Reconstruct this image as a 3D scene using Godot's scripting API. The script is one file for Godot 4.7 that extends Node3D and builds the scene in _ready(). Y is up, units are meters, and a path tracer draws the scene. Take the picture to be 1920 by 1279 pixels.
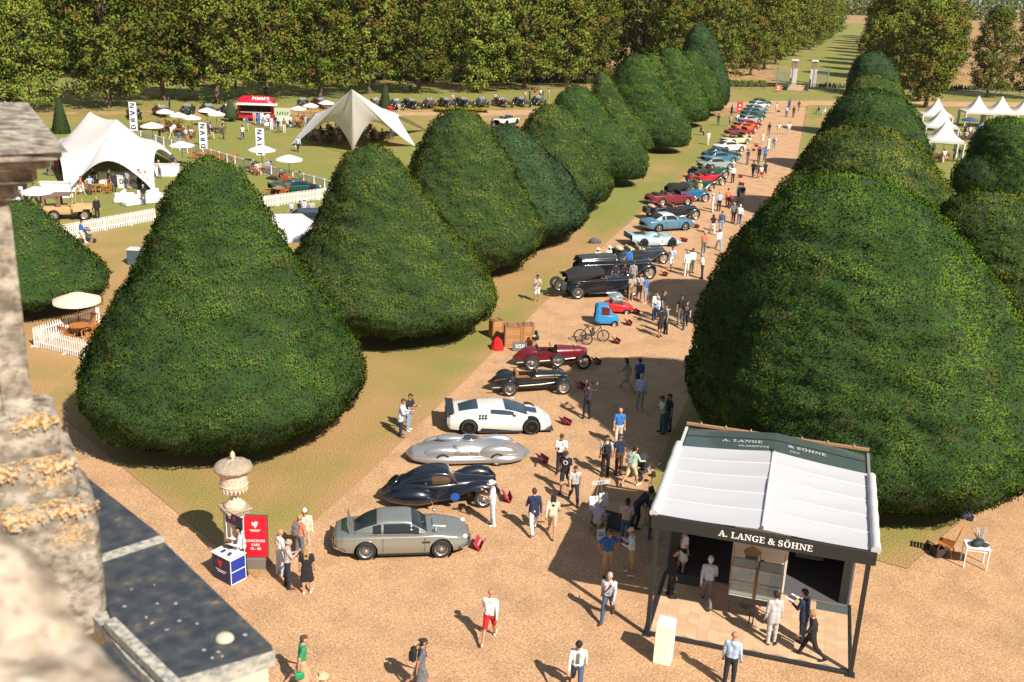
extends Node3D
var taken:={}
var mats:={}
var rng:=RandomNumberGenerator.new()
class Geo:
	var v:=PackedVector3Array()
	var n:=PackedVector3Array()
	var c:=PackedColorArray()
	var col:=Color(1,1,1)
	var tinted:=false
	func tri(a: Vector3,b: Vector3,d: Vector3,na: Vector3,nb: Vector3,nd: Vector3)->void:
		v.push_back(a)
		n.push_back(na)
		if (d-a).cross(b-a).dot(na+nb+nd)<0.0:
			v.push_back(d)
			v.push_back(b)
			n.push_back(nd)
			n.push_back(nb)
		else:
			v.push_back(b)
			v.push_back(d)
			n.push_back(nb)
			n.push_back(nd)
		c.push_back(col)
		c.push_back(col)
		c.push_back(col)
	func flat(a: Vector3,b: Vector3,d: Vector3,out: Vector3)->void:
		var m:=(b-a).cross(d-a)
		if m.length_squared()<1e-14:
			return
		m=m.normalized()
		if m.dot(out)<0.0:
			m=-m
		tri(a,b,d,m,m,m)
	func quad(a: Vector3,b: Vector3,d: Vector3,e: Vector3,out: Vector3)->void:
		flat(a,b,d,out)
		flat(a,d,e,out)
	func box(at: Vector3,size: Vector3,turn:=Basis(),ch:=0.0)->Geo:
		var h:=size*0.5
		var k:=minf(ch,minf(h.x,minf(h.y,h.z))*0.98)
		if k<=0.0:
			for ax in 3:
				for s in [-1.0,1.0]:
					var o:=Vector3()
					var p:=Vector3()
					var q:=Vector3()
					o[ax]=h[ax]*s
					p[(ax+1) % 3]=h[(ax+1) % 3]
					q[(ax+2) % 3]=h[(ax+2) % 3]
					quad(at+turn*(o+p+q),at+turn*(o-p+q),at+turn*(o-p-q),at+turn*(o+p-q),turn*o)
			return self
		for ax in 3:
			for s in [-1.0,1.0]:
				var o:=Vector3()
				o[ax]=h[ax]*s
				var p:=Vector3()
				var q:=Vector3()
				p[(ax+1) % 3]=h[(ax+1) % 3]-k
				q[(ax+2) % 3]=h[(ax+2) % 3]-k
				quad(at+turn*(o+p+q),at+turn*(o-p+q),at+turn*(o-p-q),at+turn*(o+p-q),turn*o)
		for ax in 3:
			var i:=(ax+1) % 3
			var j:=(ax+2) % 3
			for s in [-1.0,1.0]:
				for t in [-1.0,1.0]:
					var a:=Vector3()
					var b:=Vector3()
					a[i]=h[i]*s
					a[j]=(h[j]-k)*t
					b[i]=(h[i]-k)*s
					b[j]=h[j]*t
					var l:=Vector3()
					l[ax]=h[ax]-k
					quad(at+turn*(a+l),at+turn*(b+l),at+turn*(b-l),at+turn*(a-l),turn*(a+b))
		for sx in [-1.0,1.0]:
			for sy in [-1.0,1.0]:
				for sz in [-1.0,1.0]:
					var sg:=Vector3(sx,sy,sz)
					var a:=Vector3(h.x,h.y-k,h.z-k)*sg
					var b:=Vector3(h.x-k,h.y,h.z-k)*sg
					var d:=Vector3(h.x-k,h.y-k,h.z)*sg
					flat(at+turn*a,at+turn*b,at+turn*d,turn*sg)
		return self
	func grid(rows: Array,round_: bool,up:=Vector3.ZERO,holes: Variant=null)->Geo:
		var a:=rows.size()
		var b: int=rows[0].size()
		var nn: Array=[]
		for i in a:
			var line:=PackedVector3Array()
			for j in b:
				var r: PackedVector3Array=rows[i]
				var j0:=(j-1+b) % b if round_ else maxi(j-1,0)
				var j1:=(j+1) % b if round_ else mini(j+1,b-1)
				var du: Vector3=rows[mini(i+1,a-1)][j]-rows[maxi(i-1,0)][j]
				if du.length_squared()<1e-10:
					du=rows[mini(i+1,a-1)][(j+b/2) % b]-rows[maxi(i-1,0)][j]
				var dv:=r[j1]-r[j0]
				if dv.length_squared()<1e-10:
					var o: PackedVector3Array=rows[i+1 if i+1<a else i-1]
					dv=o[j1]-o[j0]
				var m:=du.cross(dv)
				line.push_back(m.normalized() if m.length_squared()>1e-16 else Vector3.UP)
			nn.push_back(line)
		var sum:=0.0
		if up==Vector3.ZERO:
			for i in range(0,a):
				var heart:=Vector3()
				for p in rows[i]:
					heart+=p
				heart /= b
				for j in b:
					sum+=(rows[i][j]-heart).dot(nn[i][j])
		else:
			for i in a:
				for j in b:
					sum+=nn[i][j].dot(up)
		var s:=-1.0 if sum<0.0 else 1.0
		for i in a-1:
			for j in (b if round_ else b-1):
				var k:=(j+1) % b
				if holes != null and holes.call(i,j):
					continue
				var p: Vector3=rows[i][j]
				var q: Vector3=rows[i][k]
				var r: Vector3=rows[i+1][k]
				var t: Vector3=rows[i+1][j]
				var np: Vector3=nn[i][j]*s
				var nq: Vector3=nn[i][k]*s
				var nr: Vector3=nn[i+1][k]*s
				var nt: Vector3=nn[i+1][j]*s
				if not p.is_equal_approx(q):
					tri(p,q,r,np,nq,nr)
				if not r.is_equal_approx(t):
					tri(p,r,t,np,nr,nt)
		return self
	func lathe(profile: Array,sides: int,at:=Transform3D())->Geo:
		var rows: Array=[]
		var parts: Array=[]
		for p in profile:
			if rows.size() and rows[-1][0]==p:
				parts.push_back(rows)
				rows=[]
			rows.push_back([p])
		parts.push_back(rows)
		for part in parts:
			if part.size()<2:
				continue
			var g: Array=[]
			for p in part:
				var line:=PackedVector3Array()
				for j in sides:
					var w:=TAU*j/sides
					line.push_back(at*Vector3(cos(w)*maxf(p[0].x,1e-4),p[0].y,sin(w)*maxf(p[0].x,1e-4)))
				g.push_back(line)
			var up:=Vector3.ZERO
			if absf(part[0][0].y-part[-1][0].y)<1e-5:
				up=at.basis.y*(1.0 if part[0][0].x>part[-1][0].x else -1.0)
			grid(g,true,up)
		return self
	func tube(pts: Array,radii: Array,sides:=8,caps:=true,flat_:=1.0)->Geo:
		var g: Array=[]
		var prev:=Vector3(0.31,0.9,0.2)
		for i in pts.size():
			var d: Vector3=(pts[mini(i+1,pts.size()-1)]-pts[maxi(i-1,0)]).normalized()
			var s:=d.cross(prev)
			if s.length()<0.05:
				s=d.cross(Vector3(0.9,0.1,0.3))
			s=s.normalized()
			var t:=s.cross(d).normalized()
			prev=t
			var r: float=radii[mini(i,radii.size()-1)]
			var line:=PackedVector3Array()
			for j in sides:
				var w:=TAU*j/sides
				line.push_back(pts[i]+s*cos(w)*r+t*sin(w)*r*flat_)
			g.push_back(line)
		grid(g,true)
		if caps:
			for e in [0,g.size()-1]:
				var o: Vector3=pts[e]-pts[1 if e==0 else e-1]
				for j in range(1,sides-1):
					flat(g[e][0],g[e][j],g[e][j+1],o)
		return self
	func rod(a: Vector3,b: Vector3,r: float,sides:=6)->Geo:
		return tube([a,b],[r,r],sides)
	func bar(a: Vector3,b: Vector3,w: float,t: float)->Geo:
		var d:=b-a
		var z:=d.normalized()
		var x:=Vector3.UP.cross(z)
		x=Vector3.RIGHT if x.length()<0.01 else x.normalized()
		return box((a+b)*0.5,Vector3(w,t,d.length()),Basis(x,z.cross(x),z))
	func ell(at: Vector3,r: Vector3,turn:=Basis(),seg:=12,cut:=-1.0)->Geo:
		var g: Array=[]
		var k:=seg/2
		for i in k+1:
			var e:=lerpf(asin(cut),PI/2,float(i)/k)
			var line:=PackedVector3Array()
			for j in seg:
				var w:=TAU*j/seg
				line.push_back(at+turn*(Vector3(cos(w)*maxf(cos(e),1e-3),sin(e),sin(w)*maxf(cos(e),1e-3))*r))
			g.push_back(line)
		return grid(g,true)
	func prism(poly: PackedVector2Array,depth: float,at:=Transform3D())->Geo:
		var tris:=Geometry2D.triangulate_polygon(poly)
		for i in range(0,tris.size(),3):
			var a:=Vector3(poly[tris[i]].x,poly[tris[i]].y,0)
			var b:=Vector3(poly[tris[i+1]].x,poly[tris[i+1]].y,0)
			var d:=Vector3(poly[tris[i+2]].x,poly[tris[i+2]].y,0)
			var z:=Vector3(0,0,depth)
			flat(at*a,at*b,at*d,-at.basis.z*signf(depth))
			flat(at*(a+z),at*(b+z),at*(d+z),at.basis.z*signf(depth))
		var ccw:=not Geometry2D.is_polygon_clockwise(poly)
		for i in poly.size():
			var p:=poly[i]
			var q:=poly[(i+1) % poly.size()]
			var o:=Vector3(q.y-p.y,p.x-q.x,0)*(1.0 if ccw else -1.0)
			quad(at*Vector3(p.x,p.y,0),at*Vector3(q.x,q.y,0),at*Vector3(q.x,q.y,depth),at*Vector3(p.x,p.y,depth),at.basis*o)
		return self
	func mesh(m: Material)->ArrayMesh:
		var out:=ArrayMesh.new()
		var arr: Array=[]
		arr.resize(Mesh.ARRAY_MAX)
		arr[Mesh.ARRAY_VERTEX]=v
		arr[Mesh.ARRAY_NORMAL]=n
		if tinted:
			arr[Mesh.ARRAY_COLOR]=c
		out.add_surface_from_arrays(Mesh.PRIMITIVE_TRIANGLES,arr)
		out.surface_set_material(0,m)
		return out
func numbered(called: String)->String:
	var k: int=taken.get(called,-1)+1
	taken[called]=k
	return called if k==0 else "%s_%03d" % [called,k]
func tag(o: Node3D,label: String,category: String,group:="")->Node3D:
	o.set_meta("label",label)
	o.set_meta("category",category)
	if group:
		o.set_meta("group",group)
	return o
func obj(called: String,g: Geo,m: Material,parent: Node3D=self)->MeshInstance3D:
	var o:=MeshInstance3D.new()
	o.mesh=g.mesh(m)
	return place(called,o,parent)
func place(called: String,o: Node3D,parent: Node3D=self)->Node3D:
	o.name=numbered(called) if parent==self else called
	parent.add_child(o,true)
	return o
func again(called: String,src: MeshInstance3D,t: Transform3D,parent: Node3D)->MeshInstance3D:
	var o:=MeshInstance3D.new()
	o.mesh=src.mesh
	o.transform=t
	return place(called,o,parent)
func thing(called: String,label: String,category: String,at:=Vector3.ZERO,turn:=0.0,group:="")->Node3D:
	var o:=Node3D.new()
	place(called,o)
	o.position=at
	o.rotation.y=turn
	return tag(o,label,category,group)
func copy_of(src: Node3D,called: String,label: String,at: Vector3,turn:=0.0,group:="")->Node3D:
	var o: Node3D=src.duplicate()
	o.name=numbered(called)
	add_child(o)
	o.position=at
	o.rotation=Vector3(0,turn,0)
	o.set_meta("label",label)
	if group:
		o.set_meta("group",group)
	return o
func setting(called: String,g: Geo,m: Material,kind:="structure")->MeshInstance3D:
	var o:=obj(called,g,m)
	o.set_meta("kind",kind)
	return o
func mat(r: float,g: float,b: float,rough:=0.7,metal:=0.0)->StandardMaterial3D:
	var key:="%.3f %.3f %.3f %.2f %.2f" % [r,g,b,rough,metal]
	if not mats.has(key):
		var m:=StandardMaterial3D.new()
		m.albedo_color=Color(r,g,b).linear_to_srgb()
		m.roughness=rough
		m.metallic=metal
		mats[key]=m
	return mats[key]
func paint(r: float,g: float,b: float,metal:=0.0)->StandardMaterial3D:
	var key:="paint %.3f %.3f %.3f %.2f" % [r,g,b,metal]
	if not mats.has(key):
		var m:=StandardMaterial3D.new()
		m.albedo_color=Color(r,g,b).linear_to_srgb()
		m.roughness=0.32
		m.metallic=metal
		m.clearcoat_enabled=true
		m.clearcoat=0.7
		m.clearcoat_roughness=0.08
		mats[key]=m
	return mats[key]
func cloth(r: float,g: float,b: float)->StandardMaterial3D:
	return mat(r,g,b,0.9)
func noise(freq: float,seed_: int,octaves:=4,kind:=FastNoiseLite.TYPE_SIMPLEX_SMOOTH)->FastNoiseLite:
	var f:=FastNoiseLite.new()
	f.noise_type=kind
	f.seed=seed_
	f.frequency=freq
	f.fractal_octaves=octaves
	return f
func noise_map(size: int,f: FastNoiseLite,stops: Array,normal:=0.0)->NoiseTexture2D:
	var t:=NoiseTexture2D.new()
	t.width=size
	t.height=size
	t.seamless=true
	t.noise=f
	t.generate_mipmaps=false
	if normal>0.0:
		t.as_normal_map=true
		t.bump_strength=normal
	if stops.size():
		var g:=Gradient.new()
		var off:=PackedFloat32Array()
		var cols:=PackedColorArray()
		for s in stops:
			off.push_back(s[0])
			cols.push_back(Color(s[1],s[2],s[3]).linear_to_srgb())
		g.offsets=off
		g.colors=cols
		t.color_ramp=g
	return t
func textured(base: StandardMaterial3D,map: Texture2D,metres: float,bump: Texture2D=null,depth:=1.0)->StandardMaterial3D:
	base.uv1_triplanar=true
	base.uv1_world_triplanar=true
	base.uv1_scale=Vector3.ONE/metres
	base.albedo_texture=map
	if bump:
		base.heightmap_enabled=true
		base.heightmap_texture=bump
		base.heightmap_scale=depth
	return base
func detail(base: StandardMaterial3D,map: Texture2D,metres: float)->StandardMaterial3D:
	base.detail_enabled=true
	base.detail_albedo=map
	base.detail_blend_mode=BaseMaterial3D.BLEND_MODE_MUL
	base.detail_uv_layer=BaseMaterial3D.DETAIL_UV_2
	base.uv2_triplanar=true
	base.uv2_world_triplanar=true
	base.uv2_scale=Vector3.ONE/metres
	return base
func rot(x: float,y:=0.0,z:=0.0)->Basis:
	return Basis.from_euler(Vector3(deg_to_rad(x),deg_to_rad(y),deg_to_rad(z)))
func _ready()->void:
	var cam:=Camera3D.new()
	var lens:=CameraAttributesPhysical.new()
	lens.frustum_focal_length=37.154
	lens.frustum_near=0.1
	lens.frustum_far=4000.0
	lens.frustum_focus_distance=46.0
	lens.exposure_aperture=2.8
	cam.attributes=lens
	cam.transform=Transform3D(Basis(Vector3(0.99917187,0.03852221,-0.01310019),Vector3(-0.04068876,0.94596891,-0.32169433),Vector3(0,0.32196095,0.94675295)),Vector3(0,18.5,0))
	cam.fov=35.8
	cam.far=4000.0
	add_child(cam)
	var env:=Environment.new()
	env.background_mode=Environment.BG_SKY
	env.sky=Sky.new()
	var sky:=ProceduralSkyMaterial.new()
	sky.sky_top_color=Color(0.44,0.49,0.56)
	sky.sky_horizon_color=Color(0.74,0.73,0.70)
	sky.sky_curve=0.12
	sky.ground_bottom_color=Color(0.3,0.26,0.2)
	sky.ground_horizon_color=Color(0.55,0.55,0.5)
	sky.sky_energy_multiplier=0.95
	env.sky.sky_material=sky
	env.tonemap_mode=Environment.TONE_MAPPER_LINEAR
	env.tonemap_exposure=1.56
	env.sdfgi_enabled=true
	env.ssao_enabled=true
	env.ssil_enabled=true
	env.fog_enabled=true
	env.fog_density=0.00004
	env.fog_light_color=Color(0.86,0.86,0.84)
	var world:=WorldEnvironment.new()
	world.environment=env
	add_child(world)
	var sun:=DirectionalLight3D.new()
	sun.light_energy=1.6
	sun.light_color=Color(1.0,0.96,0.90)
	sun.light_angular_distance=0.5
	sun.shadow_enabled=true
	sun.look_at_from_position(Vector3.ZERO,Vector3(-0.4466,-0.6884,-0.5716),Vector3.UP)
	add_child(sun)
	rng.seed=7
	ground()
	water()
	trees()
	limes()
	palace()
	pavilion()
	marquees()
	enclosure()
	park_gates()
	urn_corner()
	cars()
	people()
	reception()
	boards()
	crates()
	odds()
	fair()
func strip(g: Geo,pts: Array,y: float)->void:
	var poly:=PackedVector2Array(pts)
	var t:=Geometry2D.triangulate_polygon(poly)
	for i in range(0,t.size(),3):
		g.flat(Vector3(poly[t[i]].x,y,poly[t[i]].y),Vector3(poly[t[i+1]].x,y,poly[t[i+1]].y),Vector3(poly[t[i+2]].x,y,poly[t[i+2]].y),Vector3.UP)
func lawn(called: String,pts: Array,y: float,step: float,m: Material,seed_: int,lush:=0.0)->void:
	var poly:=PackedVector2Array(pts)
	var patch:=noise(0.035,seed_,3)
	var fine:=noise(0.22,seed_+1,3)
	var tone:=noise(0.011,seed_+2,2)
	var g:=Geo.new()
	g.tinted=true
	var box:=Rect2(poly[0],Vector2.ZERO)
	for p in poly:
		box=box.expand(p)
	var cols:={}
	var shade:=func(p: Vector2)->Color:
		var near:=1e9
		for i in poly.size():
			near=minf(near,p.distance_to(Geometry2D.get_closest_point_to_segment(p,poly[i],poly[(i+1) % poly.size()])))
		var k:=0.36+0.85*patch.get_noise_2dv(p)+0.45*fine.get_noise_2dv(p)+lush
		k+=0.30*exp(-pow((near-1.3)/0.9,2.0))+0.5*smoothstep(-64.0,-96.0,p.y)
		k+=0.5*tone.get_noise_2dv(p)+0.3*smoothstep(7.0,18.0,near)
		k=clampf(k,0.0,1.0)
		var straw:=Color(0.45,0.265,0.115)
		var olive:=Color(0.34,0.245,0.078)
		var green:=Color(0.235,0.24,0.052)
		var out:=straw.lerp(olive,clampf(k*2.0,0,1)).lerp(green,clampf(k*2.0-1.0,0,1))
		return out.lerp(Color(0.44,0.26,0.125),clampf(0.5-near*1.6,0.0,0.5))
	var nx:=int(ceil(box.size.x/step))
	var nz:=int(ceil(box.size.y/step))
	for i in nx:
		for j in nz:
			var o:=box.position+Vector2(i,j)*step
			var cell:=PackedVector2Array([o,o+Vector2(step,0),o+Vector2(step,step),o+Vector2(0,step)])
			for part in Geometry2D.intersect_polygons(cell,poly):
				var t:=Geometry2D.triangulate_polygon(part)
				for k in range(0,t.size(),3):
					for w in [0,2,1] if Geometry2D.is_polygon_clockwise(PackedVector2Array([part[t[k]],part[t[k+1]],part[t[k+2]]])) else [0,1,2]:
						var p: Vector2=part[t[k+w]]
						var key:=Vector2i(p*64.0)
						if not cols.has(key):
							cols[key]=shade.call(p)
						g.v.push_back(Vector3(p.x,y,p.y))
						g.n.push_back(Vector3.UP)
						g.c.push_back(cols[key])
	setting(called,g,m)
func ground()->void:
	var field:=mat(0.40,0.24,0.10,1.0).duplicate()
	textured(field,noise_map(512,noise(0.02,3,5),[[0.25,0.62,0.62,0.6],[0.7,1,1,1]]),37.0)
	var g:=Geo.new()
	g.quad(Vector3(-2500,-0.02,60),Vector3(2500,-0.02,60),Vector3(2500,-0.02,-3200),Vector3(-2500,-0.02,-3200),Vector3.UP)
	setting("field",g,field)
	var grit:=mat(0.5,0.5,0.5,0.95).duplicate()
	grit.albedo_color=Color.WHITE
	textured(grit,noise_map(1024,noise(0.17,11,3,FastNoiseLite.TYPE_VALUE_CUBIC),[[0.18,0.28,0.16,0.08],[0.36,0.42,0.247,0.128],[0.52,0.485,0.288,0.152],[0.68,0.55,0.335,0.185],[0.85,0.68,0.50,0.34]]),6.7,noise_map(1024,noise(0.22,12,2),[]),1.1)
	detail(grit,noise_map(1024,noise(0.012,13,6),[[0.2,0.83,0.82,0.81],[0.45,0.94,0.94,0.93],[0.6,1.0,1.0,1.0],[0.85,1.0,0.99,0.96]]),23.0)
	g=Geo.new()
	strip(g,[Vector2(-24.46,-31.21),Vector2(-39.09,-52.93),Vector2(-20.13,-42.71),Vector2(-7.92,-29.62),Vector2(-6.53,-34.26),Vector2(-4.98,-38.95),Vector2(0.97,-58.86),Vector2(7.99,-82.04),Vector2(41.5,-181),Vector2(49.5,-212),Vector2(57.5,-212),Vector2(50,-190),Vector2(33.5,-128),Vector2(26.6,-105),Vector2(5.65,-37.74),Vector2(5.02,-34.23),Vector2(12.88,-32.41),Vector2(13.82,-31.89),Vector2(18.17,-36.81),Vector2(25.51,-44.7),Vector2(44.87,-54.6),Vector2(40,20),Vector2(-40,20)],0.0)
	setting("gravel_path",g,grit)
	g=Geo.new()
	strip(g,[Vector2(-76.57,-119.28),Vector2(-48.51,-131.55),Vector2(1.79,-158.12),Vector2(44.01,-184.8),Vector2(52.6,-189.61),Vector2(115.43,-209.01),Vector2(121.13,-219.71),Vector2(54.94,-198.44),Vector2(45.83,-194.95),Vector2(1.83,-165.01),Vector2(-50.4,-136.86),Vector2(-79.53,-124.09)],0.008)
	setting("terrace_path",g,grit)
	var turf:=mat(1,1,1,1.0).duplicate()
	turf.vertex_color_use_as_albedo=true
	textured(turf,noise_map(1024,noise(0.07,21,5,FastNoiseLite.TYPE_SIMPLEX),[[0.25,0.5,0.5,0.46],[0.42,0.82,0.82,0.78],[0.56,0.98,0.98,0.96],[0.75,1.0,1.0,1.0]]),6.1,noise_map(512,noise(0.12,22,3),[]),3.0)
	lawn("west_lawn",[Vector2(-51.79,-74.07),Vector2(-20.13,-42.71),Vector2(-7.92,-29.62),Vector2(-6.53,-34.26),Vector2(-4.98,-38.95),Vector2(0.97,-58.86),Vector2(7.99,-82.04),Vector2(36.5,-168),Vector2(-70,-135),Vector2(-110,-110)],0.02,0.8,turf,31,0.0)
	lawn("east_lawn",[Vector2(33.5,-128),Vector2(26.6,-105),Vector2(5.65,-37.74),Vector2(5.02,-34.23),Vector2(12.88,-32.41),Vector2(13.82,-31.89),Vector2(18.17,-36.81),Vector2(25.51,-44.7),Vector2(45.1,-64.25),Vector2(130,-150),Vector2(110,-196),Vector2(50.5,-190)],0.02,1.0,turf,41,0.12)
	lawn("far_lawn",[Vector2(-150,-140),Vector2(-70,-138),Vector2(1.8,-166),Vector2(47,-186),Vector2(57,-187),Vector2(112,-200),Vector2(180,-215),Vector2(180,-262),Vector2(60,-225),Vector2(-20,-205),Vector2(-160,-190)],0.004,3.0,turf,51,-0.1)
	lawn("avenue_grass",[Vector2(54,-229),Vector2(70,-233),Vector2(92,-300),Vector2(240,-780),Vector2(212,-790),Vector2(72,-322)],0.01,4.0,turf,61,0.25)
func tufts(called: String,pts: Array,n: int,y: float,hues:=[Color(0.42,0.28,0.13),Color(0.30,0.20,0.07),Color(0.15,0.15,0.035),Color(0.20,0.12,0.05)],size:=1.0)->void:
	var poly:=PackedVector2Array(pts)
	var box:=Rect2(poly[0],Vector2.ZERO)
	for p in poly:
		box=box.expand(p)
	var lv:=Leaves.new()
	var f:=noise(0.25,77,3)
	while lv.v.size()<n*4:
		var p:=box.position+box.size*Vector2(rng.randf(),rng.randf())
		if not Geometry2D.is_point_in_polygon(p,poly) or f.get_noise_2dv(p)+rng.randf_range(-0.35,0.35)<-0.05:
			continue
		var d:=Vector3(rng.randf_range(-1,1),rng.randf_range(0.25,0.8),rng.randf_range(-1,1)).normalized()*rng.randf_range(0.05,0.13)*size
		lv.sprig(Vector3(p.x,y,p.y),d,d.cross(Vector3(rng.randf_range(-1,1),0.3,rng.randf_range(-1,1))).normalized()*0.028*size,Vector3(rng.randf_range(-0.5,0.5),1,rng.randf_range(-0.5,0.5)).normalized(),hues[rng.randi() % hues.size()])
	var o:=MeshInstance3D.new()
	o.mesh=lv.mesh(leaf_mat())
	place(called,o)
	o.set_meta("kind","stuff")
func water()->void:
	var m:=StandardMaterial3D.new()
	m.albedo_color=Color(0.05,0.07,0.06)
	m.roughness=0.06
	var g:=Geo.new()
	strip(g,[Vector2(-160,-195),Vector2(-20,-211),Vector2(52,-225),Vector2(60,-227),Vector2(120,-240),Vector2(200,-262),Vector2(200,-272),Vector2(120,-249),Vector2(60,-236),Vector2(-20,-220),Vector2(-160,-204)],0.03)
	setting("canal_water",g,m)
const BELL:=[[0.0,0.80],[0.03,0.9],[0.09,0.97],[0.15,0.995],[0.25,0.92],[0.36,0.80],[0.5,0.64],[0.65,0.49],[0.78,0.375],[0.88,0.285],[0.94,0.21],[0.98,0.12],[1.0,0.0]]
const DOME:=[[0.0,0.84],[0.04,0.93],[0.12,0.99],[0.2,1.0],[0.35,0.94],[0.5,0.84],[0.64,0.73],[0.76,0.61],[0.86,0.47],[0.93,0.33],[0.98,0.17],[1.0,0.0]]
const ROUND:=[[0.0,0.84],[0.04,0.93],[0.12,0.99],[0.2,1.0],[0.35,0.95],[0.5,0.87],[0.64,0.78],[0.76,0.69],[0.86,0.58],[0.93,0.44],[0.98,0.24],[1.0,0.0]]
const SPIRE:=[[0.0,0.78],[0.04,0.88],[0.12,0.98],[0.2,1.0],[0.35,0.9],[0.5,0.76],[0.65,0.62],[0.78,0.49],[0.88,0.37],[0.94,0.26],[0.98,0.15],[1.0,0.0]]
func along(table: Array,t: float)->float:
	for i in table.size()-1:
		if t<=table[i+1][0]:
			return lerpf(table[i][1],table[i+1][1],(t-table[i][0])/maxf(table[i+1][0]-table[i][0],1e-6))
	return table[-1][1]
class Leaves:
	var v:=PackedVector3Array()
	var n:=PackedVector3Array()
	var c:=PackedColorArray()
	var idx:=PackedInt32Array()
	func sprig(p: Vector3,d: Vector3,s: Vector3,nn: Vector3,col: Color)->void:
		var k:=v.size()
		v.push_back(p)
		v.push_back(p+d*0.55+s)
		v.push_back(p+d)
		v.push_back(p+d*0.45-s)
		n.push_back(nn)
		n.push_back(nn)
		n.push_back(nn)
		n.push_back(nn)
		c.push_back(col)
		c.push_back(col)
		c.push_back(col)
		c.push_back(col)
		for q in ([0,1,2,0,2,3] if (d*0.55+s).cross(d).dot(nn)<0.0 else [0,2,1,0,3,2]):
			idx.push_back(k+q)
	func mesh(m: Material)->ArrayMesh:
		var out:=ArrayMesh.new()
		var arr: Array=[]
		arr.resize(Mesh.ARRAY_MAX)
		arr[Mesh.ARRAY_VERTEX]=v
		arr[Mesh.ARRAY_NORMAL]=n
		arr[Mesh.ARRAY_COLOR]=c
		arr[Mesh.ARRAY_INDEX]=idx
		out.add_surface_from_arrays(Mesh.PRIMITIVE_TRIANGLES,arr)
		out.surface_set_material(0,m)
		return out
func leaf_mat()->StandardMaterial3D:
	if not mats.has("leaf"):
		var m:=StandardMaterial3D.new()
		m.vertex_color_use_as_albedo=true
		m.roughness=0.62
		m.metallic_specular=0.1
		m.backlight_enabled=true
		m.backlight=Color(0.07,0.10,0.02)
		mats["leaf"]=m
	return mats["leaf"]
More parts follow.
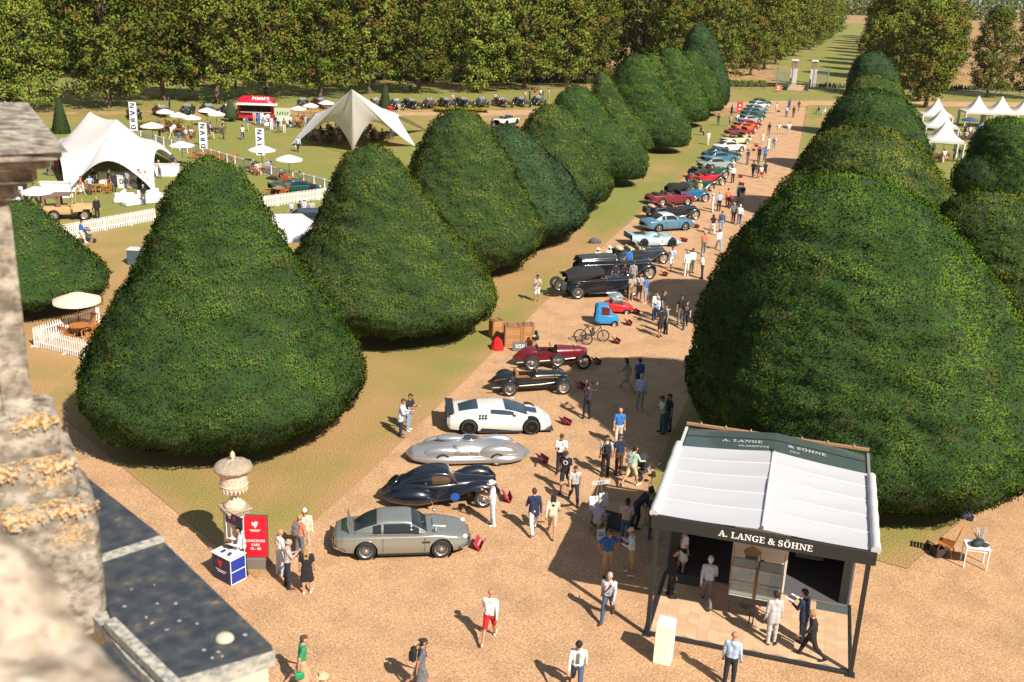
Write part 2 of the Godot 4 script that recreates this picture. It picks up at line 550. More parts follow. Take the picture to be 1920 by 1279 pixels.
func yew(at: Vector3,tall: float,wide: float,lean: float,shape: Array,seed_: int,density: float,leaf: float,tone: Array,lobes: Array,label: String)->void:
	var o:=thing("yew_tree",label,"tree",at,0.0,"clipped yew trees along the avenue")
	var size:=leaf*0.7
	var low:=noise(0.16,seed_,2)
	var mid:=noise(0.75,seed_+1,3)
	var hue:=noise(0.42,seed_+2,4)
	var r:=RandomNumberGenerator.new()
	r.seed=seed_
	var foot:=0.95
	var sides:=120 if leaf<0.13 else 72
	var rings:=72 if leaf<0.13 else 46
	var radius:=func(w: float,t: float)->float:
		var base:=along(shape,t)*wide
		var dir:=Vector3(cos(w),0,sin(w))
		var y:=foot+t*(tall-foot)
		base*=1.0+0.10*low.get_noise_3d(dir.x*6.0,y*0.9,dir.z*6.0)*minf(1.0,(1.0-t)*3.0)
		for l in lobes:
			var cl:=Vector3(cos(l[0])*l[2],l[1],sin(l[0])*l[2])
			var c2:=Vector2(cl.x*dir.x+cl.z*dir.z,-cl.x*dir.z+cl.z*dir.x)
			var q: float=l[3]*l[3]-c2.y*c2.y-(y-l[1])*(y-l[1])/(l[4]*l[4])
			if q>0.0:
				var rr:=c2.x+sqrt(q)
				var d:=rr-base
				base+=maxf(d,0.0) if absf(d)>0.3 else (d+0.3)*(d+0.3)/1.2
		return base
	var rows: Array=[]
	var pit:=func(p: Vector3)->float:
		return mid.get_noise_3d(p.x,p.y*1.9,p.z)
	for i in rings+1:
		var t:=pow(float(i)/rings,0.9)
		var line:=PackedVector3Array()
		for j in sides:
			var w:=TAU*j/sides
			var y:=foot+t*(tall-foot)
			var p:=Vector3(cos(w),0,sin(w))*(radius.call(w,t) as float)+Vector3(lean*t,y,0)
			var k: float=pit.call(p+at)
			var push:=0.25*k-0.1
			p+=Vector3(cos(w),0.3,sin(w))*push*minf(1.0,(1.0-t)*5.0)
			line.push_back(p)
		rows.push_back(line)
	var under:=PackedVector3Array()
	for j in sides:
		under.push_back(rows[0][j]*Vector3(0.55,1.0,0.55)+Vector3(0,0.5,0))
	rows.push_front(under)
	var skin:=Geo.new()
	skin.grid(rows,true)
	obj("crown",skin,mat(0.020,0.044,0.009,1.0),o)
	var lv:=Leaves.new()
	var area:=0.0
	var steps:=PackedFloat32Array()
	for i in 24:
		var t:=(i+0.5)/24.0
		var a:=TAU*along(shape,t)*wide*Vector2((tall-foot)/24.0,wide*(along(shape,t+0.5/24.0)-along(shape,t-0.5/24.0))).length()
		area+=a
		steps.push_back(area)
	var want:=int(area*density*1.4)
	for k in want:
		var pick:=r.randf()*area
		var i:=steps.bsearch(pick)
		var t:=clampf((i+r.randf())/24.0,0.0,0.998)
		var w:=r.randf()*TAU
		var rad: float=radius.call(w,t)
		var dir:=Vector3(cos(w),0,sin(w))
		var p:=dir*rad+Vector3(lean*t,foot+t*(tall-foot),0)
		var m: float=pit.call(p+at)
		if m<-0.40 and r.randf()<0.8:
			continue
		var e:=0.04
		var dr: float=(radius.call(w,minf(t+e,1.0))-(radius.call(w,maxf(t-e,0.0)) as float))/((minf(t+e,1.0)-maxf(t-e,0.0))*(tall-foot))
		var nn:=(dir-Vector3(0,dr,0)).normalized()
		p+=nn*(0.25*m-0.045+r.randf_range(0.0,0.12)+(0.1 if r.randf()<0.03 else 0.0))
		var tang:=Vector3(r.randf_range(-1,1),r.randf_range(-1,1),r.randf_range(-1,1))
		var d:=(nn*0.55+tang*0.75+Vector3(0,0.15,0)).normalized()*size*r.randf_range(0.7,1.5)
		var s:=d.cross(Vector3(r.randf_range(-1,1),r.randf_range(-1,1),r.randf_range(-1,1))+nn*0.5).normalized()*size*r.randf_range(0.28,0.45)
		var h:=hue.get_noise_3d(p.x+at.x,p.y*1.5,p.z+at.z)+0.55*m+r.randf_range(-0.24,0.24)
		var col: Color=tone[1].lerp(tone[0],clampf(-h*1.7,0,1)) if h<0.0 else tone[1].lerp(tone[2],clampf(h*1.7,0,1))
		if low.get_noise_3d(p.x*3.0+at.x,p.y*4.0,p.z*3.0+at.z)>0.42 and r.randf()<0.5:
			col=col.lerp(Color(0.13,0.085,0.03),0.7)
		lv.sprig(p,d,s,(nn+tang*0.35).normalized(),col)
	var leaves:=MeshInstance3D.new()
	leaves.mesh=lv.mesh(leaf_mat())
	place("foliage",leaves,o)
	leaves.set_meta("kind","stuff")
	var tr:=Geo.new()
	tr.tube([Vector3(0,-0.1,0),Vector3(0.05,0.5,0.02),Vector3(lean*0.1,2.2,0)],[0.55,0.42,0.3],10)
	obj("trunk",tr,mat(0.10,0.06,0.035,0.95),o)
func trees()->void:
	var deep:=[Color(0.012,0.038,0.007),Color(0.045,0.106,0.011),Color(0.11,0.18,0.022)]
	var warm:=[Color(0.018,0.040,0.008),Color(0.068,0.108,0.013),Color(0.150,0.180,0.025)]
	var gold:=[Color(0.03,0.05,0.009),Color(0.095,0.125,0.014),Color(0.19,0.20,0.028)]
	var dusk:=[Color(0.010,0.030,0.007),Color(0.032,0.078,0.011),Color(0.075,0.13,0.02)]
	var blue:=[Color(0.015,0.036,0.020),Color(0.036,0.080,0.036),Color(0.075,0.13,0.058)]
	yew(Vector3(-27.44,0,-57.00),6.03,4.54,-0.08,BELL,101,104,0.136,deep,[],"dark clipped yew cone half hidden behind the stone pillar")
	yew(Vector3(-11.92,0,-41.38),11.46,5.81,-0.27,BELL,102,228,0.102,deep,[],"big green clipped yew cone behind the stone urn")
	yew(Vector3(-6.67,0,-56.30),10.00,5.87,-1.38,BELL,103,152,0.122,warm,[],"broad clipped yew cone between the big front cone and the wooden crates")
	yew(Vector3(-3.47,0,-69.72),10.53,5.16,-0.53,SPIRE,104,114,0.136,warm,[],"steep olive clipped yew cone, third back along the west side of the drive")
	yew(Vector3(-0.11,0,-78.18),8.50,5.45,-1.04,SPIRE,105,95,0.163,blue,[[-0.6,3.2,2.2,3.2,1.0]],"shaggy blue green yew with a broken flat top")
	yew(Vector3(3.47,0,-90.87),8.77,4.88,-0.91,SPIRE,106,76,0.17,warm,[],"bright yellowish green yew cone behind the shaggy blue green yew")
	yew(Vector3(7.04,0,-104.70),9.16,5.04,-1.86,SPIRE,107,68,0.177,deep,[[0.5,2.9,3.2,3.0,1.0]],"yew cone with a round bulge low on its avenue side")
	yew(Vector3(11.35,0,-123.00),9.11,3.83,-2.46,BELL,108,61,0.19,warm,[[0.5,2.0,1.9,2.4,1.0]],"slim pointed yew squeezed between two wider yews")
	yew(Vector3(14.32,0,-127.94),11.07,4.49,-1.04,DOME,109,57,0.204,deep,[[0.45,2.6,3.0,3.2,1.0]],"tall round headed yew with a shoulder beside the black and red vintage tourers")
	yew(Vector3(22.50,0,-153.05),10.74,4.42,-2.00,DOME,110,46,0.231,deep,[],"narrow domed yew, fourth from the far end of the west row")
	yew(Vector3(27.03,0,-167.44),9.57,4.49,-1.56,DOME,111,42,0.245,deep,[],"smaller domed yew leaning on its taller dark neighbour")
	yew(Vector3(29.76,0,-175.70),13.28,4.09,-1.97,DOME,112,42,0.245,blue,[],"tallest dark yew at the far end of the west row")
	yew(Vector3(18.14,0,-137.22),10.67,2.74,-2.10,DOME,121,42,0.218,warm,[],"low yew top showing between two tall round headed yews")
	yew(Vector3(14.74,0,-40.20),12.11,6.98,-2.08,DOME,113,228,0.105,deep,[],"huge rounded yew behind the white roofed pavilion")
	yew(Vector3(20.30,0,-56.92),11.94,5.62,-1.96,ROUND,114,133,0.129,gold,[[2.9,6.0,3.0,3.0,1.2],[0.2,5.5,2.6,3.2,1.2]],"bulging olive yew directly behind the huge rounded yew")
	yew(Vector3(30.15,0,-89.45),11.24,5.31,-1.13,ROUND,115,80,0.17,dusk,[[3.0,5.0,2.6,3.0,1.1]],"lumpy yew with several heads, third in the east row")
	yew(Vector3(38.48,0,-115.12),10.63,4.76,-1.35,ROUND,116,57,0.19,warm,[],"round headed yew beyond the lumpy yew of the east row")
	yew(Vector3(48.69,0,-147.06),11.41,4.25,-1.92,ROUND,117,46,0.218,blue,[],"pointed dark yew ending the east row by the canal")
	yew(Vector3(26.22,0,-52.44),9.53,4.72,-2.45,ROUND,118,133,0.129,warm,[],"broad olive yew at the edge of the photo beside the huge rounded yew")
	yew(Vector3(41.41,0,-85.49),9.77,4.65,-2.40,ROUND,119,80,0.17,deep,[[3.0,4.0,2.5,3.0,1.0]],"dark bushy yew next to the marquees with people in its shade")
func lime(seed_: int,tall: float,wide: float,clear: float,autumn: float,light: float)->Node3D:
	var o:=Node3D.new()
	var r:=RandomNumberGenerator.new()
	r.seed=seed_
	var t:=Geo.new()
	t.tube([Vector3(0,-0.2,0),Vector3(0.05,1.2,0),Vector3(-0.06,clear+1.0,0.05),Vector3(0.1,tall*0.5,0),Vector3(0,tall*0.86,0.1)],[0.48,0.36,0.3,0.2,0.05],8)
	obj("trunk",t,mat(0.12,0.085,0.055,0.95),o)
	var lv:=Leaves.new()
	var limbs:=Geo.new()
	var hue:=noise(0.3,seed_,2)
	var clumps:=int(tall*wide*1.0)
	for k in clumps:
		var u:=(k+r.randf())/clumps
		var y:=lerpf(clear,tall,pow(u,0.92))
		var s:=(y-clear)/(tall-clear)
		var reach:=wide*0.5*(0.72+0.36*s if s<0.4 else 0.864*sqrt(maxf(0.0,1.0-pow((s-0.4)/0.62,2.0))))
		reach*=r.randf_range(0.75,1.12)
		var w:=r.randf()*TAU
		var q:=sqrt(r.randf_range(0.12,1.0))
		var heart:=Vector3(cos(w)*reach*q,y,sin(w)*reach*q)
		if k % 5==0:
			limbs.tube([Vector3(0,maxf(y*0.72,clear*0.8),0),heart*Vector3(0.5,1,0.5)+Vector3(0,-y*0.12,0),heart],[0.12,0.08,0.03],5,false)
		var big:=r.randf_range(0.7,1.35)
		var warm:=r.randf()<autumn
		for i in 48:
			var d:=Vector3(r.randfn(0,0.5),r.randfn(0,0.33),r.randfn(0,0.5))*big
			var p:=heart+d
			var out:=(d+Vector3(heart.x,0,heart.z).normalized()*0.35+Vector3(0,0.45,0)).normalized()
			var tang:=Vector3(r.randf_range(-1,1),r.randf_range(-1,1),r.randf_range(-1,1))
			var l:=r.randf_range(0.27,0.5)
			var a:=(out*0.3+tang+Vector3(0,-0.15,0)).normalized()*l
			var b:=a.cross(out+tang.cross(out)*0.4).normalized()*l*0.42
			var h:=r.randf()+0.5*hue.get_noise_3dv(p)
			var col:=Color(0.046,0.080,0.013).lerp(Color(0.15,0.175,0.028),clampf(h,0,1))*light
			if warm and r.randf()<0.7 or r.randf()<0.06:
				col=Color(0.11,0.095,0.02).lerp(Color(0.17,0.095,0.022),r.randf())
			lv.sprig(p,a,b,(out+tang*0.4).normalized(),col)
	obj("limb",limbs,mat(0.12,0.085,0.055,0.95),o)
	var leaves:=MeshInstance3D.new()
	leaves.mesh=lv.mesh(leaf_mat())
	place("crown",leaves,o)
	return o
func limes()->void:
	var kinds: Array=[]
	for k in 6:
		kinds.push_back(lime(500+k,[22.0,18.5,24.0,20.0,18.0,16.0][k],[14.5,13.5,15.0,14.0,13.0,11.0][k],[2.0,2.6,2.2,2.8,1.4,2.0][k],[0.16,0.26,0.14,0.3,0.04,0.42][k],[1.1,1.4,0.85,1.2,1.55,1.15][k]))
	var put:=func(p: Vector3,k: int,label: String,group: String,scale_:=1.0)->void:
		var o: Node3D=kinds[k].duplicate()
		place("lime_tree",o)
		tag(o,label,"tree",group)
		o.position=p
		o.rotation.y=fmod(p.x*1.7+p.z*0.9,TAU)
		o.scale=Vector3.ONE*scale_
	var rows:="lime trees in rows behind the parked vintage cars"
	put.call(Vector3(-64.25,0,-140.28),4,"bright green lime tree low over the lawn by the stone cornice",rows,0.8)
	put.call(Vector3(-69.73,0,-137.16),4,"pale green lime tree at the edge of the photo above the cornice",rows,0.85)
	var i:=0
	for p in [Vector3(-56.66,0,-146.77),Vector3(-44.66,0,-157.37),Vector3(-52.76,0,-157.95),Vector3(-39.1,0,-164.75),Vector3(-32.02,0,-170.72),Vector3(-25.33,0,-178.52),Vector3(-17.54,0,-182.59),Vector3(-7.67,0,-189.44),Vector3(0.27,0,-196.69),Vector3(8.18,0,-206.37)]:
		put.call(p,[0,1,2,3,0,1,2,4,3,1][i],"big mottled green lime tree "+["above the peaks of the star tent","with a pale trunk, left of the red food truck","behind the farthest lettered banner","right behind the red food truck","between food truck and single peaked tent","behind the peak of the single peaked tent","behind the slim clipped cone","above the orange flower bed","above the last of the vintage tourers","beside the first of the far yews"][i],rows)
		i+=1
	for row in 3:
		for k in 17:
			var x:=-104.0+k*9.6+row*4.0
			var z: float=-172.0-row*13.0-(x+96.0)*0.30-9.0
			if x>40.0 or x>12.0 and x<22.0 and row==0:
				continue
			put.call(Vector3(x+rng.randf_range(-1.5,1.5),0,z+rng.randf_range(-2,2)),rng.randi_range(0,3),"lime crown filling the gaps behind the front row of limes",rows,rng.randf_range(0.9,1.15))
	var ride:="lime trees lining the grass ride beyond the gates"
	for k in 13:
		var d:=6.0+22.0*k
		for row in 2:
			var a:=Vector3(51-row*12.0,0,-246)+Vector3(0.345,0,-1.0)*d
			put.call(a+Vector3(rng.randf_range(-1,1),0,rng.randf_range(-2,2)),[5,3,1][(k+row) % 3],"lime tree turning orange along the west side of the grass ride",ride,rng.randf_range(0.9,1.1)*(0.9 if k<2 else 1.1))
			var b:=Vector3(83.5+row*14.0,0,-250)+Vector3(0.31,0,-1.0)*(d+4.0)
			put.call(b+Vector3(rng.randf_range(-1,1),0,rng.randf_range(-2,2)),[1,5,3][(k+row) % 3],"lime tree turning orange along the east side of the grass ride",ride,rng.randf_range(0.9,1.1))
	for a in [[Vector3(69.95,0,-215.15),1,"lime tree with low boughs by the end of the east yew row",0.8],[Vector3(72.23,0,-193.38),5,"yellowing lime tree with a bare pale trunk behind the marquees",1.0],[Vector3(75.15,0,-205.23),1,"dark lime tree close behind the yellowing one",1.0],[Vector3(94.52,0,-220.74),2,"broad mottled lime tree above the three pointed marquees",0.72],[Vector3(103.35,0,-221.07),2,"dark lime tree at the edge of the photo above the marquees",0.75],[Vector3(85.25,0,-256.08),0,"lime tree beyond the canal behind the yew row",0.95],[Vector3(109.12,0,-282.94),3,"round lime tree in the park beyond the canal",0.9]]:
		put.call(a[0],a[1],a[2],"lime trees by the canal",a[3])
	for k in kinds:
		k.free()
	var wood:=Leaves.new()
	for q in 12000:
		var x:=rng.randf_range(250,900)
		var p:=Vector3(x,0,-1150-rng.randf()*60.0+0.15*x)
		p.y=rng.randf()*27.0
		var l:=rng.randf_range(2.0,4.5)
		var tang:=Vector3(rng.randf_range(-1,1),rng.randf_range(-0.6,1),rng.randf_range(-1,1)).normalized()
		wood.sprig(p,tang*l,tang.cross(Vector3(rng.randf()-0.5,rng.randf(),1)).normalized()*l*0.4,(Vector3(0,0.6,0.8)+tang*0.3).normalized(),Color(0.035,0.06,0.016).lerp(Color(0.08,0.09,0.02),rng.randf()))
	var w:=MeshInstance3D.new()
	w.mesh=wood.mesh(leaf_mat())
	place("far_wood",w)
	w.set_meta("kind","stuff")
func slab(g: Geo,pts: Array,y0: float,y1: float)->Geo:
	var poly:=PackedVector2Array()
	for p in pts:
		poly.push_back(Vector2(p.x,-p.y) if p is Vector2 else Vector2(p.x,-p.z))
	return g.prism(poly,y1-y0,Transform3D(Basis(Vector3.RIGHT,Vector3(0,0,-1),Vector3.UP),Vector3(0,y0,0)))
func letters(text: String,size: float,m: Material,parent: Node3D,t: Transform3D,face:="Droid Sans",bold:=true,called:="lettering")->void:
	var f:=SystemFont.new()
	f.font_names=PackedStringArray([face])
	f.font_weight=700 if bold else 400
	var tm:=TextMesh.new()
	tm.text=text
	tm.font=f
	tm.font_size=64
	tm.pixel_size=size/64.0
	tm.depth=0.006
	tm.curve_step=4.0
	tm.material=m
	var o:=MeshInstance3D.new()
	o.mesh=tm
	o.transform=t
	place(called,o,parent)
func stone_mat()->StandardMaterial3D:
	if not mats.has("stone"):
		var m:=mat(1,1,1,0.95).duplicate()
		textured(m,noise_map(1024,noise(0.011,71,6),[[0.15,0.12,0.10,0.075],[0.38,0.23,0.20,0.16],[0.5,0.31,0.275,0.23],[0.66,0.40,0.355,0.30],[0.85,0.50,0.45,0.38]]),1.7,noise_map(512,noise(0.03,72,5),[]),1.6)
		detail(m,noise_map(512,noise(0.02,73,4),[[0.30,0.55,0.5,0.45],[0.5,1,1,1],[0.78,1,1,1],[0.86,1.0,0.78,0.45]]),0.62)
		mats["stone"]=m
	return mats["stone"]
func lichen(parent: Node3D,at: Vector3,wide: float,deep: float,seed_: int,turn:=Basis())->void:
	var g:=Geo.new()
	g.tinted=true
	var r:=RandomNumberGenerator.new()
	r.seed=seed_
	var f:=noise(9.0,seed_,3)
	for k in 480:
		var q:=Vector2(r.randfn(0,0.5),r.randfn(0,0.5))
		var v:=f.get_noise_2d(q.x*wide*3.0,q.y*deep*3.0)-q.length()*0.22
		if v<-0.14 or absf(q.x)>1.2 or at.x+q.x*wide>at.z-0.004 or (turn==Basis() and q.y*deep>0.042):
			continue
		g.col=Color(0.42,0.17,0.03).lerp(Color(0.50,0.29,0.09),r.randf()) if v<0.0 else Color(0.44,0.38,0.28).lerp(Color(0.5,0.3,0.1),r.randf()*0.6)
		var c:=at+turn*Vector3(q.x*wide,0.004,q.y*deep)
		var big:=r.randf_range(0.003,0.008)
		for j in 6:
			var e:=turn*Vector3(cos(TAU*j/6.0),-0.4,sin(TAU*j/6.0))*big*r.randf_range(0.7,1.2)
			var e2:=turn*Vector3(cos(TAU*(j+1)/6.0),-0.4,sin(TAU*(j+1)/6.0))*big
			g.flat(c,c+e,c+e2,turn.y)
	var m:=mat(1,1,1,0.95).duplicate()
	m.vertex_color_use_as_albedo=true
	if g.v.is_empty():
		return
	obj("lichen",g,m,parent).set_meta("kind","stuff")
func rough_block(size: Vector3,seed_: int,amount: float)->Geo:
	var nf:=noise(2.2,seed_,4)
	var g:=Geo.new()
	var n:=14
	for ax in 3:
		for s in [-1.0,1.0]:
			var rows: Array=[]
			var up:=Vector3()
			up[ax]=s
			for i in n+1:
				var line:=PackedVector3Array()
				for j in n+1:
					var p:=Vector3()
					p[ax]=s
					p[(ax+1) % 3]=2.0*i/n-1.0
					p[(ax+2) % 3]=2.0*j/n-1.0
					var worn:=p/pow(pow(absf(p.x),26.0)+pow(absf(p.y),26.0)+pow(absf(p.z),26.0),1.0/26.0)
					p=worn*size*0.5
					p+=worn.normalized()*nf.get_noise_3dv(p)*amount
					line.push_back(p)
				rows.push_back(line)
			g.grid(rows,false,up)
	return g
func palace()->void:
	var st:=stone_mat()
	var turn:=Basis(Vector3.UP,deg_to_rad(29.0))
	var o:=thing("stone_pier","weathered grey stone pier with moulded cornice and orange lichen on its stepped base","stone pier",Vector3(-2.384,17.300,-4.873))
	o.position.y=0.0
	o.basis=turn
	var add:=func(called: String,lo: float,hi: float,out: float,seed_: int,deep:=1.5)->void:
		var g:=rough_block(Vector3(2.4,hi-lo,deep),seed_,0.012)
		var b:=obj(called,g,st,o)
		b.position=Vector3(out-1.2,(lo+hi)*0.5,out-deep*0.5)
	var shaft:=Geo.new()
	for x in [-0.07,-1.93]:
		shaft.box(Vector3(x,16.93,-0.03),Vector3(0.14,1.15,0.06),Basis(),0.008)
	shaft.box(Vector3(-1.0,16.93,-0.78),Vector3(2.0,1.15,1.44),Basis(),0.006)
	for y in [16.42,17.43]:
		shaft.box(Vector3(-1.0,y,-0.03),Vector3(1.72,0.13,0.06),Basis(),0.008)
	obj("shaft",shaft,st,o)
	add.call("neck_moulding",17.44,17.53,0.05,1)
	add.call("cornice",17.53,17.60,0.13,2)
	add.call("cornice",17.602,17.65,0.19,3)
	add.call("cornice",17.652,17.694,0.235,4)
	var cap:=Geo.new()
	var hips: Array=[]
	for k in 5:
		var s:=k/4.0
		var line:=PackedVector3Array()
		for q in [Vector2(0.25,0.25),Vector2(0.25,-1.75),Vector2(-2.3,-1.75),Vector2(-2.3,0.25)]:
			line.push_back(Vector3(lerpf(q.x,-1.0,s*0.9),17.692+0.05*s,lerpf(q.y,-0.75,s*0.9)))
		hips.push_back(line)
	cap.grid(hips,true,Vector3.UP)
	obj("weathering",cap,st,o)
	add.call("base_course",16.13,16.365,0.105,5,0.36)
	add.call("base_course",15.925,16.155,0.165,6,0.42)
	add.call("base_course",15.15,15.935,0.235,7,0.5)
	lichen(o,Vector3(0.02,16.366,0.06),0.13,0.05,21)
	lichen(o,Vector3(0.02,16.157,0.125),0.16,0.045,22)
	lichen(o,Vector3(-0.24,16.157,0.13),0.10,0.03,23)
	lichen(o,Vector3(0.06,15.938,0.19),0.20,0.05,24)
	lichen(o,Vector3(-0.16,15.938,0.19),0.12,0.04,27)
	for q in [[0.0,16.345,0.11,0.12,31],[0.06,16.13,0.172,0.13,32],[-0.2,16.13,0.172,0.1,33],[0.08,15.905,0.243,0.16,34],[-0.14,15.905,0.243,0.1,35]]:
		lichen(o,Vector3(q[0],q[1],q[2]),q[3],0.035,q[4],rot(60))
	lichen(o,Vector3(0.09,15.76,0.232),0.10,0.07,25,rot(90))
	lichen(o,Vector3(0.03,16.06,0.163),0.10,0.06,26,rot(90))
	var edge:=[Vector3(-1.140,17.607,-1.703),Vector3(-0.969,17.605,-1.650),Vector3(-0.860,17.604,-1.597),Vector3(-0.767,17.576,-1.534),Vector3(-0.700,17.543,-1.470),Vector3(-0.639,17.513,-1.407),Vector3(-0.574,17.503,-1.351),Vector3(-0.495,17.485,-1.292),Vector3(-0.385,17.442,-1.225)]
	var rows: Array=[]
	var nf:=noise(5.0,81,4)
	for i in 33:
		var e:=i/4.0
		var a: Vector3=edge[int(minf(e,7.0))].lerp(edge[int(minf(e,7.0))+1],e-minf(floorf(e),7.0))
		var line:=PackedVector3Array()
		line.push_back(a+Vector3(0.02,-0.5,0.1))
		line.push_back(a+Vector3(0.01,-0.06,0.02))
		for j in 22:
			var s:=j/21.0
			var p:=a+Vector3(-0.75,0.10*sin(s*1.5),0.55)*s
			p.y+=0.03*sin(minf(s*8.0,PI/2))-0.02
			p+=Vector3(0.5,1,0.3)*nf.get_noise_3dv(p*1.6)*0.03
			line.push_back(p)
		rows.push_back(line)
	var g:=Geo.new()
	g.grid(rows,false,Vector3(0,1,0.2))
	var pale: StandardMaterial3D=st.duplicate()
	pale.albedo_color=Color(1.2,1.17,1.14)
	tag(obj("coping_stone",g,pale),"pale blurred lump of worn coping stone close to the viewer","coping stone")
	var lead:=mat(1,1,1,0.72).duplicate()
	lead.metallic=0.0
	textured(lead,noise_map(1024,noise(0.010,91,7),[[0.2,0.026,0.034,0.048],[0.5,0.042,0.050,0.062],[0.68,0.060,0.062,0.064],[0.82,0.095,0.088,0.078],[0.95,0.2,0.17,0.135]]),1.5,noise_map(512,noise(0.02,92,5),[]),0.6)
	detail(lead,noise_map(512,noise(0.05,93,3),[[0.0,1,1,1],[0.84,1,1,1],[0.90,1.0,1.0,1.0],[0.97,1.0,1.0,1.0]]),0.8)
	var bay:=thing("bay_roof","dark leaded flat roof with a pale rim, a seam and a stone knob","flat roof")
	var y:=15.3
	obj("lead_sheet",slab(Geo.new(),[Vector3(-2.76,15.3,-6.25),Vector3(-2.03,15.3,-5.53),Vector3(-2.28,15.3,-5.29),Vector3(-2.4,15.3,-5.23),Vector3(-2.72,15.3,-5.79)],y-0.03,y+0.012),lead,bay)
	obj("lead_sheet",slab(Geo.new(),[Vector3(-2.01,15.3,-5.49),Vector3(-1.14,15.3,-4.51),Vector3(-1.57,15.3,-4.24),Vector3(-1.98,15.3,-4.64),Vector3(-2.32,15.3,-5.19),Vector3(-2.27,15.3,-5.25)],y-0.03,y),lead,bay)
	var rim:=mat(1,1,1,0.8).duplicate()
	textured(rim,noise_map(512,noise(0.03,94,5),[[0.2,0.16,0.17,0.17],[0.5,0.36,0.35,0.31],[0.8,0.5,0.46,0.39]]),0.9)
	var k1:=Geo.new()
	k1.bar(Vector3(-2.28,15.31,-5.24),Vector3(-2.01,15.31,-5.49),0.035,0.045)
	obj("seam_roll",k1,rim,bay)
	k1=Geo.new()
	k1.bar(Vector3(-2,15.31,-4.63),Vector3(-1.51,15.31,-4.14),0.06,0.05)
	obj("edge_roll",k1,rim,bay)
	k1=Geo.new()
	slab(k1,[Vector3(-2.78,15.3,-6.28),Vector3(-2.02,15.3,-5.54),Vector3(-1.13,15.3,-4.52),Vector3(-1.59,15.3,-4.17),Vector3(-1.83,15.3,-4.4),Vector3(-2.52,15.3,-5.18)],y-0.12,y-0.032)
	obj("stone_edge",k1,rim,bay)
	k1=Geo.new()
	slab(k1,[Vector3(-2.01,15.3,-5.45),Vector3(-1.16,15.3,-4.49),Vector3(-1.57,15.3,-4.19),Vector3(-2.31,15.3,-5.02)],0.0,y-0.122)
	obj("bay_wall",k1,mat(0.55,0.48,0.40,0.9),bay)
	k1=Geo.new()
	slab(k1,[Vector3(-2.04,15.3,-4.59),Vector3(-1.97,15.3,-4.63),Vector3(-1.45,15.3,-4.08),Vector3(-1.82,15.3,-3.98)],y-0.2,y-0.09)
	obj("gutter",k1,lead,bay)
	k1=Geo.new()
	k1.ell(Vector3(-1.39,15.3,-4.55),Vector3(0.048,0.032,0.045),Basis(),14,-0.3)
	obj("stone_knob",k1,mat(0.5,0.44,0.34,0.9),bay)
	k1=Geo.new()
	k1.tinted=true
	for q in 15:
		var p: Vector3=Vector3(-1.85,15.3,-4.95).lerp(Vector3(-1.25,15.3,-4.53),rng.randf())+Vector3(rng.randf_range(-0.28,0.05),0.0,rng.randf_range(-0.1,0.2))
		k1.col=Color(0.42,0.38,0.32).lerp(Color(0.25,0.2,0.15),rng.randf())
		k1.ell(p+Vector3(0,0.001,0),Vector3(rng.randf_range(0.004,0.014),rng.randf_range(0.002,0.005),rng.randf_range(0.004,0.012)),rot(0,rng.randf()*180,0),7,0.0)
	var dm:=mat(1,1,1,0.95).duplicate()
	dm.vertex_color_use_as_albedo=true
	var db:=obj("droppings",k1,dm,bay)
	db.set_meta("kind","stuff")
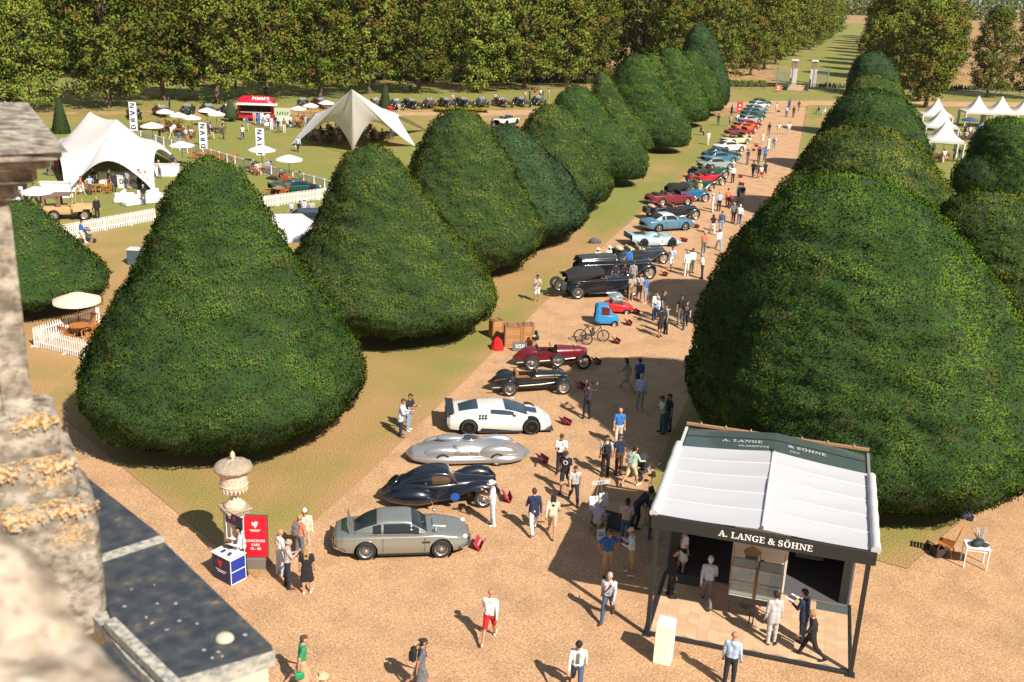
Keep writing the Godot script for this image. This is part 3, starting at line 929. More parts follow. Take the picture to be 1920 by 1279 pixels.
func pavilion()->void:
	var dark:=mat(0.018,0.022,0.024,0.45)
	var white:=mat(0.46,0.46,0.49,0.75)
	var o:=thing("pavilion","open black framed pavilion with a white fabric roof and pale lettering on its fascia","pavilion",Vector3(4.44,0,-27.4),-0.2751)
	var w:=5.89
	var high:=4.05
	var floor_:=Node3D.new()
	place("floor",floor_,o)
	var g:=Geo.new()
	g.box(Vector3(w/2,0.03,-1.83),Vector3(w,0.10,3.62))
	obj("floor_base",g,mat(0.25,0.18,0.12,0.8),floor_)
	var oak: Array=[]
	for k in 5:
		oak.push_back([mat(0.53,0.36,0.225,0.55),mat(0.56,0.39,0.25,0.55),mat(0.51,0.34,0.21,0.55),mat(0.58,0.41,0.265,0.55),mat(0.545,0.375,0.235,0.55)][k])
	var protos: Array=[]
	for k in 10:
		g=Geo.new()
		var a:=0.3 if k<5 else -0.3
		g.prism(PackedVector2Array([Vector2(-0.168,-0.099-a*0.17),Vector2(0.168,-0.099+a*0.17),Vector2(0.168,0.099+a*0.17),Vector2(-0.168,0.099-a*0.17)]),0.02,Transform3D(Basis(Vector3.RIGHT,Vector3(0,0,-1),Vector3.UP),Vector3.ZERO))
		protos.push_back(g.mesh(oak[k % 5]))
	for i in 17:
		for j in 17:
			var at:=Vector3(0.235+i*0.339,0.0801,-0.22-j*0.2)
			var p:=MeshInstance3D.new()
			p.mesh=protos[rng.randi_range(0,4)+5*(i % 2)]
			p.position=at
			place("floor_plank",p,floor_)
	g=Geo.new()
	for q in [[Vector3(w/2,0.05,0.0),Vector3(w+0.1,0.14,0.1)],[Vector3(0,0.05,-1.85),Vector3(0.1,0.14,3.58)],[Vector3(w,0.05,-1.85),Vector3(0.1,0.14,3.58)]]:
		g.box(q[0],q[1],Basis(),0.01)
	obj("floor_rim",g,dark,o)
	for q in [Vector2(0,0),Vector2(w,0),Vector2(0,-6.9),Vector2(w,-6.9)]:
		g=Geo.new()
		g.box(Vector3(q.x,high/2,q.y),Vector3(0.13,high,0.13),Basis(),0.012)
		g.box(Vector3(q.x,0.02,q.y),Vector3(0.26,0.03,0.26),Basis(),0.005)
		obj("post",g,dark,o)
	g=Geo.new()
	g.box(Vector3(w/2,high-0.2,0.03),Vector3(w+0.36,0.42,0.1),Basis(),0.01)
	obj("fascia",g,dark,o)
	for s in [-1.0,1.0]:
		g=Geo.new()
		g.box(Vector3(w/2+s*(w/2+0.08),high-0.08,-3.45),Vector3(0.1,0.16,6.84),Basis(),0.01)
		obj("side_beam",g,mat(0.45,0.45,0.46,0.4,0.6) if s>0 else white,o)
	letters("A. LANGE & SÖHNE",0.265,mat(0.8,0.79,0.75,0.6),o,Transform3D(Basis(),Vector3(w/2+0.12,high-0.2,0.086)),"Droid Serif")
	var split:=-5.1
	for s in [-1.0,1.0]:
		var rows: Array=[]
		for i in 21:
			var z:=lerpf(0.0,split,i/20.0)
			var line:=PackedVector3Array()
			for j in 13:
				var t:=j/12.0
				var sag:=-0.03*sin(PI*t)-0.05*absf(sin(PI*i/4.0))*sin(PI*t)
				var rise:=0.30*(1.0-t)*(0.25+0.75*clampf(i/14.0,0,1))
				line.push_back(Vector3(w/2+s*t*(w/2+0.02),high+0.02+rise+sag,z))
			rows.push_back(line)
		g=Geo.new()
		g.grid(rows,false,Vector3.UP)
		obj("canopy",g,white,o)
		for i in [4,8,12,16]:
			g=Geo.new()
			var pts: Array=[]
			for j in 13:
				pts.push_back(rows[i][j]+Vector3(0,0.012,0))
			g.tube(pts,[0.016],6)
			obj("seam",g,mat(0.64,0.61,0.60,0.6),o)
		g=Geo.new()
		var roll: Array=[]
		var rr: Array=[]
		for i in 25:
			var z:=lerpf(0.06,split+(0.0 if s<0 else 0.25),i/24.0)
			roll.push_back(Vector3(w/2+s*(w/2+0.13),high+0.06+0.008*sin(i*0.9),z))
			rr.push_back(0.13+0.008*sin(i*1.3+s))
		g.tube(roll,rr,12)
		obj("skirt_roll",g,mat(0.52,0.50,0.51,0.7),o)
		var back: Array=[]
		for i in 7:
			var z:=lerpf(split-0.01,-6.75,i/6.0)
			var line:=PackedVector3Array()
			for j in 2:
				line.push_back(Vector3(w/2+s*j*(w/2-0.02),high-0.02+0.30*(1-j),z))
			back.push_back(line)
		g=Geo.new()
		g.grid(back,false,Vector3.UP)
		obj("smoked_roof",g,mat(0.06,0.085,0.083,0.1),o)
		g=Geo.new()
		g.box(Vector3(w/2+s*w/4,high+0.14,-6.1),Vector3(w/2+0.03,0.012,0.04),rot(0,0,-s*rad_to_deg(atan(0.30/(w/2)))))
		obj("roof_bar",g,dark,o)
		var tilt:=atan(0.30/(w/2))
		var base:=Basis(Vector3(0,0,1),-s*tilt)*rot(-90)
		var txt:=mat(0.42,0.45,0.44,0.6)
		letters("A. LANGE" if s<0 else "& SÖHNE",0.27,txt,o,Transform3D(base,Vector3(w/2+s*1.05,high+0.21,-5.8)),"Droid Serif")
		letters("GLASHÜTTE" if s<0 else "I/SA",0.16,txt,o,Transform3D(base,Vector3(w/2+s*0.66,high+0.245,-5.42)),"Droid Serif")
	for k in 2:
		g=Geo.new()
		g.box(Vector3(w/2,high+[0.345,0.14][k],[split,0.02][k]),Vector3(0.07,0.1,[0.36,0.12][k]),Basis(),0.01)
		obj("ridge_bracket",g,mat(0.25,0.3,0.31,0.3,0.8),o)
	g=Geo.new()
	g.tube([Vector3(w/2,high+0.12,0.0),Vector3(w/2,high+0.31,-2.6),Vector3(w/2,high+0.33,split)],[0.045],8)
	obj("ridge_strip",g,mat(0.64,0.61,0.60,0.6),o)
	g=Geo.new()
	g.box(Vector3(w/2,high+0.12,-6.85),Vector3(w+0.2,0.10,0.10),Basis(),0.01)
	obj("rear_beam",g,mat(0.32,0.17,0.09,0.8),o)
	for k in 7:
		g=Geo.new()
		g.box(Vector3(0.4+k*0.85,high+0.19,-6.85),Vector3(0.05,0.06,0.12),Basis(),0.01)
		obj("clamp",g,mat(0.5,0.3,0.16,0.6),o)
	var cream:=mat(0.60,0.56,0.50,0.8)
	g=Geo.new()
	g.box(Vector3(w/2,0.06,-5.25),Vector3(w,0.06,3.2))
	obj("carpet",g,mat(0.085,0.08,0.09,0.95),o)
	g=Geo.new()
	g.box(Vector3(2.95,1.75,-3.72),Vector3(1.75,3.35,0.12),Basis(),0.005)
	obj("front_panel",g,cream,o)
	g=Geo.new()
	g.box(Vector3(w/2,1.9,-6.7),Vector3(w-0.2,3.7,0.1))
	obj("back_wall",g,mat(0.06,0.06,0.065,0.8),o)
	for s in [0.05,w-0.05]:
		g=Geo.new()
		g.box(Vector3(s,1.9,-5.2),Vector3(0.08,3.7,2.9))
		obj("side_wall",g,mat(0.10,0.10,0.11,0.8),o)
	g=Geo.new()
	g.box(Vector3(w/2,3.62,-3.72),Vector3(w-0.2,0.3,0.1))
	obj("header",g,dark,o)
	for q in [[0.08,0.35],[w-0.35,w-0.08]]:
		g=Geo.new()
		g.box(Vector3((q[0]+q[1])/2,1.75,-3.72),Vector3(q[1]-q[0],3.35,0.08),Basis(),0.005)
		obj("dark_panel",g,dark,o)
	g=Geo.new()
	g.box(Vector3(4.55,1.4,-5.6),Vector3(0.9,1.9,0.1))
	obj("partition",g,mat(0.2,0.18,0.15,0.8),o)
	for q in [Vector3(0.75,0.106,-3.3),Vector3(5.35,0.106,-3.3)]:
		g=Geo.new()
		g.box(q,Vector3(0.95,0.012,0.5),Basis(),0.004)
		tag(obj("door_mat",g,mat(0.07,0.085,0.085,0.95)),["grey door mat before the dark left opening of the pavilion","grey door mat before the dark right opening of the pavilion"][0 if q.x<2 else 1],"door mat","door mats in the pavilion").transform=o.transform
	for k in 2:
		var t:=thing("display_table",["slim legged glass display case with watches left of the grey suited man","slim legged glass display case right beside the grey suited man"][k],"display case",o.transform*Vector3(2.55+k*0.80,0.102,-1.75),-0.2751,"watch display cases")
		t.scale=Vector3(0.82,1,1)
		var gold:=mat(0.28,0.21,0.13,0.35,0.7)
		for q in [[-0.42,0.26],[0.42,0.26],[-0.42,-0.26],[0.42,-0.26]]:
			g=Geo.new()
			g.box(Vector3(q[0],0.42,q[1]),Vector3(0.05,0.84,0.05),Basis(),0.006)
			obj("leg",g,dark,t)
		g=Geo.new()
		g.box(Vector3(0,0.8,0),Vector3(0.92,0.2,0.6),Basis(),0.008)
		obj("drawer",g,dark,t)
		g=Geo.new()
		g.box(Vector3(0,0.915,0),Vector3(0.9,0.03,0.58),Basis(),0.004)
		obj("tray",g,mat(0.62,0.58,0.5,0.8),t)
		for q in [[-0.44,0.28],[0.44,0.28],[-0.44,-0.28],[0.44,-0.28]]:
			g=Geo.new()
			g.box(Vector3(q[0],1.42 if q[1]>0 else 1.6,q[1]),Vector3(0.03,1.0 if q[1]>0 else 1.4,0.03))
			obj("corner_post",g,gold,t)
		for y in [0.95,1.42,1.9]:
			g=Geo.new()
			for s in [-1.0,1.0]:
				g.box(Vector3(0,y,s*0.28),Vector3(0.85,0.025,0.02))
				g.box(Vector3(s*0.44,y,0),Vector3(0.02,0.025,0.53))
			obj("frame_rail",g,gold,t)
		var pane:=StandardMaterial3D.new()
		pane.albedo_color=Color(0.75,0.85,0.85,0.25)
		pane.roughness=0.05
		pane.transparency=BaseMaterial3D.TRANSPARENCY_ALPHA
		for y in [1.185,1.66]:
			g=Geo.new()
			g.box(Vector3(0,y,-0.28),Vector3(0.84,0.44,0.008))
			obj("pane",g,mat(0.30,0.37,0.38,0.15),t)
			g=Geo.new()
			g.box(Vector3(0,y,0.28),Vector3(0.84,0.44,0.008))
			obj("pane",g,pane,t)
		for q in 5:
			g=Geo.new()
			g.lathe([Vector2(0.0,0.0),Vector2(0.035,0.0),Vector2(0.035,0.0),Vector2(0.022,0.05),Vector2(0.0,0.07)],8,Transform3D(Basis(),Vector3(-0.32+q*0.16,0.932,0.02*(q % 2))))
			obj("watch_stand",g,mat([0.2,0.5,0.12,0.4,0.3][q],[0.12,0.4,0.12,0.2,0.3][q],[0.06,0.3,0.14,0.1,0.35][q],0.4),t)
	var hs:=thing("hat_stand","straw hat and grey cloth hung on a stand before the cream panel","hat stand",o.transform*Vector3(2.72,0.102,-2.5),-0.2751)
	g=Geo.new()
	g.tube([Vector3(0,0,0),Vector3(0,1.9,0)],[0.012],8)
	g.lathe([Vector2(0,0),Vector2(0.2,0),Vector2(0.2,0.03),Vector2(0.0,0.035)],12)
	obj("stand",g,mat(0.3,0.22,0.15,0.6),hs)
	g=Geo.new()
	g.lathe([Vector2(0.27,1.9),Vector2(0.25,1.925),Vector2(0.13,1.935),Vector2(0.12,2.03),Vector2(0.08,2.06),Vector2(0,2.065)],18)
	obj("straw_hat",g,mat(0.46,0.27,0.11,0.9),hs)
	g=Geo.new()
	g.box(Vector3(0,1.68,0.03),Vector3(0.4,0.36,0.12),Basis(),0.05)
	obj("cloth",g,mat(0.2,0.23,0.23,0.9),hs)
	g=Geo.new()
	g.box(Vector3(0.0,0.66,0.0),Vector3(0.5,1.32,0.5),Basis(),0.012)
	var pl:=tag(obj("plinth",g,mat(0.78,0.75,0.68,0.6)),"plain white plinth on the gravel at the corner of the pavilion","plinth")
	pl.transform=Transform3D(Basis(Vector3.UP,-0.33),Vector3(4.76,0,-26.15))
func tent_cloth()->StandardMaterial3D:
	if not mats.has("tent"):
		var m:=mat(0.60,0.57,0.56,0.75).duplicate()
		m.backlight_enabled=true
		m.backlight=Color(0.25,0.25,0.24)
		mats["tent"]=m
	return mats["tent"]
func star_tent(peaks: Array,tips: Array,arches: Array,label: String)->void:
	var o:=thing("star_tent",label,"tent")
	var rows: Array=[]
	var heart: Vector3=(peaks[0]+peaks[-1])*0.5
	heart.y=0
	var n:=tips.size()
	var rim:=PackedVector3Array()
	var crest:=PackedVector3Array()
	for i in n:
		var a: Vector3=tips[i]
		var b: Vector3=tips[(i+1) % n]
		var arch: float=arches[i % arches.size()][0]
		var pull: float=arches[i % arches.size()][1]
		for k in 14:
			var t:=k/14.0
			var s:=sin(PI*t)
			var p:=a.lerp(b,t)
			p=p.lerp(heart,pull*pow(s,0.8))
			p.y=lerpf(a.y,b.y,t)+arch*pow(s,0.75)
			rim.push_back(p)
			var best: Vector3=peaks[0]
			if peaks.size()>1:
				var ab: Vector3=peaks[1]-peaks[0]
				var q:=clampf((Vector2(p.x-peaks[0].x,p.z-peaks[0].z)).dot(Vector2(ab.x,ab.z))/Vector2(ab.x,ab.z).length_squared(),0.0,1.0)
				best=peaks[0].lerp(peaks[1],q)-Vector3(0,0.3*sin(PI*q),0)
			crest.push_back(best)
	for r in 13:
		var s:=r/12.0
		var line:=PackedVector3Array()
		for k in rim.size():
			var p:=crest[k].lerp(rim[k],s)
			var drop:=(crest[k].y-rim[k].y)
			p.y=rim[k].y+drop*pow(1.0-s,1.18)
			p.y-=0.22*sin(PI*s)*pow(absf(sin(PI*(k % 14)/14.0)),2.0)
			line.push_back(p)
		rows.push_back(line)
	var g:=Geo.new()
	g.grid(rows,true,Vector3.UP)
	obj("fabric",g,tent_cloth(),o)
	for p in peaks:
		g=Geo.new()
		g.tube([Vector3(p.x,0,p.z),p-Vector3(0,0.05,0)],[0.07],8)
		obj("mast",g,mat(0.3,0.3,0.3,0.4,0.5),o)
func pagoda(at: Vector3,turn: float,wide: float,label: String)->void:
	var o:=thing("pagoda_tent",label,"tent",at,turn,"white pagoda marquees on the east lawn")
	var rows: Array=[]
	for r in 11:
		var s:=r/10.0
		var line:=PackedVector3Array()
		for k in 24:
			var w:=TAU*(k+0.5)/24.0
			var d:=Vector3(cos(w),0,sin(w))
			d /= maxf(absf(d.x),absf(d.z))
			var q:=lerpf(0.02,wide/2,s)
			line.push_back(Vector3(d.x*q,2.45+2.3*pow(1.0-s,1.7),d.z*q))
		rows.push_back(line)
	var g:=Geo.new()
	g.grid(rows,true,Vector3.UP)
	obj("roof",g,tent_cloth(),o)
	for k in 4:
		var b:=Basis(Vector3.UP,k*PI/2)
		g=Geo.new()
		g.box(b*Vector3(0,2.3,wide/2),Vector3(wide,0.3,0.02),b)
		obj("valance",g,tent_cloth(),o)
		g=Geo.new()
		g.tube([b*Vector3(wide/2,0,wide/2),b*Vector3(wide/2,2.45,wide/2)],[0.05],6)
		obj("leg",g,mat(0.75,0.75,0.75,0.5),o)
		if k != 0:
			for s in [-1.0,1.0]:
				g=Geo.new()
				g.tube([b*Vector3(s*(wide/2-0.1),2.2,wide/2),b*Vector3(s*(wide/2-0.25),1.2,wide/2),b*Vector3(s*(wide/2-0.15),0.0,wide/2)],[0.2,0.12,0.17],7)
				obj("curtain",g,tent_cloth(),o)
func marquees()->void:
	star_tent([Vector3(-41.260,5.199,-102.157),Vector3(-37.482,4.989,-98.917)],[Vector3(-38.01,0,-87.4),Vector3(-31.19,0,-89.81),Vector3(-33.58,0,-104.33),Vector3(-42.12,0,-117.34),Vector3(-48.6,0,-115.51),Vector3(-46.99,0,-104.23)],[[2.5,0.2],[2.5,0.16],[1.3,0.03],[1.3,0.03],[1.3,0.03],[2.2,0.1]],"big white star tent with two peaks on the lawn behind the stone cornice")
	star_tent([Vector3(-18.100,7.068,-114.411)],[Vector3(-25.99,0,-120.22),Vector3(-18.53,0,-117.83),Vector3(-12.12,0,-123.24),Vector3(-12.08,0,-137.26),Vector3(-20.73,0,-144.97),Vector3(-27.74,0,-136.58)],[[3.2,0.36]],"white star tent with a single peak and diners beneath it")
	pagoda(Vector3(51.52,0,-130.2),-0.2,4.1,"nearest white pagoda marquee with a dark parasol at its front")
	pagoda(Vector3(56.6,0,-145.22),-0.2,4.1,"middle white pagoda marquee of the row of three beside the yews")
	pagoda(Vector3(61.17,0,-159.15),-0.2,4.1,"farthest white pagoda marquee of the row of three beside the yews")
	pagoda(Vector3(70.02,0,-166.19),-0.1,4.1,"white pagoda marquee with blue parasols before it, left of two more")
	pagoda(Vector3(73.89,0,-166.77),-0.1,4.1,"white pagoda marquee between two others by the canal")
	pagoda(Vector3(77.89,0,-167.38),-0.1,4.1,"white pagoda marquee cut by the edge of the photo")
	var o:=thing("canopy_tent","plain white canopy tent showing between the two nearest clipped yews","tent",Vector3(-14.91,0,-62.72),0.25)
	o.scale=Vector3.ONE*1.35
	var g:=Geo.new()
	g.quad(Vector3(-2.2,2.5,1.6),Vector3(2.2,2.5,1.6),Vector3(1.4,3.4,-0.2),Vector3(-1.4,3.4,-0.2),Vector3(0,1,1))
	g.quad(Vector3(-2.2,2.5,-2.0),Vector3(2.2,2.5,-2.0),Vector3(1.4,3.4,-0.2),Vector3(-1.4,3.4,-0.2),Vector3(0,1,-1))
	g.flat(Vector3(2.2,2.5,1.6),Vector3(2.2,2.5,-2.0),Vector3(1.4,3.4,-0.2),Vector3(1,1,0))
	g.flat(Vector3(-2.2,2.5,1.6),Vector3(-2.2,2.5,-2.0),Vector3(-1.4,3.4,-0.2),Vector3(-1,1,0))
	obj("roof",g,tent_cloth(),o)
	for q in [Vector2(-2.1,1.5),Vector2(2.1,1.5),Vector2(2.1,-1.9),Vector2(-2.1,-1.9)]:
		g=Geo.new()
		g.tube([Vector3(q.x,0,q.y),Vector3(q.x,2.55,q.y)],[0.05],6)
		obj("leg",g,mat(0.75,0.75,0.75,0.5),o)
func picket_run(label: String,pts: Array)->void:
	var o:=thing("picket_fence",label,"fence",Vector3.ZERO,0.0,"white picket fences round the lawn enclosures")
	var white:=mat(0.76,0.75,0.72,0.6)
	var g:=Geo.new()
	g.box(Vector3(0,0.5,0),Vector3(0.075,0.92,0.02))
	g.prism(PackedVector2Array([Vector2(-0.0375,0.96),Vector2(0.0375,0.96),Vector2(0,1.03)]),0.02,Transform3D(Basis(),Vector3(0,0,-0.01)))
	var pk:=g.mesh(white)
	for i in pts.size()-1:
		var a: Vector3=pts[i]
		var b: Vector3=pts[i+1]
		var d:=b-a
		var turn:=atan2(-d.z,d.x)
		var n:=int(d.length()/0.15)
		for k in n:
			var p:=MeshInstance3D.new()
			p.mesh=pk
			p.transform=Transform3D(Basis(Vector3.UP,turn),a.lerp(b,(k+0.5)/n))
			place("picket",p,o)
		var side:=Basis(Vector3.UP,turn)*Vector3(0,0,-0.025)
		for y in [0.3,0.78]:
			g=Geo.new()
			g.bar(a+Vector3(0,y,0)+side,b+Vector3(0,y,0)+side,0.03,0.07)
			obj("rail",g,white,o)
		var bays:=maxi(1,int(d.length()/1.85))
		for k in bays+1:
			var p:=a.lerp(b,float(k)/bays)+side*2.6
			g=Geo.new()
			g.box(p+Vector3(0,0.48,0),Vector3(0.06,0.96,0.06),Basis(Vector3.UP,turn))
			g.box(p+Vector3(0,0.03,0),Vector3(0.07,0.05,0.5),Basis(Vector3.UP,turn))
			obj("post",g,white,o)
func parasol(at: Vector3,wide: float,high: float,m: Material,label: String,tilt:=0.0)->void:
	var o:=thing("parasol",label,"parasol",at,at.x*2.0,"parasols over the garden tables")
	var rows: Array=[]
	var n:=8
	for r in 5:
		var s:=r/4.0
		var line:=PackedVector3Array()
		for k in n*3:
			var w:=TAU*k/(n*3)
			var q:=wide/2*s*(1.0-0.05*absf(sin(w*n/2.0)))
			line.push_back(Vector3(cos(w)*q,high-0.62*pow(s,1.25)*wide/3.0*0.8-0.03*s*absf(sin(w*n/2.0)),sin(w)*q))
		rows.push_back(line)
	var hem:=PackedVector3Array()
	for p in rows[-1]:
		hem.push_back(p*Vector3(0.99,1,0.99)-Vector3(0,0.12,0))
	rows.push_back(hem)
	var g:=Geo.new()
	g.grid(rows,true,Vector3.UP)
	obj("canopy",g,m,o)
	g=Geo.new()
	g.tube([Vector3(0,0,0),Vector3(0,high+0.12,0)],[0.03],6)
	obj("pole",g,mat(0.22,0.13,0.06,0.7),o)
	for k in n:
		g=Geo.new()
		var w:=TAU*k/n
		g.bar(Vector3(0,high-0.06,0),Vector3(cos(w)*wide*0.47,high-0.55*wide/3.0*0.8-0.04,sin(w)*wide*0.47),0.015,0.015)
		obj("rib",g,mat(0.22,0.13,0.06,0.7),o)
	g=Geo.new()
	g.lathe([Vector2(0,0),Vector2(0.28,0),Vector2(0.28,0.0),Vector2(0.26,0.1),Vector2(0,0.12)],12)
	obj("base",g,mat(0.05,0.05,0.05,0.7),o)
func banner(at: Vector3,high: float,wide: float,low: float,text: String,label: String)->void:
	var o:=thing("banner",label,"banner",at,0.05,"tall lettered banners along the enclosure")
	var g:=Geo.new()
	g.tube([Vector3(wide/2,0,0),Vector3(wide/2,high,0),Vector3(-wide/2,high+0.03,0)],[0.03,0.025,0.015],6)
	obj("pole",g,mat(0.6,0.6,0.6,0.4,0.5),o)
	g=Geo.new()
	var rows: Array=[]
	for i in 9:
		var line:=PackedVector3Array()
		for j in 5:
			line.push_back(Vector3(lerpf(-wide/2,wide/2-0.03,j/4.0),lerpf(low,high,i/8.0),0.03*sin(i*1.1)*(1-j/4.0)))
		rows.push_back(line)
	g.grid(rows,false,Vector3(0,0,1))
	obj("cloth",g,mat(0.78,0.77,0.78,0.8),o)
	var n:=text.length()
	for k in n:
		letters(text[k],(high-low)/n*0.98,mat(0.03,0.045,0.16,0.8),o,Transform3D(Basis(Vector3(0,0,1),PI/2).scaled(Vector3(1.0,1.15,1)),Vector3(-0.02,lerpf(low,high,(k+0.5)/n),0.045)),"Droid Sans",true)
func enclosure()->void:
	picket_run("white picket fence with a sharp corner round the near beige parasol table",[Vector3(-22.51,0,-54.4),Vector3(-24.28,0,-50.44),Vector3(-20.36,0,-48.6)])
	picket_run("long white picket fence in front of the beige open vehicle",[Vector3(-32.79,0,-72.1),Vector3(-27.82,0,-79.71)])
	picket_run("white picket fence between the two clipped yews, below the dark green sports car",[Vector3(-21.47,0,-85.42),Vector3(-15.77,0,-91.63)])
	var white:=mat(0.76,0.75,0.73,0.6)
	var o:=thing("mesh_fence","white post and mesh fence running from the parasols to the green sports car","fence")
	var run:=[Vector3(-43.13,0,-119.56),Vector3(-36.82,0,-113.28),Vector3(-30.96,0,-107.64),Vector3(-25.41,0,-101.64),Vector3(-20.4,0,-97.34),Vector3(-15.65,0,-92.64)]
	var net:=mat(0.45,0.47,0.42,0.9).duplicate()
	net.albedo_color.a=0.45
	net.transparency=BaseMaterial3D.TRANSPARENCY_ALPHA
	net.roughness=0.8
	for i in run.size()-1:
		var a: Vector3=run[i]
		var b: Vector3=run[i+1]
		var g:=Geo.new()
		g.quad(a+Vector3(0,0.12,0),b+Vector3(0,0.12,0),b+Vector3(0,0.98,0),a+Vector3(0,0.98,0),Vector3(0,0,1))
		obj("mesh",g,net,o)
		for y in [0.1,1.0]:
			g=Geo.new()
			g.bar(a+Vector3(0,y,0),b+Vector3(0,y,0),0.05,0.07)
			obj("rail",g,white,o)
		var n:=int((b-a).length()/1.5)
		for k in n:
			var p:=a.lerp(b,(k+0.5)/n)
			g=Geo.new()
			g.box(p+Vector3(0,0.55,0),Vector3(0.09,1.1,0.09))
			obj("post",g,white,o)
	banner(Vector3(-32.63,0,-109.28),3.6,0.8,0.9,"DRVN","tall white banner with blue letters beside the orange chairs, middle of three")
	banner(Vector3(-26.18,0,-106.83),3.6,0.85,0.9,"DRVN","tall white banner with blue letters right behind a white parasol")
	banner(Vector3(-43,0,-118.33),4.3,0.8,1.2,"DRVN","tall white banner with blue letters by the flower bed, farthest of three")
	banner(Vector3(-38.24,0,-79.45),2.3,0.95,1.2,"Z","short white banner with one blue letter beside the dark half hidden yew")
	var cream:=tent_cloth()
	parasol(Vector3(-22.77,0,-52.53),2.5,2.35,mat(0.66,0.53,0.40,0.85),"beige parasol over the orange table inside the sharp fence corner")
	parasol(Vector3(-36.41,0,-78.83),2.4,2.5,cream,"white parasol beside the beige open vehicle")
	parasol(Vector3(-33.15,0,-103.8),2.4,2.5,cream,"white parasol left of the big front yew's tip")
	parasol(Vector3(-25.03,0,-102.64),2.7,2.6,cream,"white parasol in front of the lettered banner, its table full of guests")
	parasol(Vector3(-21.32,0,-97.68),2.6,2.6,cream,"white parasol nearest the dark green sports car")
	parasol(Vector3(-40.52,0,-116.98),2.6,2.4,cream,"white parasol by the end of the mesh fence")
	parasol(Vector3(-43.69,0,-91.82),2.8,2.5,cream,"white parasol half hidden by the stone cornice")
	var pink:=mat(0.72,0.60,0.57,0.85)
	for i in 8:
		var where: Vector3=[Vector3(-43.21,0,-129.67),Vector3(-40.76,0,-127.02),Vector3(-38.65,0,-125.31),Vector3(-38.95,0,-132.52),Vector3(-36.96,0,-129.63),Vector3(-28.8,0,-138.39),Vector3(-27.91,0,-142.03),Vector3(-26.56,0,-146)][i]
		parasol(where,2.2,2.3,pink,["pale pink parasol at the west end of the cluster by the flower bed","pale pink parasol over the guests in red beyond the mesh fence","pale pink parasol behind the kneeling guests, third of the cluster","pale pink parasol half behind the middle banner","pale pink parasol right of the middle banner with a crowded bench","pale pink parasol beside the green and white stall sign","pale pink parasol right of the stall sign","pale pink parasol close to the single peaked tent"][i])
	var navy:=mat(0.035,0.05,0.08,0.8)
	parasol(Vector3(52.78,0,-133.05),2.5,2.3,navy,"dark parasol standing in the mouth of the nearest pagoda")
	parasol(Vector3(58.52,0,-137.19),2.4,2.2,mat(0.03,0.07,0.16,0.8),"blue parasol on the grass beside the right hand yews")
	parasol(Vector3(66.22,0,-158.91),2.4,2.2,mat(0.03,0.07,0.16,0.8),"blue parasol before the pagodas by the canal")
	parasol(Vector3(72.73,0,-159.7),2.6,2.2,mat(0.05,0.12,0.24,0.8),"blue parasol at the far right pagoda")
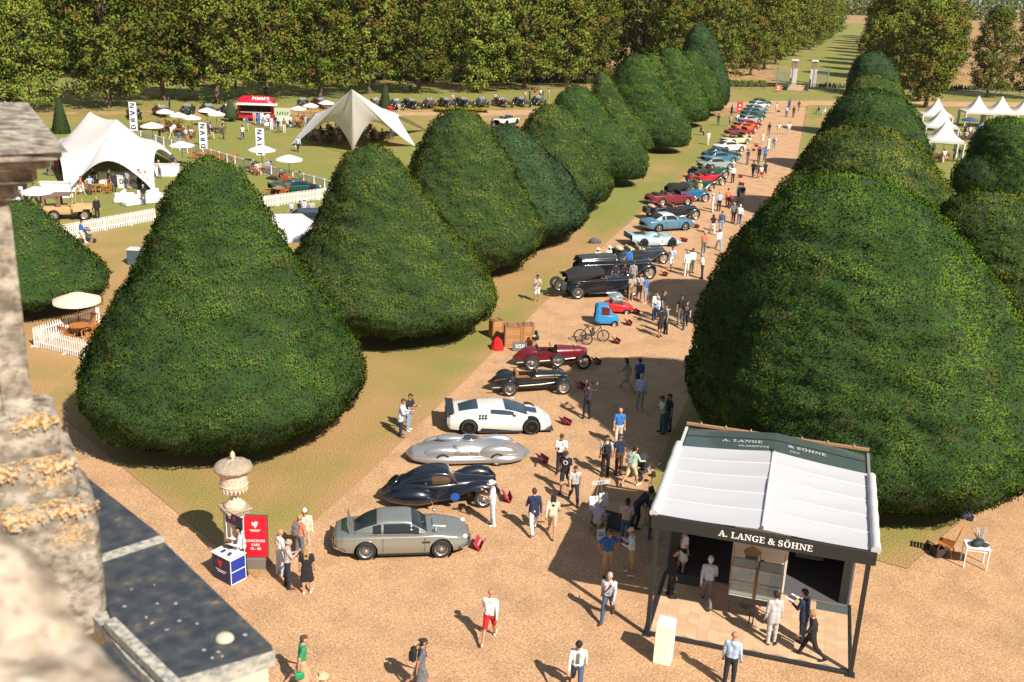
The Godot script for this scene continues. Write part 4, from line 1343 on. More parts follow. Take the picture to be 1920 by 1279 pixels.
func park_gates()->void:
	var st:=mat(0.62,0.58,0.53,0.9)
	var brick:=mat(0.30,0.19,0.12,0.9)
	for k in 2:
		var o:=thing("gate_pier",["tall pale gate pier with a brick band, west side of the bridge","tall pale gate pier with a brick band, east side of the bridge"][k],"gate pier",[Vector3(58.96,0,-237.23),Vector3(63.46,0,-237.97)][k],-0.28,"gate piers at the end of the drive")
		var g:=Geo.new()
		g.box(Vector3(0,1.5,0),Vector3(1.35,3.0,1.35),Basis(),0.03)
		obj("shaft",g,st,o)
		g=Geo.new()
		g.box(Vector3(0,3.75,0),Vector3(1.2,1.5,1.2),Basis(),0.03)
		obj("brick_band",g,brick,o)
		g=Geo.new()
		g.box(Vector3(0,4.7,0),Vector3(1.5,0.4,1.5),Basis(),0.06)
		obj("cap",g,st,o)
	for k in 2:
		var o:=thing("iron_screen",["grey wrought iron screen west of the gate piers","grey wrought iron screen east of the gate piers"][k],"railing",[Vector3(55.83,0,-232.02),Vector3(63.74,0,-233.03)][k],-0.28,"iron screens beside the gate piers")
		var m:=mat(0.22,0.25,0.25,0.5)
		for i in 9:
			var g:=Geo.new()
			g.rod(Vector3(-1.4+i*0.35,0,0),Vector3(-1.4+i*0.35,2.6+0.7*sin(PI*i/8.0),0),0.04)
			obj("bar",g,m,o)
		for y in [0.3,1.4,2.4]:
			var g:=Geo.new()
			g.bar(Vector3(-1.5,y,0),Vector3(1.5,y,0),0.06,0.08)
			obj("rail",g,m,o)
		for s in [-1.0,1.0]:
			var g:=Geo.new()
			g.box(Vector3(s*1.5,1.6,0),Vector3(0.3,3.2,0.3),Basis(),0.02)
			g.ell(Vector3(s*1.5,3.4,0),Vector3(0.22,0.26,0.22))
			obj("iron_pier",g,m,o)
	var br:=thing("bridge","short bridge with dark timber sides over the canal before the gates","bridge",Vector3(56.67,0,-222.81),-0.28)
	var g:=Geo.new()
	g.box(Vector3(0,0.12,0),Vector3(4.0,0.16,14.0))
	obj("deck",g,mat(0.42,0.28,0.17,0.9),br)
	for s in [-1.0,1.0]:
		g=Geo.new()
		g.box(Vector3(s*2.0,0.7,0),Vector3(0.15,0.9,13.0),Basis(),0.02)
		for q in [-6.5,6.5]:
			g.box(Vector3(s*2.0,0.8,q),Vector3(0.35,1.5,0.35),Basis(),0.03)
		obj("side",g,mat(0.05,0.06,0.06,0.8),br)
	for k in 2:
		var o:=thing("bank_railing",["low dark railing along the canal west of the bridge","low dark railing along the canal behind the yews"][k],"railing",Vector3.ZERO,0.0,"canal bank railings")
		var a: Vector3=[Vector3(-9.53,0,-194.54),Vector3(59.97,0,-217.48)][k]
		var b: Vector3=[Vector3(53.28,0,-219.1),Vector3(105.58,0,-218.84)][k]
		var m:=mat(0.05,0.055,0.045,0.8)
		for y in [0.5,0.95]:
			g=Geo.new()
			g.bar(a+Vector3(0,y,0),b+Vector3(0,y,0),0.05,0.06)
			obj("rail",g,m,o)
		var n:=int((b-a).length()/2.6)
		for i in n+1:
			g=Geo.new()
			g.box(a.lerp(b,float(i)/n)+Vector3(0,0.5,0),Vector3(0.1,1.05,0.1))
			obj("post",g,m,o)
	var lv:=Leaves.new()
	for k in 9000:
		var t:=rng.randf()
		var p:=Vector3(-150,0,-190).lerp(Vector3(-20,0,-206),t) if k % 2==0 else Vector3(-20,0,-206).lerp(Vector3(50,0,-223),t)
		if k % 5==4:
			p=Vector3(62,0,-226).lerp(Vector3(190,0,-258),t)
		p.z+=rng.randf_range(-2.0,0.6)
		var up:=Vector3(rng.randf_range(-0.4,0.4),1,rng.randf_range(-0.4,0.4))*rng.randf_range(0.5,1.5)
		lv.sprig(p,up,Vector3(rng.randf()-0.5,0,rng.randf()-0.5).normalized()*0.16,Vector3(0,0.6,0.8),Color(0.03,0.05,0.012).lerp(Color(0.09,0.10,0.02),rng.randf()))
	var rd:=MeshInstance3D.new()
	rd.mesh=lv.mesh(leaf_mat())
	place("bank_grass",rd)
	rd.set_meta("kind","stuff")
func urn_corner()->void:
	var st:=mat(1,1,1,0.95).duplicate()
	textured(st,noise_map(512,noise(0.02,75,5),[[0.15,0.32,0.25,0.17],[0.5,0.58,0.48,0.36],[0.85,0.70,0.60,0.46]]),0.9)
	var mossy:=mat(1,1,1,0.95).duplicate()
	textured(mossy,noise_map(512,noise(0.05,76,4),[[0.25,0.10,0.075,0.05],[0.5,0.36,0.29,0.21],[0.8,0.62,0.54,0.42]]),0.6)
	var o:=thing("stone_urn","carved pale stone urn on a square pedestal at the tip of the lawn","urn",Vector3(-8.72,0,-30.45),0.68)
	o.scale=Vector3(1.0,1.08,1.0)
	var g:=Geo.new()
	g.box(Vector3(0,0.13,0),Vector3(0.86,0.26,0.86),Basis(),0.03)
	g.box(Vector3(0,0.34,0),Vector3(0.74,0.16,0.74),Basis(),0.05)
	obj("plinth",g,st,o)
	g=Geo.new()
	g.box(Vector3(0,1.1,0),Vector3(0.62,1.36,0.62),Basis(),0.02)
	obj("pedestal",g,st,o)
	g=Geo.new()
	g.box(Vector3(0,1.84,0),Vector3(0.74,0.12,0.74),Basis(),0.03)
	g.box(Vector3(0,1.94,0),Vector3(0.84,0.08,0.84),Basis(),0.02)
	obj("pedestal_cap",g,mossy,o)
	g=Geo.new()
	g.lathe([Vector2(0.34,1.98),Vector2(0.34,2.06),Vector2(0.34,2.06),Vector2(0.17,2.22),Vector2(0.11,2.32),Vector2(0.13,2.38),Vector2(0.19,2.41),Vector2(0.2,2.45),Vector2(0.34,2.52),Vector2(0.42,2.62),Vector2(0.46,2.74),Vector2(0.46,2.74),Vector2(0.43,2.78),Vector2(0.435,3.05),Vector2(0.45,3.15),Vector2(0.52,3.2),Vector2(0.52,3.2)],28)
	obj("bowl",g,st,o)
	for k in 20:
		g=Geo.new()
		var w:=TAU*k/20.0
		g.ell(Vector3(cos(w)*0.41,2.62,sin(w)*0.41),Vector3(0.05,0.13,0.05),Basis(),6)
		obj("gadroon",g,st,o)
	g=Geo.new()
	var nf:=noise(6.0,77,3)
	var rows: Array=[]
	for i in 11:
		var e:=i/10.0
		var line:=PackedVector3Array()
		for j in 40:
			var w:=TAU*j/40.0
			var q: float=[0.50,0.585,0.61,0.60,0.555,0.48,0.38,0.27,0.16,0.08,0.001][i]
			var p:=Vector3(cos(w)*q,[3.2,3.2,3.24,3.29,3.35,3.40,3.44,3.47,3.49,3.5,3.5][i],sin(w)*q)
			line.push_back(p+p.normalized()*0.05*nf.get_noise_3dv(p))
		rows.push_back(line)
	g.grid(rows,true)
	obj("lid",g,mossy,o)
	g=Geo.new()
	g.lathe([Vector2(0.06,3.48),Vector2(0.045,3.55),Vector2(0.085,3.63),Vector2(0.07,3.72),Vector2(0.0,3.8)],10)
	obj("finial",g,st,o)
func loft_rows(table: Array,steps: int,arches: Array)->Array:
	var rows: Array=[]
	var last:=table.size()-1
	var ns:=12
	var nt:=9
	for i in steps+1:
		var f:=float(i)/steps*last
		var x:=lerpf(table[0][0],table[last][0],float(i)/steps)
		if i==0 or i==steps:
			f=0.0 if i==0 else float(last)
		else:
			x=lerpf(x,table[0][0]+(table[last][0]-table[0][0])*(0.5-0.5*cos(PI*i/steps)),0.45)
			for q in last:
				if x>=table[q][0] and x<=table[q+1][0]:
					f=q+(x-table[q][0])/maxf(table[q+1][0]-table[q][0],1e-5)
					break
		var q:=mini(int(f),last-1)
		var t:=f-q
		var c: Array=[]
		for k in 7:
			c.push_back(cubic_interpolate(table[q][k],table[q+1][k],table[maxi(q-1,0)][k],table[mini(q+2,last)][k],t) if k != 0 else x)
		var w: float=maxf(c[1],0.01)
		var half: Array=[]
		for k in ns:
			var s:=float(k)/ns
			half.push_back(Vector2(w*(lerpf(0.93,1.0,sin(minf(s*1.8,1.0)*PI/2)) if s<0.55 else lerpf(1.0,c[6],smoothstep(0.55,1.0,s))),lerpf(c[2],c[3],s)))
		for k in nt+1:
			var a:=PI/2*k/nt
			half.push_back(Vector2(w*c[6]*pow(maxf(cos(a),0.0),2.0/c[5]),c[3]+(c[4]-c[3])*pow(sin(a),2.0/c[5])))
		var line:=PackedVector3Array()
		for k in half.size():
			line.push_back(Vector3(x,half[k].y,half[k].x))
		for k in range(half.size()-2,-1,-1):
			line.push_back(Vector3(x,half[k].y,-half[k].x))
		for k in line.size():
			for a in arches:
				var d:=Vector2(line[k].x-a[0],line[k].y-a[1])
				if absf(d.length()-a[2])<0.055 and d.length()>0.01 and absf(line[k].z)>w*0.5:
					d=d.normalized()*a[2]
					line[k]=Vector3(a[0]+d.x,a[1]+d.y,line[k].z)
		rows.push_back(line)
	return rows
func shell(called: String,table: Array,steps: int,m: Material,o: Node3D,arches: Array=[],keep: Variant=null)->void:
	var rows:=loft_rows(table,steps,arches)
	var g:=Geo.new()
	var b: int=rows[0].size()
	g.grid(rows,false,Vector3.ZERO,func(i: int,j: int)->bool:
		var p: Vector3=(rows[i][j]+rows[i][j+1]+rows[i+1][j]+rows[i+1][j+1])*0.25
		if keep != null and not keep.call(p,mini(j,b-2-j)):
			return true
		for a in arches:
			if Vector2(p.x-a[0],p.y-a[1]).length()<a[2]-0.005 and absf(p.z)>0.3:
				return true
		return false)
	if g.v.size():
		obj(called,g,m,o)
	if arches.size() and keep==null:
		var dark:=mat(0.008,0.008,0.008,0.9)
		for a in arches:
			for s in [-1.0,1.0]:
				g=Geo.new()
				g.lathe([Vector2(0.02,-0.14),Vector2(a[2]+0.02,-0.14),Vector2(a[2]+0.02,-0.14),Vector2(a[2]+0.015,0.12)],18,Transform3D(rot(90*s),Vector3(a[0],a[1],s*(a[3]-0.16))))
				obj("wheel_well",g,dark,o)
func cabin(table: Array,o: Node3D,m: Material,screen: Array,rear: Array,sides: Array,glass: Material)->void:
	var is_front:=func(p: Vector3,j: int)->bool: return p.x>screen[0] and p.x<screen[1] and j>=screen[2]
	var is_rear:=func(p: Vector3,j: int)->bool: return rear.size() and p.x>rear[0] and p.x<rear[1] and j>=rear[2]
	var is_side:=func(p: Vector3,j: int)->bool:
		if j<2 or j>11:
			return false
		for s in sides:
			if p.x>s[0] and p.x<s[1]:
				return true
		return false
	shell("roof",table,44,m,o,[],func(p: Vector3,j: int)->bool: return not (is_front.call(p,j) or is_rear.call(p,j) or is_side.call(p,j)))
	shell("windscreen",table,44,glass,o,[],func(p: Vector3,j: int)->bool: return is_front.call(p,j))
	shell("rear_window",table,44,glass,o,[],func(p: Vector3,j: int)->bool: return is_rear.call(p,j))
	for s in sides:
		for q in [-1.0,1.0]:
			shell("side_window",table,44,glass,o,[],func(p: Vector3,j: int)->bool: return j>=2 and j<=11 and p.x>s[0] and p.x<s[1] and p.z*q>0.0 and not is_front.call(p,j) and not is_rear.call(p,j))
func wheel(o: Node3D,at: Vector3,r: float,w: float,style: String)->void:
	var n:=Node3D.new()
	place("wheel",n,o)
	n.position=at
	var out:=1.0 if at.z>=0 else -1.0
	var turn:=Transform3D(rot(90*out),Vector3.ZERO)
	var inner:=r*(0.74 if style=="modern" else 0.66)
	var key:="%s %.3f %.3f %d" % [style,r,w,int(out)]
	if not mats.has(key):
		var g:=Geo.new()
		g.lathe([Vector2(inner,-w/2),Vector2(r*0.93,-w/2),Vector2(r,-w*0.32),Vector2(r,w*0.32),Vector2(r*0.93,w/2),Vector2(inner,w/2),Vector2(inner,w/2),Vector2(inner*0.97,-w/2)],26,turn)
		var k:=Geo.new()
		var h:=w*0.5
		if style=="wire":
			for i in 24:
				var a:=TAU*i/24.0
				k.bar(turn*Vector3(cos(a)*r*0.16,h*0.9,sin(a)*r*0.16),turn*Vector3(cos(a+0.35*(1 if i % 2 else -1))*inner,h*0.1,sin(a+0.35*(1 if i % 2 else -1))*inner),0.010,0.010)
			k.lathe([Vector2(inner*0.9,-h*0.6),Vector2(inner*0.9,h*0.7),Vector2(inner*0.9,h*0.7),Vector2(inner,h*0.95)],26,turn)
			k.lathe([Vector2(r*0.2,0),Vector2(r*0.2,h),Vector2(r*0.13,h*1.25),Vector2(0,h*1.3)],12,turn)
		elif style=="modern":
			for i in 10:
				var a:=TAU*i/10.0
				k.bar(turn*Vector3(cos(a)*r*0.1,h*0.75,sin(a)*r*0.1),turn*Vector3(cos(a)*inner,h*0.9,sin(a)*inner),0.045,0.03)
			k.lathe([Vector2(inner*0.93,-h*0.5),Vector2(inner*0.93,h*0.9),Vector2(inner*0.93,h*0.9),Vector2(inner,h*0.98)],26,turn)
			k.lathe([Vector2(0,h*0.2),Vector2(inner,h*0.1)],20,turn)
			k.lathe([Vector2(r*0.14,0),Vector2(r*0.14,h*0.9),Vector2(0,h*0.95)],10,turn)
		else:
			k.lathe([Vector2(0,h*0.95),Vector2(inner*0.25,h*0.9),Vector2(inner*0.6,h*0.62),Vector2(inner*0.85,h*0.7),Vector2(inner,h*0.98)],24,turn)
			for i in 8:
				var a:=TAU*i/8.0
				k.ell(turn*Vector3(cos(a)*inner*0.62,h*0.7,sin(a)*inner*0.62),Vector3.ONE*inner*0.08,Basis(),6)
		var metal:={"wire": mat(0.52,0.51,0.49,0.3,0.75),"modern": mat(0.03,0.03,0.032,0.35,0.4),"disc": mat(0.48,0.47,0.45,0.28,0.75),"black": mat(0.02,0.02,0.02,0.5)}
		mats[key]=[g.mesh(mat(0.016,0.016,0.017,0.75)),k.mesh(metal[style])]
	for i in 2:
		var mi:=MeshInstance3D.new()
		mi.mesh=mats[key][i]
		place(["tyre","rim"][i],mi,n)
func part(o: Node3D,called: String,m: Material,g: Geo)->void:
	obj(called,g,m,o)
func chrome()->StandardMaterial3D:
	return mat(0.68,0.68,0.67,0.14,1.0)
func dark_glass()->StandardMaterial3D:
	return mat(0.020,0.027,0.033,0.04)
func both(o: Node3D,called: String,m: Material,make: Callable)->void:
	for s in [-1.0,1.0]:
		var g:=Geo.new()
		make.call(g,s)
		if g.v.size():
			obj(called,g,m,o)
func lamp(o: Node3D,x: float,y: float,z: float,r: float)->void:
	both(o,"headlight",mat(0.75,0.76,0.76,0.1),func(g: Geo,s: float)->void:
		g.lathe([Vector2(r,0),Vector2(r*0.96,0.01),Vector2(r*0.7,0.03),Vector2(0,0.045)],12,Transform3D(rot(0,0,-90),Vector3(x,y,z*s))))
func saloon(o: Node3D,colour: Material,k: Dictionary)->void:
	var l: float=k.get("length",4.5)
	var hw: float=k.get("width",1.7)/2
	var belt: float=k.get("belt",0.86)
	var top: float=k.get("height",1.32)
	var hood: float=k.get("hood",belt+0.04)
	var nose: float=k.get("nose",0.66)
	var boot: float=k.get("boot",belt+0.03)
	var tail: float=k.get("tail",0.72)
	var h:=l/2
	var r: float=k.get("wheel",0.33)
	var xf: float=h*k.get("front_axle",0.56)
	var xr: float=-h*k.get("rear_axle",0.52)
	var arches:=[[xr,r,r*1.17,hw],[xf,r,r*1.17,hw]]
	var sq: float=k.get("square",3.0)
	shell("body",[[-h,hw*0.5,0.45,tail-0.1,tail,2.5,0.95],[-h*0.97,hw*0.78,0.36,tail-0.05,tail+0.06,sq,0.97],[-h*0.85,hw*0.93,0.28,lerpf(tail,belt,0.6)-0.03,lerpf(tail,boot,0.75),sq,0.97],[-h*0.5,hw*k.get("hips",1.0),0.22,belt-0.05,boot,sq,0.97],[-h*0.15,hw,0.2,belt-0.06,belt+0.03,sq+0.5,0.97],[h*0.2,hw,0.2,belt-0.07,belt+0.03,sq+0.5,0.97],[h*0.5,hw*0.99,0.22,belt-0.10,hood,sq,0.96],[h*0.8,hw*0.93,0.26,lerpf(belt,nose,0.55)-0.08,lerpf(hood,nose,0.42),sq,0.95],[h*0.95,hw*0.74,0.33,nose-0.08,nose+0.04,sq,0.95],[h,hw*0.42,0.42,nose-0.13,nose-0.06,2.5,0.95]],64,colour,o,arches)
	for x in [xr,xf]:
		for s in [-1.0,1.0]:
			wheel(o,Vector3(x,r,s*(hw-0.115)),r,0.18,k.get("rims","disc"))
	var gx: Array=k.get("glass",[-0.74,-0.38,0.08,0.42])
	var gw:=hw*0.84
	if k.get("open",false):
		var g:=Geo.new()
		g.box(Vector3(h*(gx[3]+gx[0])*0.5-0.1,belt+0.035,0),Vector3(h*(gx[3]-gx[0])*0.62,0.03,gw*1.6),Basis(),0.01)
		part(o,"cockpit",mat(0.03,0.022,0.018,0.9),g)
		both(o,"seat",k.get("seats",mat(0.12,0.06,0.035,0.7)),func(q: Geo,s: float)->void:
			q.box(Vector3(h*gx[1]*0.7-0.05,belt+0.11,s*gw*0.48),Vector3(0.16,0.3,gw*0.75),rot(0,0,-14),0.06)
			q.box(Vector3(h*gx[1]*0.7+0.25,belt+0.03,s*gw*0.48),Vector3(0.45,0.12,gw*0.75),Basis(),0.05))
		g=Geo.new()
		g.quad(Vector3(h*gx[3]-0.12,belt+0.02,gw*0.9),Vector3(h*gx[3]-0.12,belt+0.02,-gw*0.9),Vector3(h*gx[3]-0.4,belt+0.36,-gw*0.8),Vector3(h*gx[3]-0.4,belt+0.36,gw*0.8),Vector3(1,1,0))
		part(o,"windscreen",mat(0.16,0.19,0.2,0.05),g)
		g=Geo.new()
		g.tube([Vector3(h*gx[3]-0.12,belt+0.02,gw*0.9),Vector3(h*gx[3]-0.4,belt+0.36,gw*0.8),Vector3(h*gx[3]-0.4,belt+0.36,-gw*0.8),Vector3(h*gx[3]-0.12,belt+0.02,-gw*0.9)],[0.015],5)
		part(o,"screen_frame",chrome(),g)
		if k.get("tonneau",false):
			g=Geo.new()
			g.ell(Vector3(h*(gx[0]+0.12),belt+0.04,0),Vector3(0.34,0.13,gw*0.92),Basis(),14,0.0)
			part(o,"folded_hood",k.get("hood_cloth",mat(0.02,0.02,0.022,0.9)),g)
	else:
		var yb:=belt-0.02
		cabin([[h*gx[0],gw*0.62,yb,yb+0.01,yb+0.03,3,0.9],[h*lerpf(gx[0],gx[1],0.5),gw*0.88,yb,lerpf(yb,top,0.42),lerpf(yb,top,0.62),3.2,0.84],[h*gx[1],gw*0.97,yb,lerpf(yb,top,0.72),top-0.025,3.4,0.82],[h*lerpf(gx[1],gx[2],0.5),gw,yb,lerpf(yb,top,0.76),top,3.4,0.81],[h*gx[2],gw,yb,lerpf(yb,top,0.72),top-0.03,3.4,0.82],[h*lerpf(gx[2],gx[3],0.5),gw*0.98,yb,lerpf(yb,top,0.40),lerpf(yb,top,0.58),3.4,0.86],[h*gx[3],gw*0.9,yb,yb+0.01,yb+0.03,3,0.92]],o,k.get("top",colour),[h*lerpf(gx[2],gx[3],0.12),h*lerpf(gx[2],gx[3],0.97),13],[h*lerpf(gx[0],gx[1],0.12),h*lerpf(gx[0],gx[1],0.9),13],k.get("panes",[[h*lerpf(gx[0],gx[1],0.75),h*gx[1]+0.1],[h*gx[1]+0.15,h*lerpf(gx[2],gx[3],0.5)]]),k.get("pane",dark_glass()))
	if k.get("bumpers",true):
		for e in [-1.0,1.0]:
			var g:=Geo.new()
			var y: float=0.42
			g.tube([Vector3(e*(h*0.84),y,-hw*1.0),Vector3(e*(h*0.985),y,-hw*0.75),Vector3(e*(h+0.05),y,0),Vector3(e*(h*0.985),y,hw*0.75),Vector3(e*(h*0.84),y,hw*1.0)],[0.045],8)
			part(o,"bumper",chrome(),g)
	if k.get("lamps",true):
		both(o,"headlight",mat(0.7,0.71,0.7,0.08),func(g: Geo,s: float)->void: g.ell(Vector3(h*0.925,nose+0.01,s*hw*0.68),Vector3(0.09,0.085,0.085),Basis(),10))
		both(o,"tail_light",mat(0.3,0.01,0.01,0.2),func(g: Geo,s: float)->void: g.ell(Vector3(-h*0.975,tail-0.04,s*hw*0.68),Vector3(0.04,0.06,0.05),Basis(),8))
	if k.get("grille",true):
		var g:=Geo.new()
		g.ell(Vector3(h-0.02,nose-0.15,0),Vector3(0.06,0.10,hw*0.42),Basis(),14)
		part(o,"grille",mat(0.35,0.35,0.35,0.25,0.9),g)
	both(o,"door_gap",mat(0.01,0.01,0.01,0.9),func(g: Geo,s: float)->void:
		for x in [h*lerpf(gx[2],gx[3],0.75),h*gx[1]+0.12]:
			g.box(Vector3(x,(belt+0.26)/2,s*(hw*0.997)),Vector3(0.012,belt-0.36,0.012)))
	both(o,"sill",mat(0.02,0.02,0.02,0.5),func(g: Geo,s: float)->void: g.box(Vector3((xr+xf)/2,0.2,s*(hw-0.08)),Vector3(xf-xr-2.4*r,0.06,0.1)))
func prewar(o: Node3D,colour: Material,k: Dictionary)->void:
	var wb: float=k.get("base",3.0)
	var r: float=k.get("wheel",0.40)
	var tr:=0.68
	var xf:=wb/2
	var xr:=-wb/2
	var bw: float=k.get("body",0.56)
	var y0:=0.42
	var hy: float=k.get("bonnet",1.02)
	var wings: Material=k.get("wings",colour)
	var rims: String=k.get("rims","wire")
	for x in [xr,xf]:
		for s in [-1.0,1.0]:
			wheel(o,Vector3(x,r,s*tr),r,0.14,rims)
	var cowl:=xf-wb*0.46
	shell("bonnet",[[cowl-0.1,bw*0.92,y0,hy-0.2,hy+0.02,2.8,0.96],[cowl+0.3,bw*0.84,y0,hy-0.22,hy,2.6,0.95],[xf+0.06,bw*0.56,y0,hy-0.24,hy-0.03,2.6,0.95],[xf+0.12,bw*0.55,y0,hy-0.24,hy-0.03,2.6,0.95]],14,k.get("bonnet_paint",colour),o)
	var g:=Geo.new()
	g.box(Vector3(xf+0.15,hy-0.32,0),Vector3(0.08,0.66,bw*1.08),Basis(),0.06)
	part(o,"radiator_shell",chrome(),g)
	g=Geo.new()
	g.box(Vector3(xf+0.195,hy-0.34,0),Vector3(0.015,0.54,bw*0.9),Basis(),0.005)
	part(o,"grille",mat(0.06,0.06,0.06,0.4,0.5),g)
	g=Geo.new()
	g.ell(Vector3(xf+0.15,hy+0.06,0),Vector3(0.05,0.05,0.05),Basis(),8)
	part(o,"radiator_cap",chrome(),g)
	both(o,"headlamp",chrome(),func(q: Geo,s: float)->void:
		q.lathe([Vector2(0.0,-0.16),Vector2(0.08,-0.12),Vector2(0.13,0.0),Vector2(0.13,0.02),Vector2(0.0,0.04)],12,Transform3D(rot(0,0,-90),Vector3(xf+0.18,hy-0.2,s*0.40))))
	if k.get("fenders",true):
		both(o,"front_wing",wings,func(q: Geo,s: float)->void:
			q.tube([Vector3(xf+r*1.05,r*0.9,s*tr),Vector3(xf+r*0.85,r*1.75,s*tr),Vector3(xf+r*0.2,r*2.22,s*tr),Vector3(xf-r*0.7,r*2.08,s*tr),Vector3(xf-r*1.5,r*1.45,s*tr),Vector3(xf-r*2.3,r*0.95,s*tr),Vector3(0,r*0.86,s*tr)],[0.1,0.15,0.17,0.17,0.16,0.15,0.14],10,true,0.34))
		both(o,"rear_wing",wings,func(q: Geo,s: float)->void:
			q.tube([Vector3(0,r*0.86,s*tr),Vector3(xr+r*1.75,r*0.9,s*tr),Vector3(xr+r*1.05,r*1.6,s*tr),Vector3(xr+r*0.2,r*2.2,s*tr),Vector3(xr-r*0.75,r*1.95,s*tr),Vector3(xr-r*1.25,r*1.1,s*tr)],[0.14,0.15,0.16,0.17,0.16,0.12],10,true,0.36))
	var back: float=xr-k.get("overhang",0.45)
	if k.get("closed",false):
		var top: float=k.get("height",1.66)
		shell("body",[[back,bw*0.8,y0+0.1,hy-0.2,hy-0.1,3,0.95],[back+0.25,bw*1.08,y0,hy-0.15,hy,4,0.98],[0,bw*1.22,y0,hy-0.12,hy+0.02,5,0.98],[cowl-0.08,bw,y0,hy-0.16,hy+0.02,4,0.98]],24,colour,o)
		var yb:=hy-0.03
		cabin([[back+0.02,bw*0.85,yb,lerpf(yb,top,0.2),lerpf(yb,top,0.3),3,0.9],[back+0.2,bw*1.02,yb,lerpf(yb,top,0.72),top-0.06,3.6,0.9],[-0.3,bw*1.18,yb,lerpf(yb,top,0.82),top,4.0,0.9],[cowl-0.42,bw*1.08,yb,lerpf(yb,top,0.82),top-0.03,4.0,0.9],[cowl-0.2,bw*1.0,yb,lerpf(yb,top,0.3),lerpf(yb,top,0.42),3.6,0.92],[cowl-0.12,bw*0.96,yb,yb+0.01,yb+0.02,3,0.94]],o,k.get("top",colour),[cowl-0.40,cowl-0.13,12],[],[[xr+0.1,-0.4],[-0.32,cowl-0.44]],dark_glass())
	else:
		shell("body",[[back,bw*0.5,y0+0.22,hy-0.36,hy-0.26,2.4,0.95],[back+0.35,bw*0.95,y0+0.05,hy-0.16,hy-0.05,3,0.96],[xr+0.5,bw*1.08,y0,hy-0.1,hy-0.02,5,0.98],[0.0,bw*1.06,y0,hy-0.1,hy-0.03,6,0.98],[cowl-0.08,bw*0.96,y0,hy-0.16,hy+0.03,3,0.98]],26,colour,o)
		g=Geo.new()
		g.box(Vector3((xr+0.35+cowl-0.2)/2,hy-0.015,0),Vector3(cowl-xr-0.55,0.04,bw*1.72),Basis(),0.015)
		part(o,"cockpit",mat(0.02,0.014,0.01,0.9),g)
		for x in ([xr+0.52,-0.22] if k.get("seats",2)==2 else [-0.35]):
			g=Geo.new()
			g.box(Vector3(x,hy+0.08,0),Vector3(0.16,0.26,bw*1.6),rot(0,0,-12),0.06)
			g.box(Vector3(x+0.22,hy-0.0,0),Vector3(0.36,0.1,bw*1.6),Basis(),0.04)
			part(o,"seat",k.get("leather",mat(0.11,0.05,0.025,0.6)),g)
		if k.get("screen",true):
			g=Geo.new()
			g.box(Vector3(cowl-0.2,hy+0.22,0),Vector3(0.012,0.34,bw*1.6),rot(0,0,12))
			part(o,"windscreen",mat(0.2,0.23,0.24,0.05),g)
			g=Geo.new()
			g.tube([Vector3(cowl-0.16,hy+0.02,-bw*0.82),Vector3(cowl-0.24,hy+0.4,-bw*0.82),Vector3(cowl-0.24,hy+0.4,bw*0.82),Vector3(cowl-0.16,hy+0.02,bw*0.82)],[0.016],5)
			part(o,"screen_frame",chrome(),g)
		g=Geo.new()
		g.tube(range(13).map(func(i: int)->Vector3: return Vector3(cowl-0.52,hy+0.14,bw*0.4)+rot(0,0,25)*Vector3(0,cos(TAU*i/12.0)*0.19,sin(TAU*i/12.0)*0.19)),[0.014],5,false)
		part(o,"steering_wheel",mat(0.03,0.02,0.015,0.5),g)
		if k.has("hood_cloth"):
			g=Geo.new()
			if k.get("hood_up",false):
				shell("raised_hood",[[back+0.1,bw*0.85,hy-0.05,hy+0.25,hy+0.35,3,0.9],[xr+0.1,bw*1.04,hy-0.05,hy+0.48,hy+0.62,3.6,0.92],[cowl-0.25,bw*1.0,hy+0.25,hy+0.48,hy+0.6,3.6,0.92]],16,k.hood_cloth,o)
			else:
				g.ell(Vector3(back+0.3,hy+0.04,0),Vector3(0.3,0.16,bw*1.0),Basis(),14)
				part(o,"folded_hood",k.hood_cloth,g)
	if k.get("spare",false):
		wheel(o,Vector3(cowl-0.15,r+0.28,tr+0.02),r*0.96,0.13,rims)
	if k.get("trunk",false):
		g=Geo.new()
		g.box(Vector3(back-0.12,0.8,0),Vector3(0.4,0.5,bw*1.6),rot(0,0,-6),0.05)
		part(o,"luggage_trunk",k.get("trunk_cloth",mat(0.03,0.03,0.032,0.6)),g)
